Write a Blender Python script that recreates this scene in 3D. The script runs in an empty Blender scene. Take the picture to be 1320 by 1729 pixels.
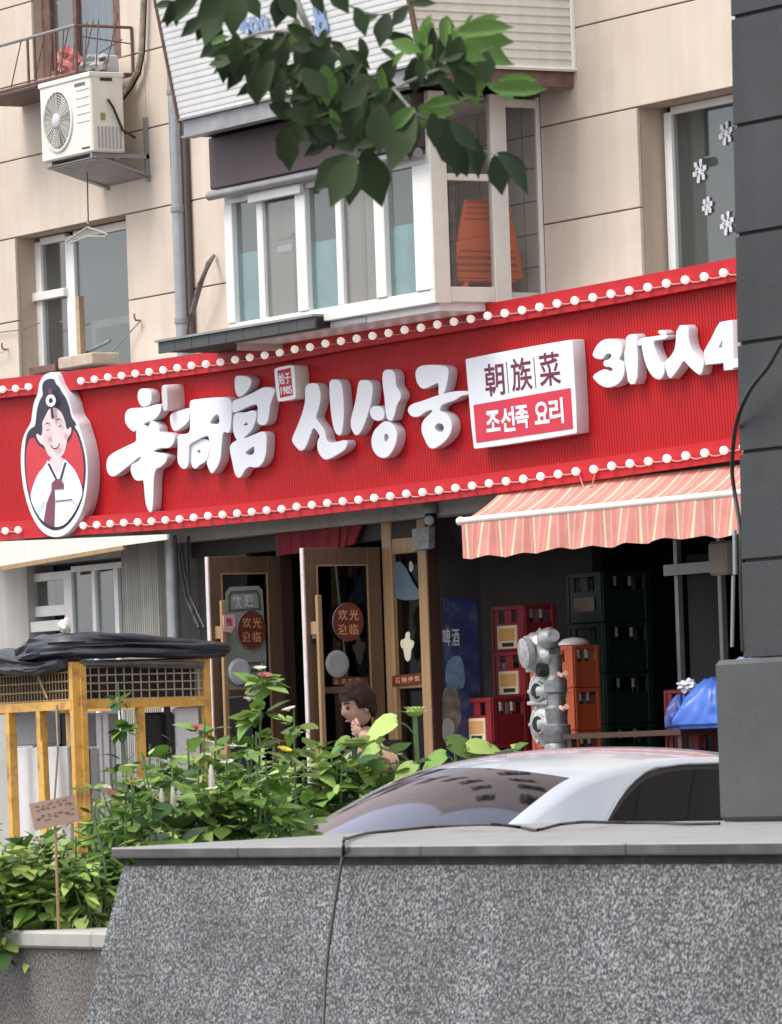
import bpy, bmesh, math, random
from mathutils import Vector, Matrix, noise

random.seed(7)
R = math.radians
scene = bpy.context.scene
COL = scene.collection

# ------------------------------------------------------------------ camera
TH = R(58.7)                       # angle between the view axis and the normal of the shop front
ROLL = math.atan(0.035)
FPX, CXP, HYP = 9500.0, 660.0, 1278.0
EYE = 1.5
FWD = Vector((-math.sin(TH), math.cos(TH), 0))
RGT = Vector((math.cos(TH), math.sin(TH), 0))
UP = Vector((0, 0, 1))
CAM = Vector((43 * math.sin(TH), -43 * math.cos(TH), EYE))
EX = RGT * math.cos(ROLL) - UP * math.sin(ROLL)
EY = -RGT * math.sin(ROLL) - UP * math.cos(ROLL)

cd = bpy.data.cameras.new('camera')
cam = bpy.data.objects.new('camera', cd)
COL.objects.link(cam)
cd.sensor_fit = 'HORIZONTAL'
cd.sensor_width = 36.0
cd.lens = 36.0 * FPX / 1320.0
cd.shift_y = (HYP - 864.5) / 1320.0
cd.clip_start = 0.5
cd.dof.use_dof = True
cd.dof.focus_distance = 42.0
cd.dof.aperture_fstop = 24.0
cd.clip_end = 2000
cam.matrix_world = Matrix(((EX.x, -EY.x, -FWD.x, CAM.x), (EX.y, -EY.y, -FWD.y, CAM.y),
                           (EX.z, -EY.z, -FWD.z, CAM.z), (0, 0, 0, 1)))
scene.camera = cam

# ------------------------------------------------------------------ light
world = bpy.data.worlds.new('World')
scene.world = world
world.use_nodes = True
wn = world.node_tree
bg = wn.nodes['Background']
sky = wn.nodes.new('ShaderNodeTexSky')
sky.sky_type = 'NISHITA'
sky.sun_disc = False
SUN_DIR = Vector((-0.10, -0.62, 0.90)).normalized()      # towards the sun
sky.sun_elevation = math.asin(SUN_DIR.z)
sky.sun_rotation = math.atan2(SUN_DIR.x, SUN_DIR.y)
sky.air_density = 1.0
sky.dust_density = 4.0
sky.ozone_density = 1.0
whiten = wn.nodes.new('ShaderNodeMixRGB')
whiten.inputs['Fac'].default_value = 0.72
whiten.inputs['Color2'].default_value = (8.6, 8.7, 9.0, 1)     # the even grey of an overcast sky
wn.links.new(sky.outputs[0], whiten.inputs['Color1'])
wn.links.new(whiten.outputs[0], bg.inputs['Color'])
bg.inputs['Strength'].default_value = 0.112
sl = bpy.data.lights.new('sun', 'SUN')
sl.energy = 1.4
sl.angle = R(26)
sl.color = (1.0, 0.965, 0.91)
so = bpy.data.objects.new('sun', sl)
so.rotation_euler = SUN_DIR.to_track_quat('Z', 'Y').to_euler()
so.location = (0, -10, 30)
COL.objects.link(so)
scene.view_settings.view_transform = 'Standard'
scene.view_settings.look = 'None'
scene.view_settings.gamma = 1.0
scene.view_settings.use_curve_mapping = False
scene.view_settings.exposure = 0.82
scene.cycles.max_bounces = 6
scene.cycles.transparent_max_bounces = 12
scene.cycles.use_denoising = True

# ------------------------------------------------------------------ survey helpers
def ray(px, py):
    return FWD * FPX + EX * (px - CXP) + EY * (py - HYP)
def YP(px, py, y):                 # the point of the vertical plane Y=y seen there
    d = ray(px, py); t = (y - CAM.y) / d.y
    return CAM + d * t
def XPL(px, py, x):
    d = ray(px, py); t = (x - CAM.x) / d.x
    return CAM + d * t
def ZP(px, py, z):
    d = ray(px, py); t = (z - CAM.z) / d.z
    return CAM + d * t
def DP(px, py, dist):              # at a distance along the view axis
    d = ray(px, py)
    return CAM + d * (dist / FPX)

class Plane:
    def __init__(s, o, u, v):
        s.o = Vector(o); s.u = Vector(u).normalized(); s.v = Vector(v).normalized(); s.n = s.u.cross(s.v).normalized()
    def off(s, d):
        return Plane(s.o + s.n * d, s.u, s.v)
    def hit(s, px, py):
        d = ray(px, py); t = (s.o - CAM).dot(s.n) / d.dot(s.n)
        return CAM + d * t
    def uv(s, px, py):
        q = s.hit(px, py) - s.o
        return q.dot(s.u), q.dot(s.v)
    def mat(s):
        return Matrix(((s.u.x, s.v.x, s.n.x, s.o.x), (s.u.y, s.v.y, s.n.y, s.o.y), (s.u.z, s.v.z, s.n.z, s.o.z), (0, 0, 0, 1)))
def wallplane(y):
    return Plane((0, y, 0), (1, 0, 0), (0, 0, 1))

# ------------------------------------------------------------------ materials
def mat(name, col, rough=0.6, var=0.08, scale=6.0, bump=0.0, bscale=40.0, metal=0.0, objvar=0.0, spec=0.5,
        streak=0.0, dirt=None, dirt_amt=0.0, emit=0.0, stretch=(1, 1, 1), trans=0.0):
    m = bpy.data.materials.new(name); m.use_nodes = True
    nt = m.node_tree; N = nt.nodes; L = nt.links
    b = N['Principled BSDF']
    b.inputs['Roughness'].default_value = rough
    b.inputs['Metallic'].default_value = metal
    b.inputs['Specular IOR Level'].default_value = spec
    tc = N.new('ShaderNodeTexCoord')
    mp = N.new('ShaderNodeMapping'); mp.inputs['Scale'].default_value = stretch
    L.new(tc.outputs['Object'], mp.inputs[0])
    nz = N.new('ShaderNodeTexNoise'); nz.inputs['Scale'].default_value = scale; nz.inputs['Detail'].default_value = 5
    L.new(mp.outputs[0], nz.inputs['Vector'])
    mr = N.new('ShaderNodeMapRange')
    mr.inputs['From Min'].default_value = 0.3; mr.inputs['From Max'].default_value = 0.7
    mr.inputs['To Min'].default_value = 1 - var; mr.inputs['To Max'].default_value = 1 + var
    L.new(nz.outputs[0], mr.inputs[0])
    val = mr.outputs[0]
    if streak:
        m2 = N.new('ShaderNodeMapping'); m2.inputs['Scale'].default_value = (1, 1, 0.05)
        L.new(tc.outputs['Object'], m2.inputs[0])
        n2 = N.new('ShaderNodeTexNoise'); n2.inputs['Scale'].default_value = 9; n2.inputs['Detail'].default_value = 4
        L.new(m2.outputs[0], n2.inputs['Vector'])
        r2 = N.new('ShaderNodeMapRange')
        r2.inputs['From Min'].default_value = 0.3; r2.inputs['From Max'].default_value = 0.7
        r2.inputs['To Min'].default_value = 1 - streak; r2.inputs['To Max'].default_value = 1 + streak * 0.4
        L.new(n2.outputs[0], r2.inputs[0])
        mu = N.new('ShaderNodeMath'); mu.operation = 'MULTIPLY'
        L.new(val, mu.inputs[0]); L.new(r2.outputs[0], mu.inputs[1]); val = mu.outputs[0]
    if objvar:
        oi = N.new('ShaderNodeObjectInfo')
        r3 = N.new('ShaderNodeMapRange'); r3.inputs['To Min'].default_value = 1 - objvar; r3.inputs['To Max'].default_value = 1 + objvar
        L.new(oi.outputs['Random'], r3.inputs[0])
        mu = N.new('ShaderNodeMath'); mu.operation = 'MULTIPLY'
        L.new(val, mu.inputs[0]); L.new(r3.outputs[0], mu.inputs[1]); val = mu.outputs[0]
    vm = N.new('ShaderNodeVectorMath'); vm.operation = 'SCALE'
    vm.inputs[0].default_value = col[:3]
    L.new(val, vm.inputs['Scale'])
    out = vm.outputs[0]
    if dirt is not None:
        n4 = N.new('ShaderNodeTexNoise'); n4.inputs['Scale'].default_value = scale * 0.7; n4.inputs['Detail'].default_value = 8
        n4.inputs['Roughness'].default_value = 0.7
        L.new(tc.outputs['Object'], n4.inputs['Vector'])
        r4 = N.new('ShaderNodeMapRange')
        r4.inputs['From Min'].default_value = 0.5; r4.inputs['From Max'].default_value = 0.68
        r4.inputs['To Max'].default_value = dirt_amt
        L.new(n4.outputs[0], r4.inputs[0])
        mx = N.new('ShaderNodeMixRGB'); L.new(r4.outputs[0], mx.inputs['Fac'])
        L.new(out, mx.inputs['Color1']); mx.inputs['Color2'].default_value = (*dirt[:3], 1)
        out = mx.outputs[0]
    L.new(out, b.inputs['Base Color'])
    if bump:
        n5 = N.new('ShaderNodeTexNoise'); n5.inputs['Scale'].default_value = bscale; n5.inputs['Detail'].default_value = 4
        L.new(mp.outputs[0], n5.inputs['Vector'])
        bp = N.new('ShaderNodeBump'); bp.inputs['Strength'].default_value = bump; bp.inputs['Distance'].default_value = 0.01
        L.new(n5.outputs[0], bp.inputs['Height']); L.new(bp.outputs[0], b.inputs['Normal'])
    if emit:
        L.new(out, b.inputs['Emission Color']); b.inputs['Emission Strength'].default_value = emit
    if trans:
        b.inputs['Transmission Weight'].default_value = trans
    return m

def glass(name, tint=(0.5, 0.55, 0.55), refl=1.0, rough=0.02, body=0.0, bodycol=(0.1, 0.12, 0.12), mirror=(1, 1, 1)):
    """thin pane: tinted see-through with a fresnel mirror, optional grey diffuse haze standing in for reflections"""
    m = bpy.data.materials.new(name); m.use_nodes = True
    nt = m.node_tree; N = nt.nodes; L = nt.links
    for n in list(N): N.remove(n)
    o = N.new('ShaderNodeOutputMaterial')
    tr = N.new('ShaderNodeBsdfTransparent'); tr.inputs[0].default_value = (*tint, 1)
    gl = N.new('ShaderNodeBsdfGlossy'); gl.inputs['Roughness'].default_value = rough; gl.inputs[0].default_value = (*mirror, 1)
    df = N.new('ShaderNodeBsdfDiffuse'); df.inputs[0].default_value = (*bodycol, 1)  # grey haze mixed into the pane in place of reflected light
    lw = N.new('ShaderNodeLayerWeight'); lw.inputs['Blend'].default_value = 0.5
    pw = N.new('ShaderNodeMath'); pw.operation = 'POWER'; pw.inputs[1].default_value = 4.0      # schlick, both faces of the pane
    L.new(lw.outputs['Facing'], pw.inputs[0])
    ad = N.new('ShaderNodeMath'); ad.operation = 'MULTIPLY_ADD'; ad.inputs[1].default_value = 0.9; ad.inputs[2].default_value = 0.05
    L.new(pw.outputs[0], ad.inputs[0])
    mu = N.new('ShaderNodeMath'); mu.operation = 'MULTIPLY'; mu.inputs[1].default_value = refl; mu.use_clamp = True
    L.new(ad.outputs[0], mu.inputs[0])
    m0 = N.new('ShaderNodeMixShader'); m0.inputs[0].default_value = body
    L.new(tr.outputs[0], m0.inputs[1]); L.new(df.outputs[0], m0.inputs[2])
    m1 = N.new('ShaderNodeMixShader'); L.new(mu.outputs[0], m1.inputs[0])
    L.new(m0.outputs[0], m1.inputs[1]); L.new(gl.outputs[0], m1.inputs[2])
    L.new(m1.outputs[0], o.inputs[0])
    return m

def granite(name, c0, c1, c2, scale=85.0, rough=0.55):
    m = bpy.data.materials.new(name); m.use_nodes = True
    nt = m.node_tree; N = nt.nodes; L = nt.links
    b = N['Principled BSDF']; b.inputs['Roughness'].default_value = rough
    tc = N.new('ShaderNodeTexCoord')
    n1 = N.new('ShaderNodeTexNoise'); n1.inputs['Scale'].default_value = scale; n1.inputs['Detail'].default_value = 3; n1.inputs['Roughness'].default_value = 0.65
    L.new(tc.outputs['Object'], n1.inputs['Vector'])
    cr = N.new('ShaderNodeValToRGB')
    e = cr.color_ramp.elements
    e[0].position = 0.40; e[0].color = (*c0, 1)
    e[1].position = 0.62; e[1].color = (*c2, 1)
    k = e.new(0.50); k.color = (*c1, 1)
    L.new(n1.outputs[0], cr.inputs[0])
    n2 = N.new('ShaderNodeTexNoise'); n2.inputs['Scale'].default_value = 2.2; n2.inputs['Detail'].default_value = 6
    L.new(tc.outputs['Object'], n2.inputs['Vector'])
    mr = N.new('ShaderNodeMapRange'); mr.inputs['From Min'].default_value = 0.3; mr.inputs['From Max'].default_value = 0.7
    mr.inputs['To Min'].default_value = 0.68; mr.inputs['To Max'].default_value = 1.28
    L.new(n2.outputs[0], mr.inputs[0])
    vm = N.new('ShaderNodeVectorMath'); vm.operation = 'SCALE'
    L.new(cr.outputs[0], vm.inputs[0]); L.new(mr.outputs[0], vm.inputs['Scale'])
    L.new(vm.outputs[0], b.inputs['Base Color'])
    bp = N.new('ShaderNodeBump'); bp.inputs['Strength'].default_value = 0.35; bp.inputs['Distance'].default_value = 0.004
    L.new(n1.outputs[0], bp.inputs['Height']); L.new(bp.outputs[0], b.inputs['Normal'])
    return m

def stripes(name, axis, period, bands, rough=0.8, var=0.1):
    """printed cloth stripes across one object axis: bands = [(start, colour), ...] in 0..1 of the period"""
    m = bpy.data.materials.new(name); m.use_nodes = True
    nt = m.node_tree; N = nt.nodes; L = nt.links
    b = N['Principled BSDF']; b.inputs['Roughness'].default_value = rough
    tc = N.new('ShaderNodeTexCoord'); sp = N.new('ShaderNodeSeparateXYZ'); L.new(tc.outputs['Object'], sp.inputs[0])
    dv = N.new('ShaderNodeMath'); dv.operation = 'DIVIDE'; dv.inputs[1].default_value = period
    L.new(sp.outputs[axis], dv.inputs[0])
    fr = N.new('ShaderNodeMath'); fr.operation = 'FRACT'; L.new(dv.outputs[0], fr.inputs[0])
    cr = N.new('ShaderNodeValToRGB'); cr.color_ramp.interpolation = 'CONSTANT'
    e = cr.color_ramp.elements
    e[0].position = bands[0][0]; e[0].color = (*bands[0][1], 1)
    e[1].position = bands[1][0]; e[1].color = (*bands[1][1], 1)
    for p, c in bands[2:]:
        k = e.new(p); k.color = (*c, 1)
    L.new(fr.outputs[0], cr.inputs[0])
    nz = N.new('ShaderNodeTexNoise'); nz.inputs['Scale'].default_value = 5; nz.inputs['Detail'].default_value = 6
    L.new(tc.outputs['Object'], nz.inputs['Vector'])
    mr = N.new('ShaderNodeMapRange'); mr.inputs['From Min'].default_value = 0.3; mr.inputs['From Max'].default_value = 0.7
    mr.inputs['To Min'].default_value = 1 - var; mr.inputs['To Max'].default_value = 1 + var
    L.new(nz.outputs[0], mr.inputs[0])
    vm = N.new('ShaderNodeVectorMath'); vm.operation = 'SCALE'
    L.new(cr.outputs[0], vm.inputs[0]); L.new(mr.outputs[0], vm.inputs['Scale'])
    L.new(vm.outputs[0], b.inputs['Base Color'])
    return m

def tiles(name, col, joint, w, h):
    """flat glazed wall tiles, far behind glass"""
    m = bpy.data.materials.new(name); m.use_nodes = True
    nt = m.node_tree; N = nt.nodes; L = nt.links
    b = N['Principled BSDF']; b.inputs['Roughness'].default_value = 0.35
    tc = N.new('ShaderNodeTexCoord'); mp = N.new('ShaderNodeMapping'); mp.inputs['Rotation'].default_value = (R(90), 0, 0)
    L.new(tc.outputs['Object'], mp.inputs[0])
    br = N.new('ShaderNodeTexBrick'); br.offset = 0
    br.inputs['Color1'].default_value = (*col, 1); br.inputs['Color2'].default_value = (*[c * 0.93 for c in col], 1)
    br.inputs['Mortar'].default_value = (*joint, 1)
    br.inputs['Scale'].default_value = 1; br.inputs['Mortar Size'].default_value = 0.006
    br.inputs['Brick Width'].default_value = w; br.inputs['Row Height'].default_value = h
    L.new(mp.outputs[0], br.inputs[0]); L.new(br.outputs[0], b.inputs['Base Color'])
    return m

M = {}
M['beige'] = mat('beige_render', (0.66, 0.560, 0.470), 0.85, 0.06, 1.6, 0.15, 60, streak=0.06, objvar=0.03, dirt=(0.50, 0.39, 0.31), dirt_amt=0.35)
M['joint'] = mat('joint_dark', (0.16, 0.11, 0.085), 0.9)
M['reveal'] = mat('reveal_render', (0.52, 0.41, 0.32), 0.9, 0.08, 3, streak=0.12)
M['red'] = mat('sign_red', (0.47, 0.014, 0.018), 0.5, spec=.18, var=0.06, scale=2.0, streak=0.06)
M['red_band'] = mat('sign_red_band', (0.53, 0.020, 0.028), 0.45, spec=.2, var=0.05, scale=2.0, dirt=(0.35, 0.02, 0.03), dirt_amt=0.3)
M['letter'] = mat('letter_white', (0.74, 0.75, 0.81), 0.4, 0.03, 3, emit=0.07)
M['letter_side'] = mat('letter_side', (0.62, 0.61, 0.65), 0.45, 0.04, 8)
M['bulb'] = mat('bulb_white', (0.92, 0.86, 0.80), 0.25, 0.03, 8, emit=0.28)
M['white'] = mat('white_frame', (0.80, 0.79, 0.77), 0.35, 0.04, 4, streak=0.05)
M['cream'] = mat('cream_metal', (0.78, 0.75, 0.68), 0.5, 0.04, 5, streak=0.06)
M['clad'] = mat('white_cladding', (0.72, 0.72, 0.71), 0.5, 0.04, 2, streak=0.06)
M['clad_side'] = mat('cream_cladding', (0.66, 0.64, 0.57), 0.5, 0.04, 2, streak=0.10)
M['steel'] = mat('grey_steel', (0.30, 0.30, 0.31), 0.45, 0.12, 8, streak=0.1, metal=0.3)
M['zinc'] = mat('zinc_pipe', (0.36, 0.38, 0.40), 0.4, 0.12, 10, metal=0.4, streak=0.1)
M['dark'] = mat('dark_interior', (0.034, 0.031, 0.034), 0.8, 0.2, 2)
M['black'] = mat('black_rubber', (0.015, 0.015, 0.016), 0.5, 0.1, 10)
M['brown_shutter'] = mat('brown_shutter', (0.085, 0.055, 0.06), 0.6, 0.08, 4)
M['rust'] = mat('rusty_brown_steel', (0.16, 0.09, 0.075), 0.7, 0.3, 14)
M['glass'] = glass('window_glass', (0.80, 0.84, 0.84), 1.0, body=0.07, bodycol=(.34, .36, .36))
M['glass_clear'] = glass('bay_side_glass', (0.97, 0.97, 0.97), 0.6, body=0.03, bodycol=(.4, .42, .4))
M['glass_dark'] = glass('shop_glass', (0.45, 0.46, 0.46), 0.6)
M['glass_car'] = glass('car_glass', (0.14, 0.13, 0.14), 2.2, 0.04, mirror=(.50, .50, .60))
M['glass_side'] = glass('car_side_glass', (0.16, 0.16, 0.18), 0.6, 0.03, mirror=(.6, .65, .8))
M['wood'] = mat('door_wood', (0.135, 0.078, 0.050), 0.5, 0.18, 3, stretch=(8, 8, 0.6))
M['wood_dark'] = mat('door_wood_dark', (0.060, 0.028, 0.020), 0.5, 0.15, 3, stretch=(8, 8, 0.6))
M['wood_light'] = mat('handle_wood', (0.36, 0.225, 0.115), 0.5, 0.15, 3, stretch=(8, 8, 0.6))
M['edge'] = mat('door_edge_film', (0.68, 0.60, 0.58), 0.5, 0.12, 20)
M['teal'] = mat('teal_curtain', (0.26, 0.50, 0.50), 0.85, 0.25, 4, streak=0.2)
M['tan'] = mat('tan_board', (0.44, 0.31, 0.24), 0.8, 0.10, 3, streak=0.15)
M['curtain'] = mat('pale_curtain', (0.55, 0.56, 0.54), 0.9, 0.1, 4, streak=0.25)
M['yellow_curtain'] = mat('yellow_curtain', (0.50, 0.40, 0.18), 0.9, 0.1, 4, streak=0.25)
M['blue_curtain'] = mat('blue_curtain', (0.20, 0.30, 0.44), 0.9, 0.12, 3, streak=0.25)
M['tilewall'] = tiles('glazed_tiles', (0.80, 0.76, 0.68), (0.28, 0.25, 0.21), 0.30, 0.24)
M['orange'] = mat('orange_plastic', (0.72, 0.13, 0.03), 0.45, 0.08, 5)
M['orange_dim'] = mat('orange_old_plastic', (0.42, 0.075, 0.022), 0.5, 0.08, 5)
M['crate_red'] = mat('red_crate_plastic', (0.26, 0.018, 0.025), 0.45, 0.10, 5, objvar=0.12)
M['crate_green'] = mat('green_crate_plastic', (0.005, 0.026, 0.020), 0.45, 0.10, 5, objvar=0.2)
M['label'] = mat('paper_label', (0.78, 0.66, 0.46), 0.7, 0.04, 8)
M['label_orange'] = mat('label_orange_print', (0.66, 0.36, 0.12), 0.7, 0.06, 8)
M['ink'] = mat('ink_dark', (0.03, 0.025, 0.025), 0.7)
M['bottle'] = mat('dark_bottle_glass', (0.02, 0.018, 0.014), 0.12, 0.1)
M['bottle_neck'] = mat('bottle_foil', (0.62, 0.60, 0.58), 0.3)
M['cast'] = mat('cast_alloy', (0.28, 0.29, 0.30), 0.38, 0.25, 25, 0.2, 80, metal=0.55)
M['cast_light'] = mat('cast_alloy_bright', (0.46, 0.46, 0.46), 0.38, 0.3, 25, 0.15, 80, metal=0.35)
M['blue_bag'] = mat('blue_plastic_sheet', (0.055, 0.15, 0.56), 0.35, 0.15, 7)
M['blue_pale'] = mat('pale_blue_sheet', (0.40, 0.46, 0.72), 0.4, 0.12, 7)
M['yellow'] = mat('yellow_painted_steel', (0.68, 0.38, 0.085), 0.5, 0.12, 9, dirt=(0.22, 0.10, 0.05), dirt_amt=0.75)
M['wire'] = mat('pale_wire', (0.36, 0.31, 0.22), 0.5, 0.2, 20)
M['wire_tan'] = mat('rusty_wire', (0.40, 0.28, 0.14), 0.6, 0.25, 20)
M['tarp'] = mat('black_tarpaulin', (0.045, 0.048, 0.062), 0.42, 0.25, 6, 0.5, 14)
M['board_white'] = mat('white_board', (0.68, 0.68, 0.70), 0.6, 0.05, 4, streak=0.06)
M['board_grey'] = mat('grey_board', (0.36, 0.37, 0.38), 0.6, 0.10, 4, streak=0.1)
M['asphalt'] = mat('asphalt', (0.055, 0.055, 0.058), 0.9, 0.15, 20, 0.4, 120)
M['paving'] = mat('concrete_paving', (0.22, 0.21, 0.20), 0.9, 0.12, 6, 0.2, 60)
M['grey_wall'] = mat('grey_render', (0.42, 0.41, 0.385), 0.85, 0.08, 3, 0.2, 50, streak=0.16)
M['corr'] = mat('grey_corrugated', (0.33, 0.325, 0.29), 0.7, 0.10, 4, streak=0.30)
M['granite'] = granite('granite_grey', (0.012, 0.013, 0.015), (0.068, 0.072, 0.076), (0.30, 0.305, 0.305), 92)
M['granite_brown'] = granite('granite_brown', (0.05, 0.045, 0.04), (0.13, 0.115, 0.105), (0.24, 0.22, 0.21), 75)
M['coping'] = mat('coping_stone', (0.27, 0.27, 0.275), 0.6, 0.12, 5, 0.15, 70, streak=0.0, dirt=(0.19, 0.185, 0.18), dirt_amt=0.5)
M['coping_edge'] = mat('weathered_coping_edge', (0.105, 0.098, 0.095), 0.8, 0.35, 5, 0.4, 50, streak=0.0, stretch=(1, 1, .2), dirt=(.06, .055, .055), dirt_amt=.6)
M['slate'] = mat('dark_slate_tile', (0.024, 0.026, 0.0285), 0.45, 0.20, 2.5, 0.10, 60, streak=0.2, objvar=0.10, dirt=(.05, .053, .054), dirt_amt=.4)
M['slate_base'] = mat('dark_painted_plinth', (0.058, 0.062, 0.064), 0.6, 0.16, 3, 0.15, 50, dirt=(0.085, 0.09, 0.092), dirt_amt=0.5)
M['slate_joint'] = mat('pillar_joint', (0.012, 0.012, 0.013), 0.8)
M['car'] = mat('white_car_paint', (0.46, 0.505, 0.575), 0.2, 0.015, 2, spec=0.6)
M['car'].node_tree.nodes['Principled BSDF'].inputs['Coat Weight'].default_value = 0.6
M['skin'] = mat('skin', (0.42, 0.25, 0.19), 0.55, 0.06, 12)
M['hair'] = mat('dark_brown_hair', (0.030, 0.016, 0.013), 0.8, 0.3, 60, spec=.1)
M['shirt'] = mat('black_shirt', (0.018, 0.018, 0.020), 0.85, 0.1, 8)
M['bark'] = mat('grey_bark', (0.26, 0.25, 0.23), 0.85, 0.2, 30)
M['stem'] = mat('green_stem', (0.10, 0.17, 0.06), 0.6, 0.15, 10)
M['card'] = mat('worn_cardboard', (0.40, 0.27, 0.20), 0.85, 0.12, 8)
M['soil'] = mat('planter_soil', (0.05, 0.038, 0.028), 0.95, 0.3, 20, 0.5, 30)

def leafmat(name, c, var=0.28, rough=0.45, trans=0.25):
    m = mat(name, c, rough, 0.12, 30, objvar=var, spec=.25)
    nt = m.node_tree; N = nt.nodes; L = nt.links
    b = N['Principled BSDF']; o = [n for n in N if n.type == 'OUTPUT_MATERIAL'][0]
    src = b.inputs['Base Color'].links[0].from_socket
    t = N.new('ShaderNodeBsdfTranslucent'); L.new(src, t.inputs[0])
    mx = N.new('ShaderNodeMixShader'); mx.inputs[0].default_value = trans
    L.new(b.outputs[0], mx.inputs[1]); L.new(t.outputs[0], mx.inputs[2]); L.new(mx.outputs[0], o.inputs[0])
    return m
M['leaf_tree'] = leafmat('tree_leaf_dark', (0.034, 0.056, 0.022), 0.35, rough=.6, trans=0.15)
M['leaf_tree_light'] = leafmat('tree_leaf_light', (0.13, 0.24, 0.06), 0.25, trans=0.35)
M['leaf'] = leafmat('plant_leaf', (0.15, 0.27, 0.055), 0.5)
M['leaf_pale'] = leafmat('plant_leaf_pale', (0.34, 0.46, 0.13), 0.4)
M['leaf_deep'] = leafmat('plant_leaf_deep', (0.060, 0.13, 0.040), 0.35)
M['petal_white'] = leafmat('petal_white', (0.72, 0.70, 0.58), 0.1)
M['petal_pink'] = leafmat('petal_pink', (0.45, 0.12, 0.12), 0.2)
M['petal_yellow'] = leafmat('petal_yellow', (0.62, 0.55, 0.06), 0.2)

# ------------------------------------------------------------------ object helpers
WL = {}
def wl(o):
    return WL.get(o.name, Vector((0, 0, 0))) if o is not None else Vector((0, 0, 0))

class MB:
    """collects shapes in world metres; build() links them as ONE mesh object"""
    def __init__(s): s.v = []; s.f = []
    def add(s, vs, fs):
        k = len(s.v); s.v += [Vector(p) for p in vs]; s.f += [tuple(i + k for i in f) for f in fs]; return s
    def box(s, a, b):
        (x0, y0, z0), (x1, y1, z1) = a, b
        x0, x1 = min(x0, x1), max(x0, x1); y0, y1 = min(y0, y1), max(y0, y1); z0, z1 = min(z0, z1), max(z0, z1)
        return s.add([(x0, y0, z0), (x1, y0, z0), (x1, y1, z0), (x0, y1, z0), (x0, y0, z1), (x1, y0, z1), (x1, y1, z1), (x0, y1, z1)],
                     [(0, 3, 2, 1), (4, 5, 6, 7), (0, 1, 5, 4), (1, 2, 6, 5), (2, 3, 7, 6), (3, 0, 4, 7)])
    def hexa(s, lo, hi):
        n = len(lo)
        return s.add(list(lo) + list(hi), [tuple(reversed(range(n))), tuple(range(n, 2 * n))] +
                     [(i, (i + 1) % n, (i + 1) % n + n, i + n) for i in range(n)])
    def quad(s, a, b, c, d): return s.add([a, b, c, d], [(0, 1, 2, 3)])
    def tube(s, pts, r, n=8, closed=False):
        pts = [Vector(p) for p in pts]
        rs = r if isinstance(r, (list, tuple)) else [r] * len(pts)
        k = len(s.v); up = Vector((0.13, 0.21, 0.97))
        for i, p in enumerate(pts):
            a = pts[max(i - 1, 0)]; b = pts[min(i + 1, len(pts) - 1)]
            t = (b - a).normalized()
            x = t.cross(up)
            if x.length < 0.05: x = t.cross(Vector((1, 0, 0)))
            x.normalize(); y = t.cross(x).normalized()
            for j in range(n):
                w = 2 * math.pi * j / n
                s.v.append(p + (x * math.cos(w) + y * math.sin(w)) * rs[i])
        for i in range(len(pts) - 1):
            for j in range(n):
                s.f.append((k + i * n + j, k + i * n + (j + 1) % n, k + (i + 1) * n + (j + 1) % n, k + (i + 1) * n + j))
        if not closed:
            s.f.append(tuple(k + j for j in reversed(range(n))))
            e = k + (len(pts) - 1) * n
            s.f.append(tuple(e + j for j in range(n)))
        return s
    def disc(s, c, axis, prof, n=20):
        """lathe: prof = [(radius, height along axis), ...]"""
        c = Vector(c); z = Vector(axis).normalized()
        x = z.cross(Vector((0.1, 0.2, 0.95)))
        if x.length < 0.1: x = z.cross(Vector((1, 0, 0)))
        x.normalize(); y = z.cross(x)
        k = len(s.v)
        for r, h in prof:
            for j in range(n):
                w = 2 * math.pi * j / n
                s.v.append(c + z * h + (x * math.cos(w) + y * math.sin(w)) * max(r, 1e-4))
        for i in range(len(prof) - 1):
            for j in range(n):
                s.f.append((k + i * n + j, k + i * n + (j + 1) % n, k + (i + 1) * n + (j + 1) % n, k + (i + 1) * n + j))
        s.f.append(tuple(k + j for j in reversed(range(n))))
        e = k + (len(prof) - 1) * n
        s.f.append(tuple(e + j for j in range(n)))
        return s
    def ball(s, c, r, n=10, m=6, sc=(1, 1, 1)):
        k = len(s.v); c = Vector(c)
        for i in range(m + 1):
            a = math.pi * i / m
            for j in range(n):
                w = 2 * math.pi * j / n
                s.v.append(c + Vector((math.sin(a) * math.cos(w) * sc[0], math.sin(a) * math.sin(w) * sc[1], math.cos(a) * sc[2])) * r)
        for i in range(m):
            for j in range(n):
                s.f.append((k + i * n + j, k + (i + 1) * n + j, k + (i + 1) * n + (j + 1) % n, k + i * n + (j + 1) % n))
        return s
    def mesh(s, name, off=Vector((0, 0, 0)), smooth=False, bevel=0.0):
        me = bpy.data.meshes.new(name)
        me.from_pydata([tuple(p - off) for p in s.v], [], s.f)
        bm = bmesh.new(); bm.from_mesh(me)
        bmesh.ops.remove_doubles(bm, verts=bm.verts, dist=1e-5)
        bmesh.ops.recalc_face_normals(bm, faces=bm.faces)
        if bevel:
            es = [e for e in bm.edges if len(e.link_faces) == 2 and e.calc_face_angle(0) > 0.5]
            bmesh.ops.bevel(bm, geom=es, offset=bevel, segments=1, affect='EDGES', profile=0.5, clamp_overlap=True)
        if smooth:
            for f in bm.faces: f.smooth = True
        bm.to_mesh(me); bm.free()
        if smooth:
            try: me.set_sharp_from_angle(angle=R(40))
            except Exception: pass
        return me
    def build(s, name, m, parent=None, smooth=False, bevel=0.0, label=None, kind=None):
        off = wl(parent)
        me = s.mesh(name, off, smooth, bevel)
        if m is not None: me.materials.append(m)
        return link(name, me, parent, label, kind)

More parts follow.
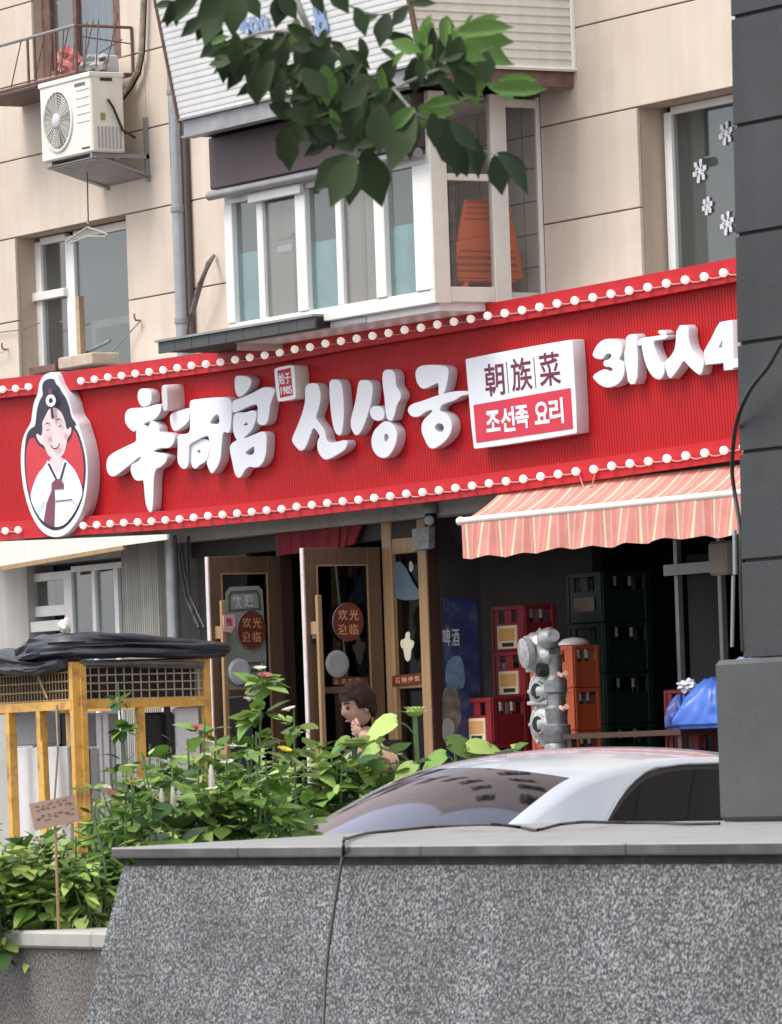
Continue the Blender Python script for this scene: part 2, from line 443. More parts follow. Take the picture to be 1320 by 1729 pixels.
def link(name, data, parent=None, label=None, kind=None, loc=None):
    o = bpy.data.objects.new(name, data); COL.objects.link(o)
    if parent is not None:
        o.parent = parent
    if loc is not None: o.location = loc
    WL[o.name] = wl(parent) + (Vector(loc) if loc is not None else Vector((0, 0, 0)))
    if label: o['label'] = label
    if kind: o['kind'] = kind
    return o

def thing(name, label, cat, loc=(0, 0, 0), group=None, rz=0.0):
    o = bpy.data.objects.new(name, None); COL.objects.link(o)
    o.location = loc; o.rotation_euler = (0, 0, rz); o.empty_display_size = 0.2
    WL[o.name] = Vector(loc)
    o['label'] = label; o['category'] = cat
    if group: o['group'] = group
    return o
def tag(o, label, cat, group=None):
    o['label'] = label; o['category'] = cat
    if group: o['group'] = group
    return o
def single(mb, name, m, label, cat, group=None, smooth=False, bevel=0.0):
    """a thing that is one mesh: origin at its base"""
    n = max(1, len(mb.v)); c = sum(mb.v, Vector((0, 0, 0))) / n
    c.z = min(p.z for p in mb.v)
    me = mb.mesh(name, c, smooth, bevel)
    if m is not None: me.materials.append(m)
    o = bpy.data.objects.new(name, me); COL.objects.link(o); o.location = c
    WL[o.name] = Vector(c)
    return tag(o, label, cat, group)
def copy_tree(o, parent=None):
    c = o.copy(); COL.objects.link(c)
    if parent is not None: c.parent = parent
    for ch in KIDS.get(o.name, []): copy_tree(ch, c)
    return c
KIDS = {}
def register(root):
    """remember the children of a prototype so that copies need no scene search"""
    for o in list(COL.objects):
        if o.parent is not None:
            l = KIDS.setdefault(o.parent.name, [])
            if o not in l: l.append(o)

# ---- flat shapes on a plane: outlines (with holes) given as survey points, extruded
def chaikin(p, k=1):
    for _ in range(k):
        q = []
        for i in range(len(p)):
            a, b = p[i], p[(i + 1) % len(p)]
            q += [(a[0] * .75 + b[0] * .25, a[1] * .75 + b[1] * .25), (a[0] * .25 + b[0] * .75, a[1] * .25 + b[1] * .75)]
        p = q
    return p
def to_mesh(curve_obj, name):
    COL.objects.link(curve_obj)
    dg = bpy.context.evaluated_depsgraph_get(); dg.update()
    me = bpy.data.meshes.new_from_object(curve_obj.evaluated_get(dg))
    me.name = name
    bpy.data.objects.remove(curve_obj)
    return me
def shape(name, loops, plane, w0, w1, m, parent, smooth=1, bevel=0.0, label=None, uvin=False, side=None, front_only=False):
    """loops in survey pixels on `plane` (or u,v metres if uvin); solid from w0 to w1 above the plane"""
    cu = bpy.data.curves.new(name, 'CURVE'); cu.dimensions = '2D'; cu.fill_mode = 'BOTH'
    h = (w1 - w0) / 2
    cu.extrude = h - bevel if bevel else h
    cu.bevel_depth = bevel; cu.bevel_resolution = 1 if bevel else 0
    pl = plane.off(w1)
    us = []
    for lp in loops:
        pts = lp if uvin else [pl.uv(*p) for p in lp]
        us.append(chaikin(pts, smooth) if smooth else pts)
    cx = sum(p[0] for p in us[0]) / len(us[0]); cy = sum(p[1] for p in us[0]) / len(us[0])
    for pts in us:
        sp = cu.splines.new('POLY'); sp.points.add(len(pts) - 1)
        for i, p in enumerate(pts): sp.points[i].co = (p[0] - cx, p[1] - cy, 0, 1)
        sp.use_cyclic_u = True
    me = to_mesh(bpy.data.objects.new(name, cu), name)
    T = plane.off((w0 + w1) / 2).mat() @ Matrix.Translation((cx, cy, 0))
    off = Matrix.Translation(-wl(parent))
    me.transform(off @ T)
    me.materials.clear(); me.materials.append(m)
    if side is not None:
        me.materials.append(side)
        for p in me.polygons:
            if p.normal.dot(plane.n) < 0.6: p.material_index = 1
    return link(name, me, parent, label)
def text(name, s, plane, cx, cy, wpx, hpx, m, parent, w0=0.0, w1=0.002, bold=0.0, label=None):
    """lettering fitted to a survey box (centre, width, height) on the plane"""
    cu = bpy.data.curves.new(name, 'FONT'); cu.body = s; cu.size = 1.0; cu.resolution_u = 3
    cu.extrude = 0.0; cu.offset = bold
    cu.align_x = 'LEFT'
    me = to_mesh(bpy.data.objects.new(name, cu), name)
    xs = [v.co.x for v in me.vertices]; ys = [v.co.y for v in me.vertices]
    if not xs: return None
    bx, by = (min(xs) + max(xs)) / 2, (min(ys) + max(ys)) / 2
    pl = plane.off(w1)
    u0, v0 = pl.uv(cx, cy)
    W = abs(pl.uv(cx + wpx / 2, cy)[0] - pl.uv(cx - wpx / 2, cy)[0])
    H = abs(pl.uv(cx, cy + hpx / 2)[1] - pl.uv(cx, cy - hpx / 2)[1])
    sx = W / max(max(xs) - min(xs), 1e-4); sy = H / max(max(ys) - min(ys), 1e-4)
    T = Matrix.Translation(-wl(parent)) @ pl.mat() @ Matrix.Translation((u0, v0, 0)) @ Matrix.Diagonal((sx, sy, 1, 1)) @ Matrix.Translation((-bx, -by, 0))
    me.transform(T)
    if w1 - w0 > 0.003:
        bm = bmesh.new(); bm.from_mesh(me)
        r = bmesh.ops.extrude_face_region(bm, geom=bm.faces[:])
        bmesh.ops.translate(bm, verts=[e for e in r['geom'] if isinstance(e, bmesh.types.BMVert)], vec=-plane.n * (w1 - w0))
        bmesh.ops.recalc_face_normals(bm, faces=bm.faces)
        bm.to_mesh(me); bm.free()
    me.materials.clear(); me.materials.append(m)
    return link(name, me, parent, label)

# =================================================================== SETTING
g = MB(); g.quad((-400, -400, 0), (400, -400, 0), (400, 400, 0), (-400, 400, 0))
g.build('ground', M['asphalt'], kind='structure')
pv = MB(); pv.box((-30, -3.4, 0.004), (30, -0.0, 0.12))
pv.build('pavement', M['paving'], kind='structure', bevel=0.01)
kb = MB(); kb.box((-30, -3.56, 0.004), (30, -3.404, 0.13))
kb.build('kerb', M['coping'], kind='structure', bevel=0.015)

# =================================================================== BUILDING
bld = thing('apartment_building', 'beige panelled apartment building above and behind the red shop sign', 'building', (0, 0.3, 0))
FX0, FX1 = -9.0, 24.0
SXR = 9.0
ROWS = [3.44, 4.63, 5.33, 6.04, 6.70, 7.33, 8.0, 8.9, 9.6, 10.3, 11.0, 11.7, 12.4, 13.1, 13.8, 14.5, 15.2, 15.9, 16.6, 17.3, 18.0, 18.7, 19.4, 20.1, 20.8, 21.5, 22.2, 22.9, 23.6, 24.3]
W1 = (YP(25, 410, 0).x, YP(213, 400, 0).x)           # left window opening
W2 = (YP(1078, 300, 0).x, 5.75)                      # snowflake window
W0 = (YP(54, 60, 0).x, YP(203, 50, 0).x)             # upper left window
BAY = (-0.61, 2.40)
ENC = (-0.63, 2.89)
openings = [(W1[0], W1[1], 4.3, 6.04), (W2[0], W2[1], 4.3, 6.04), (W0[0], W0[1], 7.33, 8.9),
            (-5.6, -3.9, 10.3, 11.7), (-1.6, .4, 10.3, 11.7), (2.2, 4.2, 10.3, 11.7), (-5.6, -3.9, 13.1, 14.5), (-1.6, .4, 13.1, 14.5), (2.2, 4.2, 13.1, 14.5), (-5.6, -3.9, 15.9, 17.3), (-1.6, .4, 15.9, 17.3), (2.2, 4.2, 15.9, 17.3), (-5.6, -3.9, 18.7, 20.1), (-1.6, .4, 18.7, 20.1), (2.2, 4.2, 18.7, 20.1), (-5.6, -3.9, 21.5, 22.9), (-1.6, .4, 21.5, 22.9), (2.2, 4.2, 21.5, 22.9), (8.6, 10.6, 4.63, 6.04), (12.6, 14.6, 4.63, 6.04), (16.6, 18.6, 4.63, 6.04), (8.6, 10.6, 7.33, 8.9), (12.6, 14.6, 7.33, 8.9), (16.6, 18.6, 7.33, 8.9),
            (BAY[0] + 0.02, BAY[1], 4.2, 6.30)]
def cut(x0, x1, z0, z1):
    seg = [(x0, x1)]
    for a, b, c, d in openings:
        if d <= z0 + 0.02 or c >= z1 - 0.02: continue
        ns = []
        for s, e in seg:
            if b <= s or a >= e: ns.append((s, e)); continue
            if a > s: ns.append((s, a))
            if b < e: ns.append((b, e))
        seg = ns
    return seg
G = 0.011
for i in range(len(ROWS) - 1):
    for s, e in cut(FX0, FX1, ROWS[i], ROWS[i + 1]):
        n = max(1, round((e - s) / 6.0))
        for k in range(n):
            a = s + (e - s) * k / n; b = s + (e - s) * (k + 1) / n
            mb = MB(); mb.box((a + (G / 2 if k else 0), 0, ROWS[i] + G / 2), (b - (G / 2 if k < n - 1 else 0), 0.03, ROWS[i + 1] - G / 2))
            mb.build('wall_panel', M['beige'], bld, bevel=0.004)
core = MB()
zr = sorted(set([3.44, 4.3, 4.63, 6.04, 6.30, 7.33, 8.9, 10.3, 11.7, 13.1, 14.5, 15.9, 17.3, 18.7, 20.1, 21.5, 22.9, 24.3]))
for i in range(len(zr) - 1):
    for s, e in cut(FX0, FX1, zr[i], zr[i + 1]):
        core.box((s + 0.002, 0.032, zr[i]), (e - 0.002, 0.27, zr[i + 1]))
core.build('wall', M['reveal'], bld)
roof = MB(); roof.box((FX0, 0, 24.31), (FX1, 5.2, 24.5)); roof.build('upper_floor_slab', M['joint'], bld)
back = MB(); back.box((FX0, 5.0, 0), (FX1, 5.2, 24.3)); back.box((FX0, 1.5, 8.9), (FX1, 1.6, 24.3)); back.box((FX0, 0.28, 3.63), (FX1, 4.998, 3.78)); back.box((FX0, 0.28, 6.56), (FX1, 5.0, 6.66))
back.box((FX0 - 0.2, 0.0, 0), (FX0 - 0.002, 5.2, 8.9)); back.box((FX1 + 0.002, 0.0, 0), (FX1 + 0.2, 5.2, 24.3))
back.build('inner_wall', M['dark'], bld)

def room(x0, x1, z0, z1, d, m, y=0.275):
    r = MB()
    r.quad((x0, y + d, z0), (x1, y + d, z0), (x1, y + d, z1), (x0, y + d, z1))
    r.quad((x0, y, z0), (x0, y + d, z0), (x0, y + d, z1), (x0, y, z1))
    r.quad((x1, y, z0), (x1, y + d, z0), (x1, y + d, z1), (x1, y, z1))
    r.quad((x0, y, z1), (x1, y, z1), (x1, y + d, z1), (x0, y + d, z1))
    r.quad((x0, y, z0), (x1, y, z0), (x1, y + d, z0), (x0, y + d, z0))
    return r.build('room_walls', m, bld)
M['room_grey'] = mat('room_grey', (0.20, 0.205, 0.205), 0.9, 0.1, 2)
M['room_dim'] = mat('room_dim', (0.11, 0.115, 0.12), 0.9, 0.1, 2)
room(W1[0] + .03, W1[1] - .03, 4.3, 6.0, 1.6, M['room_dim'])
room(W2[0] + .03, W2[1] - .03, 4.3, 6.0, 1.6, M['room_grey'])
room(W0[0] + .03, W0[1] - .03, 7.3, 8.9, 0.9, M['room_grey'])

def window(name, bars, panes, m=M['white'], gm=M['glass'], y=0.20, d=0.06, label=None, parent=bld):
    """bars, panes: (x0, x1, z0, z1[, proud])"""
    f = MB()
    for i, b in enumerate(bars):
        p = b[4] if len(b) > 4 else 0.0
        f.box((b[0], y - p - i * 0.0003, b[2]), (b[1], y + d + i * 0.0003, b[3]))
    w = f.build(name, m, parent, bevel=0.004, label=label)
    for q in panes:
        k = MB(); k.box((q[0], y + d * .45, q[2]), (q[1], y + d * .45 + 0.005, q[3])); k.build('pane', gm, w)
    return w

# left window
def wx(px, py, y): return YP(px, py, y).x
def wz(px, py, y): return YP(px, py, y).z
y1 = 0.22
l0, l1, l2 = wx(66, 520, y1), wx(76, 520, y1), wx(117, 480, y1)
l3 = wx(131, 480, y1); l4 = W1[1] - 0.004
tr = wz(98, 497, y1)
window('window', [(l0, l1, 4.3, 6.0), (l2, l3, 4.3, 6.0), (l1, l2, 5.97, 6.03), (l3, l4, 5.96, 6.03), (l0 - .02, l2 + .02, tr - 0.035, tr + 0.035, 0.04),
                  (l4 - .05, l4, 4.3, 5.96)],
       [(l1, l2, tr + .035, 5.97), (l1, l2, 4.3, tr - .035), (l3, l4 - .05, 4.3, 5.96)], y=y1 - .03, label='white framed window with a small transom on its left half')
cu = MB()
for k in range(14):
    x = l3 + 0.05 + k * 0.03; cu.tube([(x, 0.8 + 0.02 * (k % 2), 4.3), (x, 0.8 + 0.02 * (k % 2), 5.6)], 0.02, 6)
cu.build('curtain', M['curtain'], bld)
cu = MB(); cu.box((l1 + 0.12, 0.6, 4.3), (l1 + 0.19, 0.64, 5.25)); cu.box((l1 + .12, .6, 5.25), (l1 + .8, .64, 5.31)); cu.box((l1 + 1.35, .6, 4.3), (l1 + 1.42, .64, 5.31)); cu.box((l1 + .8, .6, 5.25), (l1 + 1.42, .64, 5.31)); cu.build('inner_window_frame', M['grey_wall'], bld)

# snowflake window
y2 = 0.24
a0, a1 = wx(1129, 300, y2), wx(1141, 300, y2)
win2 = window('window', [(a0, a1, 4.3, 6.0), (a1, W2[1], 5.98, 6.035), (a1, W2[1], 4.3, 4.4), (a0 + 1.28, a0 + 1.34, 4.4, 5.98)],
              [(a1, a0 + 1.28, 4.4, 5.98), (a0 + 1.34, W2[1], 4.4, 5.98)], y=y2 - .03, label='window with white snowflake stickers on its glass')
pl2 = wallplane(y2 - .008)
def flake(px, py, r, seed):
    s = MB(); u0, v0 = pl2.uv(px, py)
    for k in range(6):
        a = math.pi / 3 * k + 0.26
        def P(rr, aa, w=0.001): return pl2.o + pl2.u * (u0 + rr * math.cos(aa)) + pl2.v * (v0 + rr * math.sin(aa)) + pl2.n * (w + 0.0004 * k)
        for (ra, rb, wd) in ((0.0, r, 0.012), (r * .45, r * .95, 0.0)):
            if wd:
                c, sn = math.cos(a), math.sin(a); o = Vector((-sn, 0, c)) * 0.009
                s.quad(P(ra, a) - o, P(rb, a) - o, P(rb, a) + o, P(ra, a) + o)
            else:
                for sg in (-1, 1):
                    p = P(r * .45, a, 0.004); q = P(r * .85, a + sg * .32, 0.004); o = Vector((0, 0, 0.011))
                    s.quad(p - o, q - o, q + o, p + o)
        e = P(r, a, 0.006)
        s.box(e - Vector((0.017, 0.0004, 0.017)), e + Vector((0.017, 0.0004, 0.017)))
    s.build('snowflake_sticker', M['letter_side'], win2)
for i, (px, py, r) in enumerate(((1226, 225, .068), (1182, 289, .068), (1195, 348, .048), (1228, 377, .068))): flake(px, py, r, i)
cu = MB()
for k in range(18):
    x = a0 + 0.98 + k * 0.04; cu.tube([(x - 0.10, 0.5 + 0.03 * (k % 2), 4.3), (x, 0.5 + 0.03 * (k % 2), 5.2), (x + 0.02, .5, 5.98)], [0.034, 0.026, 0.022], 6)
cu.build('curtain', M['yellow_curtain'], bld)
cu = MB(); cu.box((a0 + .45, .9, 4.3), (a0 + .52, .95, 6.0)); cu.box((a0 + .05, 1.1, 5.25), (a0 + .5, 1.2, 5.32)); cu.box((a0 + .05, 1.1, 5.12), (a0 + .5, 1.2, 5.16))
cu.build('inner_window_frame', M['board_grey'], bld)

# upper left window, brown frame
y0 = 0.10
b0, b1 = W0
window('window', [(b0, b0 + .14, 7.33, 8.9), (b1 - .30, b1, 7.33, 8.9), (wx(126, 40, y0) - .03, wx(126, 40, y0) + .03, 7.33, 8.9), (b0 + .14, b1 - .30, 7.33, 7.39)],
       [(b0 + .14, wx(126, 40, y0) - .03, 7.39, 8.9), (wx(126, 40, y0) + .03, b1 - .30, 7.39, 8.9)], m=M['rust'], y=y0, label='brown framed window behind the wire rack')
cu = MB()
xm = wx(126, 40, 0.5)
for k in range(16): cu.tube([(xm + .0 + k * .055, .5 + .02 * (k % 2), 7.3), (xm + k * .055, .5 + .02 * (k % 2), 8.9)], 0.036, 6)
cu.build('curtain', M['blue_curtain'], bld)
cu = MB()
for k in range(14): cu.tube([(xm - .1 - k * .055, .5 + .02 * (k % 2), 7.3), (xm - .1 - k * .055, .5 + .02 * (k % 2), 8.9)], 0.036, 6)
cu.build('curtain', mat('sea_green_curtain', (0.36, 0.42, 0.38), 0.9, 0.1, 4, streak=.2), bld)

for (a, b, c, d) in openings:
    if (c < 9 or c > 23) and a < 8: continue
    window('window', [(a, a + .06, c, d), (b - .06, b, c, d), ((a + b) / 2 - .03, (a + b) / 2 + .03, c, d), (a + .06, b - .06, c, c + .06), (a + .06, b - .06, d - .06, d)], [(a + .06, (a + b) / 2 - .03, c + .06, d - .06), ((a + b) / 2 + .03, b - .06, c + .06, d - .06)])
# ------------------------------------------------ glazed bay (first floor)
YB = -0.95
pf = wallplane(YB)
def bx(px, y=500): return wx(px, y, YB)
zt = wz(450, 332, YB)            # top of frames
zb = 4.85
ba = MB()
BF = [(385, 398), (437, 447), (505, 522), (570, 580), (638, 655), (705, 735)]
xs = [(bx(a), bx(b)) for a, b in BF]
bays = []
for i, (a, b) in enumerate(xs):
    ba.box((a, YB - (0.015 if i in (0, 2, 4, 5) else 0), zb), (b, YB + 0.07, zt + (0.0 if i != 5 else 0.0)))
ba.box((xs[0][0], YB - 0.008, zt), (BAY[1] - .002, YB + 0.06, zt + 0.07))
ba.box((xs[0][0], YB - 0.004, zb - .1), (BAY[1] - .002, YB + 0.05, zb))
ba.box((xs[1][0] - .02, YB - 0.06, zt - .035), (xs[2][1] + .01, YB - 0.016, zt + .045))
bay = ba.build('bay_window', M['white'], bld, bevel=0.006, label='white framed glass bay above the sign')
for i in range(5):
    k = MB(); k.box((xs[i][1], YB + 0.03, zb), (xs[i + 1][0], YB + 0.035, zt)); k.build('pane', M['glass'], bay)
# shutter box, roller tube
sh = MB(); sh.box((xs[0][0] - .05, YB - .10, wz(372, 322, YB)), (BAY[1] - 0.05, YB + .02, 6.275)); sh.build('shutter_box', M['brown_shutter'], bld, bevel=0.01)
zz = wz(380, 326, YB - .1)
rt = MB(); rt.tube([(xs[0][0] - .06, YB - .10, zz), (BAY[1], YB - .10, zz)], 0.035, 12); rt.build('roller_tube', M['steel'], bld, smooth=True)
gp = MB(); gp.box((xs[0][0] + .04, YB + .03, zt + .072), (BAY[1] - .05, YB + .05, wz(372, 322, YB))); gp.build('transom_panel', M['steel'], bld)
# bay side
XS = BAY[1]
def sy(px, py=400): return XPL(px, py, XS).y
sd = MB()
sd.box((XS - .05, YB - .012, zb - .1), (XS + .012, sy(757), 6.28))
sd.box((XS - .05, sy(833), zb - .1), (XS + .010, sy(860), 6.27))
sd.box((XS - .04, -0.035, zb - .1), (XS + .002, -0.001, 6.26))
zq = XPL(775, 300, XS).z
sd.box((XS - .045, sy(757), zq - .02), (XS + .006, sy(833), zq + .03))
sd.box((XS - .045, sy(757), zb - .09), (XS + .006, sy(833), zb + .02))
sd.box((XS - .045, sy(860), 6.18), (XS + .004, -.03, 6.24))
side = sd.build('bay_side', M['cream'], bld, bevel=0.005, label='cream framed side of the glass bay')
for (p, q, c, d) in ((757, 833, zb, zq - .02), (757, 833, zq + .03, 6.27), (860, 934, zb - .05, 6.18)):
    k = MB(); k.box((XS - .02, sy(p), c), (XS - .015, sy(q), d)); k.build('pane', M['glass_clear'] if 'glass_clear' in M else M['glass'], side)
# bay floor, ceiling, back wall
fl = MB(); fl.box((BAY[0], YB + .06, zb - .15), (XS - .05, -0.002, zb - .01)); fl.build('bay_floor', M['white'], bld)
fl = MB(); fl.box((BAY[0] + .05, YB + .10, 6.235), (XS - .06, -0.003, 6.25)); fl.build('bay_ceiling', M['white'], bld)
tw = MB(); tw.box((BAY[0], 0.03, zb - .2), (XS + .0, 0.06, 6.30)); tw.build('bay_inner_wall', M['tilewall'], bld)
lw = MB(); lw.box((BAY[0], YB + .07, zb - .2), (BAY[0] + .04, 0.0, 6.30)); lw.build('bay_end_wall', M['beige'], bld)
# curtains and boards right behind the panes
def sheet(x0, x1, z0, z1, y, m, name, fold=0.0):
    s = MB(); n = max(1, int((x1 - x0) / 0.03)) if fold else 1
    for i in range(n):
        a = x0 + (x1 - x0) * i / n; b = x0 + (x1 - x0) * (i + 1) / n
        ya = y + fold * (i % 2); yb = y + fold * ((i + 1) % 2)
        s.quad((a, ya, z0), (b, yb, z0), (b, yb, z1), (a, ya, z1))
    return s.build(name, m, bld)
zc = wz(415, 425, YB)
sheet(xs[0][1], xs[1][0], zb, zc, YB + .05, M['teal'], 'window_film')
sheet(xs[2][1], xs[3][0], zb, wz(545, 405, YB), YB + .05, M['teal'], 'window_film')
sheet(xs[4][1], xs[5][0], zb, wz(680, 378, YB), YB + .05, M['teal'], 'window_film')
d2 = MB(); d2.box((xs[1][1] + .004, YB + .06, zb), (xs[2][0] - .004, YB + .09, zt - .01))
bd = d2.build('inner_door', M['tan'], bld)
k = MB(); k.box((xs[1][1] + .12, YB + .052, wz(470, 425, YB)), (xs[1][1] + .34, YB + .058, wz(470, 414, YB))); k.build('paper_strip', M['letter_side'], bd)
k = MB(); k.box((xs[2][0] - .17, YB + .05, zb), (xs[2][0] - .14, YB + .058, zt - .3)); k.box((xs[1][1] + .1, YB + .05, zt - .33), (xs[2][0] - .14, YB + .058, zt - .30)); k.build('moulding', M['wood_light'], bd)
d2 = MB(); d2.box((xs[3][1] + .004, YB + .06, zb), (xs[4][0] - .004, YB + .09, zt - .01))
bd = d2.build('inner_door', M['tan'], bld)
k = MB(); k.box((xs[3][1] + .2, YB + .05, zb), (xs[3][1] + .25, YB + .058, zt)); k.build('moulding', M['wood_light'], bd)
sheet(BAY[0] + .05, xs[4][1], zb, 6.2, YB + .35, M['room_grey'], 'inner_partition')
dk = MB(); dk.box((XS - .14, YB + .10, zb), (XS - .11, YB + .26, zq - .02)); dk.build('inner_partition', mat('dark_patterned_panel', (0.05, 0.05, 0.06), 0.5, 0.5, 14), bld)

# ------------------------------------------------ clad balcony above the bay
TI = 0.19
zc0, zc1 = 6.41, 8.6
def encY(z): return -1.30 - TI * (z - zc0)
fr = MB(); pitch = 0.047
n = int((zc1 - zc0) / pitch)
for i in range(n):
    z = zc0 + i * pitch; za = z + pitch * .72; zz2 = z + pitch
    for (p, q, o1, o2) in ((z, za, 0.0, 0.0), (za, zz2, 0.010, 0.0)):
        fr.quad((ENC[0], encY(p) + o1 * 0, p), (ENC[1], encY(p) + o1 * 0, p), (ENC[1], encY(q) + (0.0035 if p == z else 0), q), (ENC[0], encY(q) + (0.0035 if p == z else 0), q))
enc = fr.build('balcony_cladding', M['clad'], bld, label='white ribbed cladding of the balcony front')
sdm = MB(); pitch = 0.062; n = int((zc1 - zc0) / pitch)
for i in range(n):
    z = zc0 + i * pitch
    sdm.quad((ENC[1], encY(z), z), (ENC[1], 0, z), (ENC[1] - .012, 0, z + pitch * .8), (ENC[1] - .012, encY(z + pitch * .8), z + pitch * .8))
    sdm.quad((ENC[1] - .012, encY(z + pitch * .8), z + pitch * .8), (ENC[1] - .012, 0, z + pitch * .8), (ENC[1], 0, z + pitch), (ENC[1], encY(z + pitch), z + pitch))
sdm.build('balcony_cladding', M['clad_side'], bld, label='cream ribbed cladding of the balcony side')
bk = MB(); bk.box((ENC[0] + .02, -1.24, zc0 + .01), (ENC[1] - .02, -0.002, zc1)); bk.build('balcony_core', M['dark'], bld)
tm = MB(); tm.tube([(ENC[0] - .012, encY(zc0) + .0, zc0 - .03), (ENC[0] - .012, encY(zc1), zc1)], 0.014, 6)
tm.build('edge_trim', M['rust'], bld)
tm = MB(); tm.tube([(ENC[1] + .004, encY(zc0) - .004, zc0 - .02), (ENC[1] + .004, encY(zc1) - .004, zc1)], 0.022, 6); tm.build('corner_trim', M['rust'], bld)
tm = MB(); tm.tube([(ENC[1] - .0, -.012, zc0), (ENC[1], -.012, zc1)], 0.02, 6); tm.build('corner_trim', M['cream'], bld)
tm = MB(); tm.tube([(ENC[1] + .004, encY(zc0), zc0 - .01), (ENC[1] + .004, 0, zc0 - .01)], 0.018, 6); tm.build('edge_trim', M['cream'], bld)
be = MB()
be.box((ENC[0] + .03, -1.285, 6.275), (ENC[1] - .03, -1.24, 6.395)); be.box((ENC[0] + .02, -1.32, 6.395), (ENC[1] - .02, -1.2, 6.412)); be.box((ENC[0] + .03, -1.31, 6.262), (ENC[1] - .03, -1.2, 6.278))
be.box((ENC[0] + .03, -1.24, 6.275), (ENC[0] + .08, -.002, 6.395))
be.build('channel_beam', M['steel'], bld)
be = MB(); be.box((ENC[1] - .08, -1.238, 6.275), (ENC[1] - .03, -.002, 6.395)); be.box((ENC[0] + .09, -1.23, 6.33), (ENC[1] - .09, -.002, 6.385))
be.build('balcony_slab', M['rust'], bld)
pe = Plane((0, encY(zc0), zc0), (1, 0, 0), (0, -TI, 1))
BLUEPR = mat('blue_print', (0.25, 0.38, 0.62), 0.6)
text('phone_digits', '400', pe.off(.012), 428, 42, 52, 28, BLUEPR, enc, 0, .003, 0.02)
text('phone_digits', '8', pe.off(.012), 540, 32, 22, 60, BLUEPR, enc, 0, .003, 0.03)

# ledge above the sign, with what lies on it
lg = MB()
YL = -1.03
lx0, lx1 = wx(267, 597, YL), wx(532, 552, YL)
zl0, zl1 = 4.70, 4.80
nb = 9
led = MB(); led.box((lx0, YL + .02, zl0 + .01), (lx1, -.002, zl1 - .012)); led = led.build('ledge', M['slate_joint'], bld, label='dark tiled ledge on top of the sign')
for k in range(nb):
    a = lx0 + (lx1 - lx0) * k / nb; b = lx0 + (lx1 - lx0) * (k + 1) / nb
    mb = MB(); mb.box((a + .003, YL, zl0), (b - .003, YL + .02, zl1 - .012)); mb.build('tile', M['slate_base'], led, bevel=.002)
mb = MB(); mb.box((lx0 - .02, YL - .02, zl1 - .012), (lx1, -.001, zl1 + .006)); mb.build('ledge_cap', M['steel'], led)

# ------------------------------------------------ ground floor left of the shop
def gx(px, py=1000, y=0.0): return YP(px, py, y).x
gw = MB()
xl, xr = FX0, gx(300)
wx0, wx1 = gx(46), gx(208)
wz0, wz1 = 1.2, wz(120, 948, 0)
gw.box((xl, 0, 0), (wx0, 0.26, 3.3)); gw.box((wx0, 0.0005, 0), (wx1, 0.26, wz0)); gw.box((wx0, .0005, wz1), (wx1, .26, 3.298)); gw.box((wx1, 0, 0), (xr, .26, 3.297))
gw.box((FX0, .001, 3.3), (FX1, .25, 3.439)); gw.box((SXR, 0, 0), (FX1, .26, 3.297))
gw.build('ground_floor_wall', M['grey_wall'], bld)
room(wx0 + .02, wx1 - .02, wz0, wz1, 1.2, M['room_dim'])
ya = 0.10
f0, f1 = gx(54, 1000, ya), gx(126, 1000, ya); zf0, zf1 = wz(90, 1040, ya), wz(90, 966, ya)
t_ = 0.10
win = window('window', [(f0, f0 + .09, zf0, zf1), (f1 - .14, f1, 1.3, zf1), (f0 + .09, f1 - .14, zf1 - .07, zf1), (f0 + .09, f1 - .14, zf0, zf0 + .09),
                        (f1, wx1, zf1 - .02, zf1 + .03), (f0 - .2, f1 - .15, zf0 - .13, zf0 - .04, .05), (f1 + .75, f1 + .82, 1.3, zf1 - .02), (f1 + .36, f1 + .42, 1.3, zf1 - .02)],
             [(f0 + .09, f1 - .14, zf0 + .09, zf1 - .07), (f1, f1 + .36, 1.3, zf1 - .02), (f1 + .42, f1 + .75, 1.3, zf1 - .02), (f1 + .82, wx1, 1.3, zf1 - .02)], y=ya - .03,
             label='ground floor window with one white sash left of the doors')
sheet(f1 + .42, wx1, 1.3, zf1 - .05, .32, mat('green_blind', (0.045, 0.12, 0.105), .8, .2, 5, streak=.2), 'blind')
# fluted column
co = MB(); c0, c1 = gx(206, 990, -.06), gx(268, 990, -.06); n = 18
for k in range(n):
    a = c0 + (c1 - c0) * k / n
    co.box((a, -.06, 0.12), (a + (c1 - c0) / n * .7, -.02, 3.36))
co.box((c0, -.045, .12), (c1, -.001, 3.36))
co.build('fluted_column', M['corr'], bld)
# cream metal panel under the sign
pp = MB()
q = [YP(-60, 917, -.47), YP(282, 902, -.47), YP(282, 911, -.47), YP(207, 921, -.47), YP(-60, 966, -.47)]
pp.hexa([p + Vector((0, .02, 0)) for p in q], q); pp.build('soffit_panel', M['cream'], bld)
pp = MB()
q = [YP(-60, 966, -.475), YP(207, 921, -.475), YP(208, 928, -.475), YP(-60, 974, -.475)]
pp.hexa([p + Vector((0, .03, 0)) for p in q], q); pp.build('edge_board', M['wood_light'], bld)

